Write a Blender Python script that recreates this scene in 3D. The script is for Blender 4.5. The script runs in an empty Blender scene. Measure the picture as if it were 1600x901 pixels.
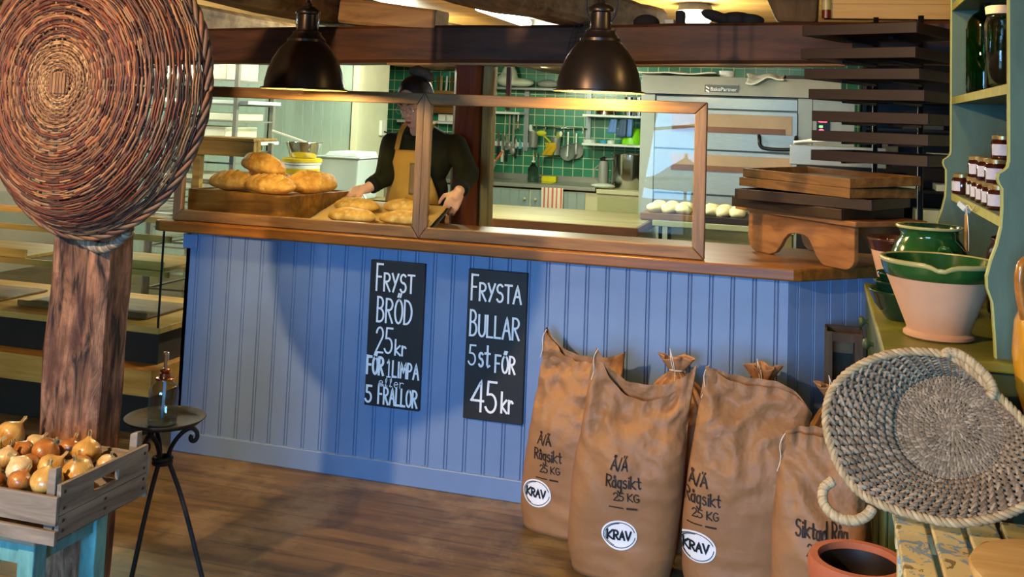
import bpy, bmesh, math, random
import numpy as np
from mathutils import Vector, Matrix, Euler, noise

# ------------------------------------------------------------------ camera, world, sun/daylight, exposure
SC = bpy.context.scene
COL = SC.collection
PI = math.pi
CAM_H = 1.6
FPX, CXP, CYP = 1608.0, 800.0, 50.0
YAW, PITCH, ROLL = [math.radians(a) for a in (-16.911, 4.681, 2.198)]
_f = Vector((math.sin(YAW) * math.cos(PITCH), math.cos(YAW) * math.cos(PITCH), math.sin(PITCH)))
_r = Vector((math.cos(YAW), -math.sin(YAW), 0))
_u = _r.cross(_f)
CR = math.cos(ROLL) * _r + math.sin(ROLL) * _u
CU = -math.sin(ROLL) * _r + math.cos(ROLL) * _u
CF = _f
CO = Vector((0, 0, CAM_H))
cam_d = bpy.data.cameras.new('camera')
cam = bpy.data.objects.new('camera', cam_d)
COL.objects.link(cam)
cam.matrix_world = Matrix(((CR.x, CU.x, -CF.x, 0), (CR.y, CU.y, -CF.y, 0), (CR.z, CU.z, -CF.z, CAM_H), (0, 0, 0, 1)))
cam_d.sensor_fit = 'HORIZONTAL'
cam_d.sensor_width = 36.0
cam_d.lens = 36.0 * FPX / 1600.0
cam_d.shift_y = (CYP - 450.5) / 1600.0
cam_d.shift_x = 0.0
cam_d.clip_start = 0.05
cam_d.clip_end = 200
SC.camera = cam

SC.view_settings.view_transform = 'Standard'
SC.view_settings.look = 'None'
SC.view_settings.gamma = 1.0
SC.view_settings.use_curve_mapping = False
SC.view_settings.exposure = 0.0
SC.cycles.use_denoising = True
SC.cycles.max_bounces = 8
SC.cycles.diffuse_bounces = 4
SC.cycles.glossy_bounces = 4
SC.cycles.transmission_bounces = 8
SC.cycles.transparent_max_bounces = 16
SC.cycles.sample_clamp_indirect = 6.0
SC.cycles.caustics_reflective = False
SC.cycles.caustics_refractive = False

SKY_COL = (0.24, 0.57, 1.0) 
SKY_STR = 41.0 # daylight outside the shop windows
SHOP_W = 760.0 
SHOP_COL = (1.0, 0.64, 0.34) 
PEND_W = 38.0 # each pendant over the counter
PEND_COL = (1.0, 0.70, 0.28) 
TUBE_W = 105.0 # kitchen strip light
KIT_W = 95.0 # kitchen ceiling lamps, the seen one and the added ones
FILL_W = 16.0 # added fill lamp over the dresser
KIT_COL = (0.94, 1.0, 0.80) 

wd = bpy.data.worlds.new('sky')
SC.world = wd
wd.use_nodes = True
wd.node_tree.nodes['Background'].inputs[0].default_value = (*SKY_COL, 1)
wd.node_tree.nodes['Background'].inputs[1].default_value = SKY_STR

def lamp(kind, name, loc, power, col, size=0.1, size_y=None, aim=None, parent=None, spot=None, blend=0.3):
    d = bpy.data.lights.new(name, kind)
    d.energy = power
    d.color = col
    if kind == 'AREA':
        d.shape = 'RECTANGLE' if size_y else 'SQUARE'
        d.size = size
        if size_y: d.size_y = size_y
    elif kind in ('POINT', 'SPOT'):
        d.shadow_soft_size = size
    if spot:
        d.spot_size = spot; d.spot_blend = blend
    o = bpy.data.objects.new(name, d)
    COL.objects.link(o)
    o.location = loc
    if aim is not None:
        o.rotation_euler = (Vector(aim) - Vector(loc)).to_track_quat('-Z', 'Y').to_euler()
    if parent is not None:
        o.parent = parent
        o.location = Vector(loc) - parent.location
    return o

# daylight pours through the shop window; this area only marks the opening for the sky's light
WX0, WX1, WZ0, WZ1, WY = -1.95, 0.15, 0.37, 2.2, -2.6
day = lamp('AREA', 'window_portal', ((WX0 + WX1) / 2, WY - 0.12, (WZ0 + WZ1) / 2), 10.0, (1, 1, 1), WX1 - WX0, WZ1 - WZ0, aim=((WX0 + WX1) / 2, 10, (WZ0 + WZ1) / 2))
day.data.cycles.is_portal = True

# ------------------------------------------------------------------ pixel to world (photo frame 1600x901)
def ray(x, y):
    return CF + CR * ((x - CXP) / FPX) - CU * ((y - CYP) / FPX)
def PZ(x, y, z):
    d = ray(x, y); return CO + d * ((z - CAM_H) / d.z)
def PY(x, y, Y):
    d = ray(x, y); return CO + d * (Y / d.y)
def PX(x, y, X):
    d = ray(x, y); return CO + d * (X / d.x)

# ------------------------------------------------------------------ materials
def lin(h):
    h = h.lstrip('#')
    v = [int(h[i:i + 2], 16) / 255 for i in (0, 2, 4)]
    return tuple(c / 12.92 if c <= 0.04045 else ((c + 0.055) / 1.055) ** 2.4 for c in v)
def _new(name):
    m = bpy.data.materials.new(name)
    m.use_nodes = True
    nt = m.node_tree
    return m, nt, nt.nodes['Principled BSDF']
def _n(nt, t, **kw):
    n = nt.nodes.new(t)
    for k, v in kw.items():
        if hasattr(n, k): setattr(n, k, v)
        else: n.inputs[k].default_value = v
    return n
def _ramp(nt, fac, stops):
    r = nt.nodes.new('ShaderNodeValToRGB')
    e = r.color_ramp.elements
    while len(e) < len(stops): e.new(0.5)
    for el, (p, c) in zip(e, stops):
        el.position = p; el.color = (*c, 1)
    nt.links.new(fac, r.inputs[0])
    return r
def _bump(nt, b, h, strength, dist):
    n = _n(nt, 'ShaderNodeBump', Strength=strength, Distance=dist)
    nt.links.new(h, n.inputs['Height'])
    nt.links.new(n.outputs[0], b.inputs['Normal'])
def _set(b, rough, metal, spec, coat):
    b.inputs['Roughness'].default_value = rough
    b.inputs['Metallic'].default_value = metal
    b.inputs['Specular IOR Level'].default_value = spec
    if coat: b.inputs['Coat Weight'].default_value = coat; b.inputs['Coat Roughness'].default_value = 0.12
def mul(c, k): return tuple(min(1.0, max(0.0, x * k)) for x in c)
def plain(name, col, rough=0.55, metal=0.0, var=0.18, scale=9.0, bump=0.0, bdist=0.004, spec=0.4, coat=0.0, bscale=None, stretch=(1, 1, 1)):
    m, nt, b = _new(name)
    c = lin(col)
    tc = _n(nt, 'ShaderNodeTexCoord'); mp = _n(nt, 'ShaderNodeMapping'); mp.inputs['Scale'].default_value = stretch
    nt.links.new(tc.outputs['Object'], mp.inputs[0])
    nz = _n(nt, 'ShaderNodeTexNoise', Scale=scale, Detail=5.0, Roughness=0.6)
    nt.links.new(mp.outputs[0], nz.inputs['Vector'])
    r = _ramp(nt, nz.outputs['Fac'], [(0.3, mul(c, 1 - var)), (0.7, mul(c, 1 + var))])
    nt.links.new(r.outputs[0], b.inputs['Base Color'])
    _set(b, rough, metal, spec, coat)
    if bump:
        n2 = _n(nt, 'ShaderNodeTexNoise', Scale=bscale or scale * 3, Detail=6.0, Roughness=0.65)
        nt.links.new(mp.outputs[0], n2.inputs['Vector'])
        _bump(nt, b, n2.outputs['Fac'], bump, bdist)
    return m
def wood(name, dark, light, axis='x', scale=7.0, stretch=11.0, rough=0.55, bump=0.25, coat=0.0, sharp=0.22, wear=None, wear_amt=0.5, spec=0.35, plank=None, planksize=0.14, bdist=0.004):
    """streaky grain along one axis; wear mixes in a blotchy second colour; plank adds board seams across an axis"""
    m, nt, b = _new(name)
    tc = _n(nt, 'ShaderNodeTexCoord'); mp = _n(nt, 'ShaderNodeMapping')
    s = {'x': (1, stretch, stretch), 'y': (stretch, 1, stretch), 'z': (stretch, stretch, 1)}[axis]
    mp.inputs['Scale'].default_value = s
    nt.links.new(tc.outputs['Object'], mp.inputs[0])
    nz = _n(nt, 'ShaderNodeTexNoise', Scale=scale * 0.35, Detail=7.0, Roughness=0.62, Distortion=0.6)
    nt.links.new(mp.outputs[0], nz.inputs['Vector'])
    d, l = lin(dark), lin(light)
    r = _ramp(nt, nz.outputs['Fac'], [(0.5 - sharp, d), (0.5, tuple((a + c) / 2 for a, c in zip(d, l))), (0.5 + sharp, l)])
    out = r.outputs[0]
    if wear:
        n2 = _n(nt, 'ShaderNodeTexNoise', Scale=scale * 0.45, Detail=6.0, Roughness=0.7)
        nt.links.new(tc.outputs['Object'], n2.inputs['Vector'])
        r2 = _ramp(nt, n2.outputs['Fac'], [(0.48, (0, 0, 0)), (0.62, (1, 1, 1))])
        mt = _n(nt, 'ShaderNodeMath', operation='MULTIPLY'); mt.inputs[1].default_value = wear_amt
        nt.links.new(r2.outputs[0], mt.inputs[0])
        mx = _n(nt, 'ShaderNodeMix', data_type='RGBA')
        nt.links.new(mt.outputs[0], mx.inputs['Factor'])
        nt.links.new(out, mx.inputs[6]); mx.inputs[7].default_value = (*lin(wear), 1)
        out = mx.outputs[2]
    if plank:
        sp = _n(nt, 'ShaderNodeSeparateXYZ'); nt.links.new(tc.outputs['Object'], sp.inputs[0])
        a = _n(nt, 'ShaderNodeMath', operation='DIVIDE'); a.inputs[1].default_value = planksize
        nt.links.new(sp.outputs['XYZ'.index(plank.upper())], a.inputs[0])
        fl = _n(nt, 'ShaderNodeMath', operation='FLOOR'); nt.links.new(a.outputs[0], fl.inputs[0])
        wn = _n(nt, 'ShaderNodeTexWhiteNoise', noise_dimensions='1D'); nt.links.new(fl.outputs[0], wn.inputs['W'])
        fr = _n(nt, 'ShaderNodeMath', operation='FRACT'); nt.links.new(a.outputs[0], fr.inputs[0])
        rr = _ramp(nt, fr.outputs[0], [(0.0, (0.12,) * 3), (0.035, (1,) * 3)])
        mr = _n(nt, 'ShaderNodeMapRange'); mr.inputs['To Min'].default_value = 0.72; mr.inputs['To Max'].default_value = 1.12
        nt.links.new(wn.outputs['Value'], mr.inputs['Value'])
        m1 = _n(nt, 'ShaderNodeMix', data_type='RGBA', blend_type='MULTIPLY'); m1.inputs['Factor'].default_value = 1
        nt.links.new(out, m1.inputs[6]); nt.links.new(rr.outputs[0], m1.inputs[7])
        m2 = _n(nt, 'ShaderNodeVectorMath', operation='SCALE')
        nt.links.new(m1.outputs[2], m2.inputs[0]); nt.links.new(mr.outputs[0], m2.inputs['Scale'])
        out = m2.outputs[0]
    nt.links.new(out, b.inputs['Base Color'])
    _set(b, rough, 0.0, spec, coat)
    if bump: _bump(nt, b, nz.outputs['Fac'], bump, bdist)
    return m
def islands(name, cols, rough=0.6, bump=0.0):
    """each separate strand of the mesh takes its own colour"""
    m, nt, b = _new(name)
    g = _n(nt, 'ShaderNodeNewGeometry')
    k = len(cols)
    r = _ramp(nt, g.outputs['Random Per Island'], [(i / k, lin(c)) for i, c in enumerate(cols)])
    tc = _n(nt, 'ShaderNodeTexCoord')
    nz = _n(nt, 'ShaderNodeTexNoise', Scale=60.0, Detail=3.0); nt.links.new(tc.outputs['Object'], nz.inputs['Vector'])
    mr = _n(nt, 'ShaderNodeMapRange'); mr.inputs['To Min'].default_value = 0.6; mr.inputs['To Max'].default_value = 1.4
    nt.links.new(nz.outputs['Fac'], mr.inputs['Value'])
    m2 = _n(nt, 'ShaderNodeVectorMath', operation='SCALE')
    nt.links.new(r.outputs[0], m2.inputs[0]); nt.links.new(mr.outputs[0], m2.inputs['Scale'])
    nt.links.new(m2.outputs[0], b.inputs['Base Color'])
    _set(b, rough, 0, 0.35, 0)
    if bump: _bump(nt, b, nz.outputs['Fac'], bump, 0.002)
    return m
def bands(name, stops, axis='z', rough=0.4, var=0.12, scale=14, coat=0.0, spec=0.4, wob=0.0, bump=0.0):
    """colour changes along an axis of the object, at hard steps: glaze over bare clay, striped cloth"""
    m, nt, b = _new(name)
    tc = _n(nt, 'ShaderNodeTexCoord'); sp = _n(nt, 'ShaderNodeSeparateXYZ')
    nt.links.new(tc.outputs['Object'], sp.inputs[0])
    nz = _n(nt, 'ShaderNodeTexNoise', Scale=scale, Detail=4.0); nt.links.new(tc.outputs['Object'], nz.inputs['Vector'])
    lo, hi = stops[0][0], stops[-1][0]
    mr = _n(nt, 'ShaderNodeMapRange'); mr.inputs['From Min'].default_value = lo; mr.inputs['From Max'].default_value = hi
    ad = _n(nt, 'ShaderNodeMath', operation='MULTIPLY_ADD'); ad.inputs[1].default_value = wob
    nt.links.new(nz.outputs['Fac'], ad.inputs[0]); nt.links.new(sp.outputs['XYZ'.index(axis.upper())], ad.inputs[2])
    nt.links.new(ad.outputs[0], mr.inputs['Value'])
    r = _ramp(nt, mr.outputs[0], [((p - lo) / (hi - lo), lin(c)) for p, c in stops])
    r.color_ramp.interpolation = 'CONSTANT'
    m1 = _n(nt, 'ShaderNodeMapRange'); m1.inputs['To Min'].default_value = 1 - var; m1.inputs['To Max'].default_value = 1 + var
    nt.links.new(nz.outputs['Fac'], m1.inputs['Value'])
    m2 = _n(nt, 'ShaderNodeVectorMath', operation='SCALE')
    nt.links.new(r.outputs[0], m2.inputs[0]); nt.links.new(m1.outputs[0], m2.inputs['Scale'])
    nt.links.new(m2.outputs[0], b.inputs['Base Color'])
    _set(b, rough, 0, spec, coat)
    if bump: _bump(nt, b, nz.outputs['Fac'], bump, 0.003)
    return m
def glass(name, col='#ffffff', rough=0.0, ior=1.45, thin=False):
    m, nt, b = _new(name)
    if thin:
        nt.nodes.remove(b)
        tr = _n(nt, 'ShaderNodeBsdfTransparent'); tr.inputs[0].default_value = (*lin(col), 1)
        gl = _n(nt, 'ShaderNodeBsdfGlossy'); gl.inputs['Roughness'].default_value = rough
        fr = _n(nt, 'ShaderNodeFresnel'); fr.inputs['IOR'].default_value = ior
        ge = _n(nt, 'ShaderNodeNewGeometry')          # the same reflectance on the pane's front and back face
        io = _n(nt, 'ShaderNodeMapRange'); io.inputs['To Min'].default_value = ior; io.inputs['To Max'].default_value = 1 / ior
        nt.links.new(ge.outputs['Backfacing'], io.inputs['Value']); nt.links.new(io.outputs[0], fr.inputs['IOR'])
        mx = _n(nt, 'ShaderNodeMixShader')
        nt.links.new(fr.outputs[0], mx.inputs[0])
        nt.links.new(tr.outputs[0], mx.inputs[1]); nt.links.new(gl.outputs[0], mx.inputs[2])
        nt.links.new(mx.outputs[0], nt.nodes['Material Output'].inputs[0])
    else:
        b.inputs['Base Color'].default_value = (*lin(col), 1)
        b.inputs['Transmission Weight'].default_value = 1.0
        b.inputs['Roughness'].default_value = rough
        b.inputs['IOR'].default_value = ior
    return m
def glow(name, col, strength):
    m, nt, b = _new(name)
    b.inputs['Base Color'].default_value = (*col, 1)
    b.inputs['Emission Color'].default_value = (*col, 1)
    b.inputs['Emission Strength'].default_value = strength
    return m
def tiles(name, tile, grout, size, gap, axes='xz', rough=0.25):
    """square glazed tiles with pale joints"""
    m, nt, b = _new(name)
    tc = _n(nt, 'ShaderNodeTexCoord'); sp = _n(nt, 'ShaderNodeSeparateXYZ'); nt.links.new(tc.outputs['Object'], sp.inputs[0])
    facs, cells = [], []
    for a in axes:
        d = _n(nt, 'ShaderNodeMath', operation='DIVIDE'); d.inputs[1].default_value = size
        nt.links.new(sp.outputs['xyz'.index(a)], d.inputs[0])
        f = _n(nt, 'ShaderNodeMath', operation='FRACT'); nt.links.new(d.outputs[0], f.inputs[0])
        g = _n(nt, 'ShaderNodeMath', operation='LESS_THAN'); g.inputs[1].default_value = gap / size
        nt.links.new(f.outputs[0], g.inputs[0]); facs.append(g)
        fl = _n(nt, 'ShaderNodeMath', operation='FLOOR'); nt.links.new(d.outputs[0], fl.inputs[0]); cells.append(fl)
    mx = _n(nt, 'ShaderNodeMath', operation='MAXIMUM')
    nt.links.new(facs[0].outputs[0], mx.inputs[0]); nt.links.new(facs[1].outputs[0], mx.inputs[1])
    cb = _n(nt, 'ShaderNodeCombineXYZ')
    nt.links.new(cells[0].outputs[0], cb.inputs[0]); nt.links.new(cells[1].outputs[0], cb.inputs[1])
    wn = _n(nt, 'ShaderNodeTexWhiteNoise', noise_dimensions='3D'); nt.links.new(cb.outputs[0], wn.inputs['Vector'])
    c = lin(tile)
    r = _ramp(nt, wn.outputs['Value'], [(0, mul(c, 0.72)), (1, mul(c, 1.3))])
    mc = _n(nt, 'ShaderNodeMix', data_type='RGBA')
    nt.links.new(mx.outputs[0], mc.inputs['Factor']); nt.links.new(r.outputs[0], mc.inputs[6]); mc.inputs[7].default_value = (*lin(grout), 1)
    nt.links.new(mc.outputs[2], b.inputs['Base Color'])
    mr = _n(nt, 'ShaderNodeMapRange'); mr.inputs['To Min'].default_value = rough; mr.inputs['To Max'].default_value = 0.8
    nt.links.new(mx.outputs[0], mr.inputs['Value']); nt.links.new(mr.outputs[0], b.inputs['Roughness'])
    iv = _n(nt, 'ShaderNodeMath', operation='SUBTRACT'); iv.inputs[0].default_value = 1; nt.links.new(mx.outputs[0], iv.inputs[1])
    _bump(nt, b, iv.outputs[0], 0.5, 0.003)
    return m

# ------------------------------------------------------------------ mesh builder
def rotm(e): return Euler(e).to_matrix()
class MB:
    def __init__(self): self.bm = bmesh.new()
    def _add(self, vs, fs):
        b = [self.bm.verts.new(v) for v in vs]
        for f in fs:
            try: self.bm.faces.new([b[i] for i in f])
            except ValueError: pass
        return self
    def box(self, c, s, rot=None, taper=1.0):
        c = Vector(c); R = rotm(rot) if isinstance(rot, (tuple, list)) else (rot or Matrix.Identity(3))
        vs = []
        for z in (-1, 1):
            k = taper if z > 0 else 1.0
            for x, y in ((-1, -1), (1, -1), (1, 1), (-1, 1)):
                vs.append(c + R @ Vector((x * s[0] / 2 * k, y * s[1] / 2 * k, z * s[2] / 2)))
        return self._add(vs, [(3, 2, 1, 0), (4, 5, 6, 7), (0, 1, 5, 4), (1, 2, 6, 5), (2, 3, 7, 6), (3, 0, 4, 7)])
    def bx(self, x0, x1, y0, y1, z0, z1):
        return self.box(((x0 + x1) / 2, (y0 + y1) / 2, (z0 + z1) / 2), (abs(x1 - x0), abs(y1 - y0), abs(z1 - z0)))
    def bar(self, p, q, w, h, up=(0, 0, 1)):
        p, q = Vector(p), Vector(q); d = q - p; x = d.normalized()
        up = Vector(up)
        y = up.cross(x)
        if y.length < 1e-4: y = Vector((0, 1, 0)).cross(x)
        y.normalize(); z = x.cross(y)
        return self.box((p + q) / 2, (d.length, w, h), Matrix((x, y, z)).transposed())
    def hexa(self, a, b):
        """solid between two quads given corner by corner"""
        return self._add([Vector(v) for v in a] + [Vector(v) for v in b],
                         [(3, 2, 1, 0), (4, 5, 6, 7), (0, 1, 5, 4), (1, 2, 6, 5), (2, 3, 7, 6), (3, 0, 4, 7)])
    def tube(self, pts, r, n=8, closed=False, cap=True, flat=1.0):
        pts = [Vector(p) for p in pts]; m = len(pts)
        rs = r if isinstance(r, (list, tuple)) else [r] * m
        vs, fs = [], []
        prev = None
        for i, p in enumerate(pts):
            a = pts[i - 1] if (i > 0 or closed) else p
            b = pts[(i + 1) % m] if (i < m - 1 or closed) else p
            t = (b - a)
            if t.length < 1e-9: t = Vector((0, 0, 1))
            t.normalize()
            if prev is None:
                ref = Vector((0, 0, 1)) if abs(t.z) < 0.9 else Vector((1, 0, 0))
                nrm = ref.cross(t).normalized()
            else:
                nrm = (prev - t * prev.dot(t))
                if nrm.length < 1e-6: nrm = Vector((1, 0, 0)).cross(t)
                nrm.normalize()
            prev = nrm
            bn = t.cross(nrm)
            for k in range(n):
                a_ = 2 * PI * k / n
                vs.append(p + nrm * (math.cos(a_) * rs[i]) + bn * (math.sin(a_) * rs[i] * flat))
        rng = m if closed else m - 1
        for i in range(rng):
            j = (i + 1) % m
            for k in range(n):
                l = (k + 1) % n
                fs.append((i * n + k, i * n + l, j * n + l, j * n + k))
        if cap and not closed:
            fs.append(tuple(range(n - 1, -1, -1))); fs.append(tuple((m - 1) * n + k for k in range(n)))
        return self._add(vs, fs)
    def lathe(self, prof, n=32, c=(0, 0, 0), M=None, a0=0.0, a1=2 * PI, wob=None):
        """profile of (radius, height) turned about z"""
        c = Vector(c); full = abs(a1 - a0 - 2 * PI) < 1e-6
        vs, fs, idx = [], [], []
        cols = n if full else n + 1
        for (r, z) in prof:
            row = []
            if r < 1e-6:
                p = Vector((0, 0, z)); vs.append(c + (M @ p if M else p)); row = [len(vs) - 1] * cols
            else:
                for k in range(cols):
                    a = a0 + (a1 - a0) * k / n
                    rr = r * (wob(a, z) if wob else 1)
                    p = Vector((math.cos(a) * rr, math.sin(a) * rr, z)); vs.append(c + (M @ p if M else p)); row.append(len(vs) - 1)
            idx.append(row)
        for i in range(len(prof) - 1):
            for k in range(n):
                l = (k + 1) % cols
                q = [idx[i][k], idx[i][l], idx[i + 1][l], idx[i + 1][k]]
                q2 = []
                for v in q:
                    if v not in q2: q2.append(v)
                if len(q2) > 2: fs.append(tuple(q2))
        return self._add(vs, fs)
    def ball(self, c, r, rot=None, n=16, m=10):
        r = (r, r, r) if isinstance(r, (int, float)) else r
        c = Vector(c); R = rotm(rot) if isinstance(rot, (tuple, list)) else (rot or Matrix.Identity(3))
        vs = [c + R @ Vector((0, 0, -r[2]))]
        for i in range(1, m):
            ph = -PI / 2 + PI * i / m
            for k in range(n):
                a = 2 * PI * k / n
                vs.append(c + R @ Vector((r[0] * math.cos(ph) * math.cos(a), r[1] * math.cos(ph) * math.sin(a), r[2] * math.sin(ph))))
        vs.append(c + R @ Vector((0, 0, r[2]))); t = len(vs) - 1
        fs = []
        for k in range(n): fs.append((0, 1 + (k + 1) % n, 1 + k))
        for i in range(m - 2):
            for k in range(n):
                a, b = 1 + i * n, 1 + (i + 1) * n; l = (k + 1) % n
                fs.append((a + k, a + l, b + l, b + k))
        b = 1 + (m - 2) * n
        for k in range(n): fs.append((t, b + k, b + (k + 1) % n))
        return self._add(vs, fs)
    def cone(self, p, q, r0, r1, n=14):
        """limb: rounded at both ends"""
        p, q = Vector(p), Vector(q)
        self.tube([p + (q - p) * t for t in (0, 0.25, 0.5, 0.75, 1)], [r0 + (r1 - r0) * t for t in (0, 0.25, 0.5, 0.75, 1)], n)
        self.ball(p, r0, n=n, m=8); self.ball(q, r1, n=n, m=8)
        return self
    def prism(self, poly, M, t):
        """polygon in a plane, thickened along the plane's normal; M maps (u,v,w) to the world"""
        k = len(poly)
        vs = [M @ Vector((u, v, 0)) for u, v in poly] + [M @ Vector((u, v, t)) for u, v in poly]
        fs = [tuple(range(k - 1, -1, -1)), tuple(range(k, 2 * k))] + [(i, (i + 1) % k, k + (i + 1) % k, k + i) for i in range(k)]
        return self._add(vs, fs)
    def grid(self, f, nu, nv, cu=False, cv=False):
        vs = [Vector(f(i / nu, j / nv)) for j in range(nv if cv else nv + 1) for i in range(nu if cu else nu + 1)]
        w = nu if cu else nu + 1; h = nv if cv else nv + 1
        fs = []
        for j in range(nv):
            for i in range(nu):
                fs.append((j * w + i, j * w + (i + 1) % w, ((j + 1) % h) * w + (i + 1) % w, ((j + 1) % h) * w + i))
        return self._add(vs, fs)
    def ribbon(self, pl, w, S, closed=False):
        """stroke of width w along a 2-D polyline, laid on the surface S(a,b)"""
        P = [Vector((p[0], p[1])) for p in pl]
        vs, fs = [], []
        m = len(P)
        for i, p in enumerate(P):
            a = P[i - 1] if i > 0 else p; b = P[i + 1] if i < m - 1 else p
            t = b - a
            if t.length < 1e-9: t = Vector((1, 0))
            t.normalize(); nn = Vector((-t.y, t.x))
            k = 1.0
            if 0 < i < m - 1:
                t1 = (p - a).normalized(); k = min(1.6, 1 / max(0.3, abs(t1.dot(t))))
            q = p - t * (w / 2) if i == 0 else (p + t * (w / 2) if i == m - 1 else p)
            for s in (-1, 1):
                e = q + nn * (s * w / 2 * k); vs.append(S(e.x, e.y))
        for i in range(m - 1): fs.append((2 * i, 2 * i + 2, 2 * i + 3, 2 * i + 1))
        return self._add(vs, fs)
    def build(self, name, m, parent=None, smooth=False, bevel=0.0, seg=2, solid=0.0, sub=0, remesh=0.0, rsm=6, weld=0.0, jitter=0.0, jscale=6.0, flat_angle=None, at=None):
        bm = self.bm
        if weld: bmesh.ops.remove_doubles(bm, verts=bm.verts, dist=weld)
        bmesh.ops.recalc_face_normals(bm, faces=bm.faces)
        off = Vector((0, 0, 0))
        p = parent
        while p is not None: off += p.location; p = p.parent
        if at is not None: off += Vector(at)
        if jitter:
            for v in bm.verts:
                v.co += noise.noise_vector(v.co * jscale) * jitter
        for v in bm.verts: v.co -= off
        me = bpy.data.meshes.new(name)
        bm.to_mesh(me); bm.free()
        o = bpy.data.objects.new(name, me)
        COL.objects.link(o)
        mods = False
        if remesh:
            md = o.modifiers.new('r', 'REMESH'); md.mode = 'VOXEL'; md.voxel_size = remesh; md.use_smooth_shade = True
            if rsm:
                md = o.modifiers.new('s', 'SMOOTH'); md.factor = 0.5; md.iterations = rsm
            mods = True
        if solid:
            md = o.modifiers.new('t', 'SOLIDIFY'); md.thickness = solid; md.offset = 0; mods = True
        if bevel:
            md = o.modifiers.new('b', 'BEVEL'); md.width = bevel; md.segments = seg; md.limit_method = 'ANGLE'; md.angle_limit = math.radians(40); mods = True
        if sub:
            md = o.modifiers.new('d', 'SUBSURF'); md.levels = sub; md.render_levels = sub; mods = True
        if mods:
            dg = bpy.context.evaluated_depsgraph_get()
            n2 = bpy.data.meshes.new_from_object(o.evaluated_get(dg))
            o.modifiers.clear(); o.data = n2; bpy.data.meshes.remove(me); n2.name = name; me = n2
        if smooth:
            for f in me.polygons: f.use_smooth = True
            if flat_angle:
                try: me.set_sharp_from_angle(angle=math.radians(flat_angle))
                except Exception: pass
        if isinstance(m, (list, tuple)):
            for x in m: me.materials.append(x)
        else:
            me.materials.clear(); me.materials.append(m)
        if parent is not None: o.parent = parent
        if at is not None: o.location = Vector(at)
        return o

def tag(o, label=None, cat=None, group=None, kind=None):
    if label: o['label'] = label
    if cat: o['category'] = cat
    if group: o['group'] = group
    if kind: o['kind'] = kind
    return o
def thing(name, loc, label, cat, group=None, rz=0.0):
    o = bpy.data.objects.new(name, None)
    o.empty_display_size = 0.05
    COL.objects.link(o)
    o.location = loc; o.rotation_euler = (0, 0, rz)
    return tag(o, label, cat, group)
def struct(o):
    o['kind'] = 'structure'; return o
def kids(o): return [c for c in bpy.data.objects if c.parent is o]
KID = {}
def copy_tree(o, parent=None, label=None, loc=None, rot=None, scale=None):
    c = o.copy(); COL.objects.link(c)
    if parent is not None: c.parent = parent
    for ch in kids(o): copy_tree(ch, c)
    if label: c['label'] = label
    if loc is not None: c.location = loc
    if rot is not None: c.rotation_euler = rot
    if scale is not None: c.scale = scale if isinstance(scale, (tuple, list)) else (scale,) * 3
    return c
def lerp(a, b, t): return a + (b - a) * t
def smooth(t):
    t = min(1, max(0, t)); return t * t * (3 - 2 * t)
def smoothline(pts, k=2, closed=False):
    """rounds a polyline by cutting its corners"""
    P = [Vector(p) for p in pts]
    for _ in range(k):
        Q = [] if closed else [P[0]]
        for i in range(len(P) if closed else len(P) - 1):
            a, b = P[i], P[(i + 1) % len(P)]
            Q += [a * 0.75 + b * 0.25, a * 0.25 + b * 0.75]
        if not closed: Q.append(P[-1])
        P = Q
    return P
rnd = random.Random(7)

def timber(mb, p, q, w, h, segs=14, amp=0.008, up=(0, 0, 1), cham=0.12, freq=3.0, seed=0):
    """old hewn beam: a squared section with worn corners, never quite straight"""
    p, q = Vector(p), Vector(q); x = (q - p).normalized()
    y = Vector(up).cross(x); y.normalize(); z = x.cross(y)
    sec = []
    a, b = w / 2, h / 2
    ca = cham * min(w, h)
    for (sx, sy, o) in ((1, 1, 0), (-1, 1, 1), (-1, -1, 0), (1, -1, 1)):
        c1 = (sx * a, sy * (b - ca)); c2 = (sx * (a - ca), sy * b)
        sec += [c1, c2] if o == 0 else [c2, c1]
        if o == 0: sec += [(sx * (a - ca) * 0.33, sy * b), (-sx * (a - ca) * 0.33, sy * b)]
        else: sec += [(sx * a, sy * (b - ca) * 0.33), (sx * a, -sy * (b - ca) * 0.33)]
    n = len(sec); vs = []
    for i in range(segs + 1):
        c = p.lerp(q, i / segs)
        for k, (u, v) in enumerate(sec):
            pt = c + y * u + z * v
            d = noise.noise_vector(Vector((pt.x * freq + seed, pt.y * freq, pt.z * freq))) * amp
            vs.append(pt + d - x * d.dot(x))
    fs = []
    for i in range(segs):
        for k in range(n):
            l = (k + 1) % n
            fs.append((i * n + k, i * n + l, (i + 1) * n + l, (i + 1) * n + k))
    fs.append(tuple(range(n))); fs.append(tuple(segs * n + k for k in range(n)))
    mb._add(vs, fs)
    return mb
# ------------------------------------------------------------------ the materials of the place
M_floor = wood('old floorboards', '#372b1a', '#7c643c', 'x', scale=6, stretch=9, rough=0.42, bump=0.3, wear='#97866a', wear_amt=0.5, plank='y', planksize=0.165, spec=0.45)
M_ceil = wood('pine ceiling boards', '#b37c33', '#d3a054', 'x', scale=5, stretch=14, rough=0.5, plank='y', planksize=0.15, bump=0.1)
M_beam = wood('dark hewn beam', '#241209', '#593319', 'x', scale=6, stretch=8, rough=0.6, bump=0.5, bdist=0.006)
M_joist = wood('rough grey brown joist', '#3d2c1b', '#8a6c48', 'y', scale=7, stretch=9, rough=0.75, bump=0.6, bdist=0.006, wear='#b39c74', wear_amt=0.4)
M_joistend = wood('rough pale timber', '#75593a', '#b08c5c', 'x', scale=6, stretch=6, rough=0.75, bump=0.4)
M_post = wood('old red brown post', '#1c100a', '#966c50', 'z', scale=15, stretch=6, sharp=.13, rough=0.6, bump=1.0, bdist=0.012, wear='#3a1e16', wear_amt=0.65)
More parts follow.
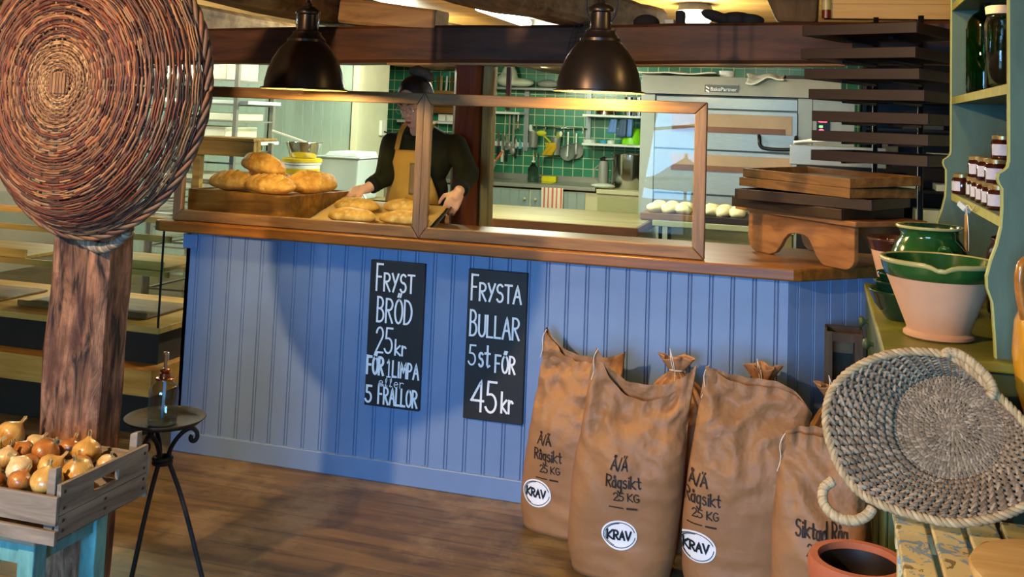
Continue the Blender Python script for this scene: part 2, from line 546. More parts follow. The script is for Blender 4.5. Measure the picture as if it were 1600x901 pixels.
M_kpost = wood('varnished red brown post', '#431b0a', '#7d3a1a', 'z', scale=6, stretch=10, rough=0.35, bump=0.2)
M_oak = wood('honey brown counter top', '#57330f', '#8c5a20', 'x', scale=6, stretch=14, rough=0.4, bump=0.12, coat=0.0)
M_frame = wood('brown screen frame', '#5c4022', '#8a683c', 'x', scale=9, stretch=14, rough=0.5, bump=0.25)
M_framev = wood('brown screen stile', '#5f4730', '#8d7050', 'z', scale=9, stretch=14, rough=0.5, bump=0.3)
M_blue = plain('blue grey panel paint', '#6b85ad', rough=0.42, var=0.06, scale=5, bump=0.05, spec=0.35)
M_kgreen = plain('pale grey green boards', '#a3b8aa', rough=0.55, var=0.05, scale=4)
M_kwall = plain('cream plaster', '#d5d6b4', rough=0.7, var=0.06, scale=5)
M_shopwall = plain('shop plaster', '#b9ad98', rough=0.8, var=0.08, scale=4)
M_tile = tiles('green glazed tiles', '#2f7d5c', '#c3cf9d', 0.116, 0.008)
M_steel = plain('brushed steel', '#8f8f84', rough=0.38, metal=0.35, var=0.08, scale=20, stretch=(1, 8, 8))
M_steelm = plain('matt steel panel', '#96968a', rough=0.5, metal=0.12, var=0.05, scale=8)
M_chrome = plain('polished steel', '#d0d0cc', rough=0.14, metal=1.0, var=0.03)
M_iron = plain('black wrought iron', '#242223', rough=0.6, metal=0.25, var=0.25, scale=30, bump=0.3, bdist=0.002)
M_black = plain('black metal', '#171615', rough=0.45, metal=0.3, var=0.15)
M_plast = plain('white plastic', '#e4e4d8', rough=0.4, var=0.03)
M_cream = plain('cream cabinet paint', '#c8c29a', rough=0.5, var=0.05)
M_glass = glass('clear pane', '#f6faf8', thin=True, ior=1.22)
M_kgl = glass('clear bottle glass', '#eef4f2')

# ------------------------------------------------------------------ the setting
X0, X1, YB = -7.2, 1.35, 11.3
CEIL = 2.36
struct(MB().bx(X0, X1, -2.6, YB, -0.05, 0).build('floor', M_floor))
CEIL_S = 2.8                                  # the shop's ceiling is higher than the kitchen's
cb = MB(); cb.bx(X0, X1, 3.55, YB, CEIL, CEIL + 0.05); cb.bx(X0, X1, -2.6, 3.55, CEIL_S, CEIL_S + 0.05); cb.bx(X0, X1, 3.5, 3.5499, CEIL + .0501, CEIL_S - .0001)
struct(cb.build('ceiling', M_ceil))
struct(MB().bx(X0, X1, YB, YB + 0.1, 0, CEIL).build('wall_back', M_tile))
struct(MB().bx(X0 - 0.1, X0, -2.7, YB + 0.1, 0, CEIL_S).build('wall_left', M_shopwall))
struct(MB().bx(X1, X1 + 0.1, -2.7, YB + 0.1, 0, CEIL_S).build('wall_right', M_shopwall))
wf = MB()                                               # front wall behind the photographer, round its window opening
wf.bx(X0, WX0, WY - 0.1, WY, 0, CEIL_S); wf.bx(WX1, X1, WY - 0.1, WY, 0, CEIL_S)
wf.bx(WX0, WX1, WY - 0.1, WY, 0, WZ0); wf.bx(WX0, WX1, WY - 0.1, WY, WZ1, CEIL_S)
struct(wf.build('wall_front', M_shopwall))
wn = MB()
for p, q in (((WX0 + .02, WZ0), (WX0 + .2, WZ1)), ((-1.36, WZ0), (-1.2, WZ1)), ((WX1 - .03, WZ0), (WX1 - .03, WZ1))):
    wn.bar((p[0], WY - 0.05, p[1]), (q[0], WY - 0.05, q[1]), 0.06, 0.035, up=(1, 0, 0))
for z0, z1 in ((WZ0 + .02, WZ0 + .02), (0.98, 1.07), (1.5, 1.75), (WZ1 - .02, WZ1 - .02)):
    wn.bar((WX0, WY - 0.05, z0), (WX1, WY - 0.05, z1), 0.06, 0.035)
wn._add([(WX0, WY - .06, WZ0), (WX0 + .02, WY - .06, WZ0), (WX0 + .3, WY - .06, WZ1), (WX0, WY - .06, WZ1), (WX0, WY - .02, WZ0), (WX0 + .02, WY - .02, WZ0), (WX0 + .3, WY - .02, WZ1), (WX0, WY - .02, WZ1)],
        [(0, 1, 2, 3), (4, 5, 6, 7), (0, 1, 5, 4), (1, 2, 6, 5), (2, 3, 7, 6), (3, 0, 4, 7)])
struct(wn.build('window_1', plain('dark window bars', '#4b4744', rough=0.5)))
# the yard outside that window, seen only as a reflection in the glass screen
struct(MB().bx(-8, 8, -14, -2.75, -0.12, -0.06).build('ground', plain('yard gravel', '#7d7a72', rough=0.9)))
pr = thing('garden_parasol', (-1.72, -5.2, -0.06), 'grey parasol in the yard, reflected low in the right glass screen', 'parasol')
MB().lathe([(0.02, 1.2), (0.62, 0.82), (0.60, 0.80), (0.0, 1.17)], 8, c=(-1.72, -5.2, -0.06)).build('canopy', plain('grey canopy cloth', '#6d6a66', rough=0.9), pr)
MB().tube([(-1.72, -5.2, -0.06), (-1.72, -5.2, 1.2)], 0.02, 8).build('pole', M_black, pr)

# main beam with its kitchen post; joists resting on it
b0, b1 = PY(312, 97, 5.2), PY(1300, 98, 5.2)
BZ0, BZ1 = 1.865, 2.09
struct(timber(MB(), (X0, 5.32, 1.870), (X1, 5.32, 2.042), 0.24, 0.203, 50, 0.009, cham=0.08).build('trim_beam', M_beam, smooth=True, flat_angle=35))
struct(MB().bar((-2.3, 5.3, 1.863), (0.1, 5.3, 1.911), 0.16, 0.012).build('trim_beam_lath', M_joistend))
for i, (x, w, y0) in enumerate(((-2.74, 0.26, -2.5), (-4.2, 0.26, -2.5))):
    struct(timber(MB(), (x, y0, 2.185), (x, 11.2, 2.185), w, 0.19, 40, 0.02, cham=0.15, seed=i * 7).build('trim_joist_%d' % (i + 1), M_joist, smooth=True, flat_angle=40))
struct(timber(MB(), (-2.04, 2.4, 2.205), (-.99, 6.2, 2.185), 0.18, 0.20, 24, 0.02, cham=0.15, seed=15).build('trim_joist_3', M_joist, smooth=True, flat_angle=40))
# a plank end and packing timbers lying on the beam between the joists
struct(timber(MB(), (-2.60, 5.30, 2.155), (-2.02, 5.30, 2.105), 0.2, 0.13, 8, 0.012, seed=3).build('trim_packing', M_joistend, smooth=True, flat_angle=40))
M_bend = wood('dark split timber', '#2c1f12', '#6e5534', 'z', scale=6, stretch=5, rough=.8, bump=.6, bdist=.01)
struct(MB().hexa([(-.225, 5.25, 2.118), (-.03, 5.25, 2.118), (-.03, 5.45, 2.118), (-.225, 5.45, 2.118)], [(-.33, 5.25, 2.355), (-.02, 5.25, 2.355), (-.02, 5.45, 2.355), (-.33, 5.45, 2.355)]).build('trim_beam_end', M_bend, jitter=.012, jscale=9, bevel=.02))
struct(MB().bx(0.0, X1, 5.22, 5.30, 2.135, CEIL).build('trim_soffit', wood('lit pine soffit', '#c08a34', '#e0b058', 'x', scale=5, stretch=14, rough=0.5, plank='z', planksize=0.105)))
kp = PY(735, 250, 5.35)
struct(timber(MB(), (-1.845, 5.34, 0), (-1.845, 5.34, 1.87), 0.15, 0.16, 14, 0.006, up=(0, 1, 0)).build('trim_kitchen_post', M_kpost, smooth=True, flat_angle=40))
struct(timber(MB(), (-1.742, 5.36, 0), (-1.742, 5.36, 1.87), 0.055, 0.09, 14, 0.006, up=(0, 1, 0), seed=4).build('trim_post_batten', wood('yellow brown batten', '#6b5428', '#a08850', 'z', rough=0.6), smooth=True, flat_angle=40))

# cold room: a grey green boarded front and a cream side wall
def beadboard(mb, p, q, z0, z1, pitch=0.085, th=0.02, gd=0.006, gw=0.006, bead=0.007, start=0.0):
    """boards with a double groove between them, seen from the right hand side of p->q turned to the viewer"""
    p, q = Vector(p), Vector(q); L = (q - p).length; x = (q - p).normalized(); nrm = Vector((x.y, -x.x, 0))
    prof = [(0, 0)]
    u = start if start > 0.02 else pitch
    while u < L - 0.015:
        h = bead / 2
        prof += [(u - h - gw, 0), (u - h - gw * .5, -gd), (u - h, -0.001), (u, -0.0003), (u + h, -0.001), (u + h + gw * .5, -gd), (u + h + gw, 0)]
        u += pitch
    prof += [(L, 0), (L, -th), (0, -th)]
    M = Matrix(((x.x, nrm.x, 0, p.x), (x.y, nrm.y, 0, p.y), (0, 0, 1, z0), (0, 0, 0, 1)))
    return mb.prism(prof, M, z1 - z0)
CRX = -4.02
cw = MB(); beadboard(cw, (-6.9, 8.5, 0), (CRX - 0.02, 8.5, 0), 0, CEIL, pitch=0.098, gd=0.004)
struct(cw.build('wall_cold_room', M_kgreen))
struct(MB().bx(CRX - 0.03, CRX + 0.035, 8.47, 8.55, 0, CEIL).build('trim_corner', M_kwall))
struct(MB().bx(CRX - 0.1, CRX, 8.52, 9.2, 0, CEIL).build('wall_cold_room_side', M_kwall))
struct(MB().bx(-6.9, CRX - 0.1, 9.1, 9.2, 0, CEIL).build('wall_cold_room_back', M_kwall))
struct(MB().bx(-4.9, -4.885, 8.478, 8.5, 0, CEIL).build('trim_door_joint', M_black))

# ------------------------------------------------------------------ service counter
CY = 4.276
cnt = thing('service_counter', (-1.5, CY, 0), 'blue grey boarded service counter with a chamfered right corner, under the brown wooden top', 'counter')
mb = MB(); beadboard(mb, (-2.86, CY, 0), (-0.12, CY, 0), 0.088, 0.996, start=0.06)
mb.build('front_panel', M_blue, cnt)
mb = MB(); beadboard(mb, (-0.117, CY + 0.003, 0), (0.40, CY + 0.52, 0), 0.0, 0.996, start=0.045)
mb.build('corner_panel', M_blue, cnt)
mb = MB(); beadboard(mb, (-2.86, CY + 0.62, 0), (-2.86, CY, 0), 0.0, 0.996)
mb.build('end_panel', M_blue, cnt)
MB().bx(-2.875, -0.115, CY - 0.014, CY + 0.004, 0, 0.09).build('plinth', M_blue, cnt, bevel=0.004)
MB().bx(-2.875, -2.80, CY - 0.012, CY + 0.01, 0.925, 0.99).build('corner_block', M_blue, cnt, bevel=0.003)
bb = MB()
bb.prism([(-2.84, 4.88), (-2.84, 4.86), (0.3, 4.86), (0.3, 4.88)], Matrix.Translation((0, 0, 0.0)), 0.99)
bb.build('back_panel', M_blue, cnt)

def cham_poly(z):
    return [(-3.03, 4.27), (-3.02, 4.245), (-2.99, 4.236), (-0.1, 4.236), (-0.07, 4.25), (0.62, 4.94), (0.62, 4.96), (-3.03, 4.96)]
top = MB().prism(cham_poly(0), Matrix.Translation((0, 0, 0.998)), 0.05).build('counter_worktop', M_oak, bevel=0.008, seg=3)
tag(top, 'long honey brown wooden worktop lying along the blue grey counter', 'worktop')

# two framed glass screens standing side by side on the worktop
def screen(x0, x1, label, stile_l=0.05, stile_r=0.05, lean=0.0):
    y = 4.29; z0, z1 = 1.05, 1.688; t = 0.032
    o = thing('glass_screen', ((x0 + x1) / 2, y, z0), label, 'glass screen', None)
    def mitre(name, poly, m):
        M = Matrix(((1, 0, 0, 0), (0, 0, 1, y - t / 2), (0, 1, 0, 0), (0, 0, 0, 1)))
        MB().prism(poly, M, t).build(name, m, o, bevel=0.004)
    w, a, b, g = 0.05, stile_l, stile_r, 0.0008
    mitre('bottom_rail', [(x0 + g, z0), (x1 - g, z0), (x1 - b - g, z0 + w), (x0 + a + g, z0 + w)], M_frame)
    mitre('top_rail', [(x0 + g, z1), (x0 + a + g, z1 - w), (x1 - b - g, z1 - w), (x1 - g, z1)], M_frame)
    mitre('stile', [(x0, z0 + g), (x0 + a, z0 + w + g), (x0 + a, z1 - w - g), (x0, z1 - g)], M_framev)
    mitre('stile', [(x1, z0 + g), (x1, z1 - g), (x1 - b, z1 - w - g), (x1 - b, z0 + w + g)], M_framev)
    MB().bx(x0 + a * 0.7, x1 - b * 0.7, y - 0.003, y + 0.003, z0 + w * 0.7, z1 - w * 0.7).build('pane', M_glass, o)
    return o
MX = PY(665, 160, 4.29).x
screen(-2.95, MX, 'left brown framed glass screen in front of the boxed loaves and apron', 0.045, 0.034)
screen(MX, -0.452, 'right brown framed glass screen carrying the blue window reflection', 0.034, 0.05)
# ------------------------------------------------------------------ hand lettering
def arc(cx, cy, rx, ry, a0, a1, n=10):
    return [(cx + rx * math.cos(math.radians(lerp(a0, a1, i / n))), cy + ry * math.sin(math.radians(lerp(a0, a1, i / n)))) for i in range(n + 1)]
GL = {   # strokes in a unit box, and the width of the box against its height
 'F': ([[(0, 0), (0, 1), (.95, 1)], [(0, .52), (.7, .52)]], .40),
 'R': ([[(0, 0), (0, 1)], [(0, 1)] + arc(.35, .76, .55, .24, 90, -90) + [(0, .52)], [(.25, .52), (.95, 0)]], .42),
 'Y': ([[(0, 1), (.45, .5)], [(1, 1), (.2, 0)]], .42),
 'S': ([arc(.5, .76, .45, .24, 40, 270, 12) + arc(.5, .26, .48, .26, 90, -150, 12)], .40),
 'T': ([[(0, 1), (1, 1)], [(.5, 1), (.5, 0)]], .42),
 'B': ([[(0, 0), (0, 1)], [(0, 1)] + arc(.3, .77, .5, .23, 90, -90) + [(0, .54)], [(0, .54)] + arc(.35, .27, .6, .27, 90, -90) + [(0, 0)]], .42),
 'Ö': ([arc(.5, .5, .5, .5, 94, 446, 20), [(.35, 1.14), (.45, 1.26)], [(.65, 1.14), (.75, 1.26)]], .46),
 'O': ([arc(.5, .5, .5, .5, 94, 446, 20)], .46),
 'D': ([[(0, 0), (0, 1)], [(0, 1)] + arc(.2, .5, .8, .5, 90, -90, 14) + [(0, 0)]], .45),
 'L': ([[(0, 1), (0, 0), (.95, 0)]], .36),
 'I': ([[(.5, 0), (.5, 1)]], .12),
 'M': ([[(0, 0), (.1, 1), (.5, .35), (.9, 1), (1, 0)]], .52),
 'P': ([[(0, 0), (0, 1)], [(0, 1)] + arc(.3, .74, .6, .26, 90, -90) + [(0, .48)]], .38),
 'A': ([[(0, 0), (.5, 1), (1, 0)], [(.2, .38), (.8, .38)]], .48),
 'Å': ([[(0, 0), (.5, 1), (1, 0)], [(.2, .38), (.8, .38)], arc(.5, 1.16, .14, .1, 0, 360, 10)], .6),
 'Ä': ([[(0, 0), (.5, 1), (1, 0)], [(.2, .38), (.8, .38)], [(.25, 1.1), (.3, 1.2)], [(.65, 1.1), (.7, 1.2)]], .6),
 'U': ([[(0, 1), (0, .35)] + arc(.5, .3, .5, .3, 180, 360) + [(1, 1)]], .40),
 'K': ([[(0, 0), (0, 1)], [(.9, 1), (.05, .45), (.95, 0)]], .5),
 'V': ([[(0, 1), (.5, 0), (1, 1)]], .5),
 'G': ([arc(.5, .5, .5, .5, 50, 340, 14) + [(.97, .45), (.6, .45)]], .5),
 '1': ([[(0, .78), (.5, 1), (.5, 0)], [(.05, 0), (.95, 0)]], .26),
 '2': ([arc(.5, .74, .46, .26, 170, -30, 10) + [(0, 0), (1, 0)]], .42),
 '4': ([[(.8, 0), (.8, 1), (0, .34)], [(0, .34), (1, .34)]], .5),
 '5': ([[(.95, 1), (.15, 1), (.1, .58)] + arc(.42, .3, .55, .3, 100, -150, 12)], .42),
 'k': ([[(0, 0), (0, 1)], [(.85, .62), (.05, .3), (.95, 0)]], .4),
 'r': ([[(0, 0), (0, .62)], [(0, .4)] + arc(.5, .4, .45, .2, 160, 40, 6)], .3),
 's': ([arc(.5, .48, .42, .14, 40, 270, 8) + arc(.5, .17, .45, .17, 90, -150, 8)], .3),
 't': ([[(.5, .95), (.5, .12), (.75, 0), (1, .06)], [(0, .62), (1, .62)]], .3),
 'e': ([[(.05, .3), (.95, .36)] + arc(.5, .32, .46, .3, 10, 320, 12)], .3),
 'l': ([[(.1, .1), (.75, .7), (.6, 1), (.25, .8), (.45, 0), (.9, .1)]], .2),
 'å': ([arc(.4, .3, .4, .3, 20, 380, 12), [(.82, .62), (.82, 0)], arc(.45, .85, .13, .1, 0, 360, 8)], .36),
 'a': ([arc(.4, .3, .4, .3, 20, 380, 12), [(.82, .62), (.82, 0)]], .36),
 'g': ([arc(.4, .32, .4, .3, 20, 380, 12), [(.82, .62), (.8, -.25)] + arc(.45, -.25, .36, .16, 0, -170, 6)], .36),
 'i': ([[(.5, .6), (.5, 0)], [(.5, .82), (.5, .88)]], .12),
 'd': ([arc(.4, .3, .4, .3, 20, 380, 12), [(.82, 1), (.82, 0)]], .36),
 '/': ([[(0, -.1), (1, 1)]], .3),
 '-': ([[(0, .3), (1, .3)]], .3),
 ' ': ([], .22),
}
KS = [0]
def letters(mb, text, u0, u1, v0, v1, w, S, gap=.14, tall=None, seg=0.01, slant=0.0):
    """fits text between u0..u1; the letters stand from v0 (foot) to v1 (head)"""
    tot = sum(GL[c][1] for c in text) + gap * (len(text) - 1)
    k = (u1 - u0) / tot; u = u0; h = v1 - v0
    for i, c in enumerate(text):
        st, cw = GL[c]
        hh = h * (tall if (tall and i == 0) else 1.0)
        for s in st:
            P = []
            for a, b in zip(s, s[1:] if len(s) > 1 else s):
                m = max(1, int(math.hypot((b[0] - a[0]) * cw * k, (b[1] - a[1]) * hh) / seg))
                P += [(lerp(a[0], b[0], q / m), lerp(a[1], b[1], q / m)) for q in range(m)]
            P.append(s[-1])
            lift = Vector((0, -.00025 * (KS[0] % 7), 0)); KS[0] += 1      # crossing strokes lie one over the other
            mb.ribbon([(u + x * cw * k + slant * y * hh, v0 + y * hh) for x, y in P], w, lambda a_, b_: S(a_, b_) + lift)
        u += (cw + gap) * k

# ------------------------------------------------------------------ chalkboards on the counter front
M_board = plain('black chalkboard', '#15171b', rough=0.55, var=0.35, scale=7)
M_chalk = plain('white chalk paint', '#dfe6ee', rough=0.8, var=0.05, scale=40)
def chalkboard(x0, x1, z0, z1, lines, label):
    y = CY - 0.022
    o = thing('chalkboard', ((x0 + x1) / 2, CY, z0), label, 'sign')
    MB().bx(x0, x1, y, CY - 0.0005, z0, z1).build('board', M_board, o, bevel=0.003)
    W, H = x1 - x0, z1 - z0
    S = lambda a, b: Vector((x0 + a * W, y - 0.0012, z1 - b * H))
    mb = MB()
    S2 = lambda a, b: Vector((x0 + a, y - 0.0012, z0 + b))
    for (t, u0, u1, v0, v1, w, tall) in lines:
        letters(mb, t, u0 * W, u1 * W, (1 - v1) * H, (1 - v0) * H, w, S2, tall=tall)
    mb.build('lettering', M_chalk, o)
    return o
chalkboard(-1.905, -1.648, 0.319, 0.945, [
    ('FRYST', .13, .82, .085, .205, .0085, 1.5), ('BRÖD', .17, .80, .26, .42, .0085, 1.05), ('25', .17, .47, .46, .63, .008, None), ('kr', .53, .73, .535, .635, .008, None),
    ('FÖR', .03, .33, .665, .78, .0105, None), ('1', .40, .46, .67, .79, .006, None), ('LIMPA', .50, .97, .685, .785, .008, 1.05),
    ('eller', .26, .72, .797, .858, .0032, None), ('5', .03, .13, .865, .975, .009, None), ('FRALLOR', .26, .965, .865, .975, .0085, 1.12)],
    'left chalkboard on the counter front, prices of frozen bread, beginning FRYST')
chalkboard(-1.447, -1.184, 0.317, 0.942, [
    ('FRYSTA', .07, .91, .09, .205, .0085, 1.45), ('BULLAR', .07, .90, .305, .445, .0085, 1.2), ('5', .07, .18, .51, .64, .007, None), ('st', .24, .42, .50, .645, .009, None), ('FÖR', .52, .85, .56, .67, .0085, None),
    ('45', .14, .56, .74, .94, .0095, None), ('kr', .65, .84, .80, .93, .009, None)],
    'right chalkboard on the counter front, prices of frozen buns, beginning FRYSTA')

# ------------------------------------------------------------------ paper flour sacks
def paper(name, col):
    """kraft paper: flat facets between sharp creases, more of them towards the gathered top"""
    m, nt, b = _new(name); c = lin(col)
    tc = _n(nt, 'ShaderNodeTexCoord')
    nz = _n(nt, 'ShaderNodeTexNoise', Scale=5.0, Detail=4.0); nt.links.new(tc.outputs['Object'], nz.inputs['Vector'])
    r = _ramp(nt, nz.outputs['Fac'], [(.3, mul(c, .9)), (.7, mul(c, 1.1))]); nt.links.new(r.outputs[0], b.inputs['Base Color'])
    ds = _n(nt, 'ShaderNodeVectorMath', operation='SCALE'); ds.inputs['Scale'].default_value = .10
    nt.links.new(nz.outputs['Color'], ds.inputs[0])
    ad = _n(nt, 'ShaderNodeVectorMath', operation='ADD'); nt.links.new(tc.outputs['Object'], ad.inputs[0]); nt.links.new(ds.outputs[0], ad.inputs[1])
    hs = []
    for sc in (7.0, 15.0, 33.0):
        v = _n(nt, 'ShaderNodeTexVoronoi', Scale=sc); nt.links.new(ad.outputs[0], v.inputs['Vector']); hs.append((v, 1.0 / sc))
    acc = None
    for v, k in hs:
        q = _n(nt, 'ShaderNodeMath', operation='MULTIPLY_ADD'); q.inputs[1].default_value = k * 7
        nt.links.new(v.outputs['Distance'], q.inputs[0])
        if acc is None: q.inputs[2].default_value = 0
        else: nt.links.new(acc.outputs[0], q.inputs[2])
        acc = q
    sp = _n(nt, 'ShaderNodeSeparateXYZ'); nt.links.new(tc.outputs['Object'], sp.inputs[0])
    mr = _n(nt, 'ShaderNodeMapRange'); mr.inputs['From Min'].default_value = .28; mr.inputs['From Max'].default_value = .58
    mr.inputs['To Min'].default_value = .28; mr.inputs['To Max'].default_value = 1.0; nt.links.new(sp.outputs['Z'], mr.inputs['Value'])
    mt = _n(nt, 'ShaderNodeMath', operation='MULTIPLY'); nt.links.new(acc.outputs[0], mt.inputs[0]); nt.links.new(mr.outputs[0], mt.inputs[1])
    _bump(nt, b, mt.outputs[0], .75, .022)
    _set(b, .55, 0, .35, 0)
    return m
M_paper = paper('brown kraft paper', '#946c48')
M_ink = plain('dark felt pen', '#2a1712', rough=0.7)
M_label = plain('white sticker', '#e6e9ee', rough=0.5, var=0.02)
M_lblack = plain('black print', '#12151a', rough=0.6)
M_string = plain('white string', '#d8d0bd', rough=0.8)
class Sack:
    def __init__(self, W, D, H, earL, earR, sag=0.05, seed=0, bulge=1.0, topw=1.0, lean=0.0, lip=0.02, tilt=0.0):
        self.__dict__.update(locals())
    def half(self, v):                       # half width, half depth at height fraction v
        w = self.W / 2 * (0.93 + 0.07 * smooth(v / 0.12)) * (1 + 0.035 * math.sin(PI * min(1, v / 0.75)))
        w *= lerp(1, self.topw, smooth((v - 0.62) / 0.38))
        d = self.D / 2 * (0.9 + 0.1 * smooth(v / 0.12)) * lerp(1.0, 0.07, smooth((v - 0.52) / 0.48))
        return w, d
    def z(self, a, v):                       # a in -1..1 across
        t = smooth((v - 0.6) / 0.4)
        ear = (self.earL * max(0, -a) ** 3 + self.earR * max(0, a) ** 3) - self.sag * (1 - a * a)
        return self.H * v + ear * t
    def pt(self, a, v, side=-1):
        w, d = self.half(v)
        p = 2.6
        y = side * d * max(0.0, 1 - abs(a) ** p) ** (1 / p)
        x = a * w; z = self.z(a, v)
        if side < 0: z -= self.lip * (1 - a * a) * smooth((v - .7) / .3)
        k = smooth((v - 0.25) / 0.5)
        q = Vector((x * 5 + self.seed, y * 3 + self.seed * 1.7, z * 4.2))
        n1 = noise.noise(q); r = Vector((x * 10 + z * 7, self.seed * 3.1, z * 8 - x * 4))
        cr = .55 - 2.2 * abs(noise.noise(r)); cr2 = .5 - 2.0 * abs(noise.noise(Vector((x * 17 - z * 9, self.seed * 2.3, z * 15 + x * 8))))
        hem = smooth((v - 0.9) / 0.1) * 0.008 * math.sin(a * 17 + self.seed)
        off = side * (0.012 * n1 + (0.022 * cr + .009 * cr2) * k * (1 - 0.5 * smooth((v - 0.9) / 0.1))) + hem
        low = 0.004 * math.sin(z * 90 + 5 * n1) * smooth((0.35 - v) / 0.2) * smooth(v / 0.08) * (1 - abs(a))
        x += 0.008 * noise.noise(q * 1.3 + Vector((9, 0, 0)))
        return Vector((x + self.lean * v * v, y + off + side * low - self.tilt * v, z))
    def surf(self, name, parent, o):
        mb = MB(); NA, NV = 34, 46
        def f(u, v):
            if u < 0.5: return o + self.pt(math.sin((u * 4 - 1) * PI / 2), v, -1)
            return o + self.pt(math.sin((3 - u * 4) * PI / 2), v, 1)
        mb.grid(f, NA * 2, NV, cu=True)
        mb.grid(lambda u, t: o + lerp(self.pt(math.sin((u * 2 - 1) * PI / 2), 0, -1), self.pt(math.sin((u * 2 - 1) * PI / 2), 0, 1), t), NA, 2)
        return mb.build(name, M_paper, parent, smooth=True, weld=0.0006)
def flour_sack(loc, rz, S, label, text, logo_at, text_at, strings=True):
    """text and sticker positions are (x, z) on the front face, in metres from the middle of the foot"""
    o = thing('flour_sack', (0, 0, 0), label, 'sack', 'paper flour sacks by the counter')
    S.surf('bag', o, Vector((0, 0, 0)))
    def onto(x, z, off):
        v = z / S.H
        w, d = S.half(v); a = max(-0.97, min(0.97, (x - S.lean * v * v) / w))
        p = S.pt(a, v); e = 0.01
        nx = S.pt(min(1, a + e), v) - S.pt(max(-1, a - e), v); nz = S.pt(a, v + e) - S.pt(a, v - e)
        n = nx.cross(nz).normalized()
        if n.y > 0: n = -n
        return p + n * off
    lx, lz = logo_at; rx, rzz = 0.062, 0.05
    def ell(r0, r1, off):
        mb = MB()
        mb.grid(lambda u, v: onto(lx + math.cos(u * 2 * PI) * rx * lerp(r0, r1, v), lz + math.sin(u * 2 * PI) * rzz * lerp(r0, r1, v), off), 36, 3, cu=True)
        return mb
    st = ell(0.0, 1.0, 0.0035).build('sticker', M_label, o, smooth=True)
    mb = MB()
    k = rx / 0.062
    mb.ribbon([(lx + math.cos(math.radians(a)) * rx * .88, lz + math.sin(math.radians(a)) * rzz * .86) for a in range(20, 360, 8)], 0.0025, lambda a, b: onto(a, b, 0.0052))
    mb.ribbon([(lx + math.cos(math.radians(a)) * rx * .80, lz + math.sin(math.radians(a)) * rzz * .80) for a in range(95, 250, 8)], 0.0022, lambda a, b: onto(a, b, 0.0052))
    letters(mb, 'KRAV', lx - rx * .68, lx + rx * .62, lz - rzz * .28, lz + rzz * .30, 0.0065, lambda a, b: onto(a, b, 0.0052), gap=.12)
    mb.build('print', M_lblack, st)
    mb = MB()
    for (t, u0, u1, z0, h, w) in text:
        letters(mb, t, text_at[0] + u0, text_at[0] + u1, text_at[1] + z0, text_at[1] + z0 + h, w, lambda a, b: onto(a, b, 0.003), gap=.1)
    mb.build('handwriting', M_ink, o)
    if strings:
        mb = MB()
        e = S.pt(-0.98, 1.0)
        mb.tube(smoothline([e + Vector((.005, -.004, .002)), e + Vector((-.012, -.012, -.03)), e + Vector((-.004, -.014, -.07)), e + Vector((-.016, -.012, -.11))], 2), 0.0016, 5)
        mb.build('string', M_string, o)
    o.location = loc; o.rotation_euler = (0, 0, rz)
    return o
R1 = [('Å/Ä', .0, .06, .07, .035, .005), ('Rågsikt', -.012, .105, .012, .04, .0048), ('25 KG', .015, .10, -.032, .026, .0036), ('-', .0, .045, -.062, .02, .004), ('-', .06, .09, -.062, .02, .006)]
R2 = [('Siktad Råg', .0, .15, .04, .045, .005), ('25 KG', .035, .11, -.005, .028, .004)]
flour_sack((-0.955, 4.075, 0), -0.12, Sack(0.34, 0.20, 0.655, 0.095, 0.04, 0.0, seed=1.3, topw=.98, lean=0.05, tilt=-.06), 'leftmost front flour sack, its left top corner pulled up into a tall ear', R1, (-.085, .145), (-.09, .26))
flour_sack((-0.668, 3.80, 0), 0.03, Sack(0.385, 0.25, 0.695, 0.075, 0.045, 0.045, seed=4.2, topw=.95, lean=0.065, lip=.05), 'widest flour sack in front, dipped between two raised top corners', R1, (.005, .165), (-.03, .315))
flour_sack((-0.262, 3.77, 0), 0.06, Sack(0.375, 0.25, 0.735, 0.02, -0.11, 0.015, seed=8.1, topw=0.95, lean=0.06), 'third front flour sack, crumpled top slanting down to the right', R1, (-.135, .175), (-.165, .305))
flour_sack((0.012, 3.33, 0), -0.02, Sack(0.282, 0.24, 0.70, -0.03, 0.03, 0.0, seed=5.5, topw=0.8), 'flour sack marked Siktad Råg, partly behind the woven straw basket', R2, (-.03, .255), (-.075, .375))
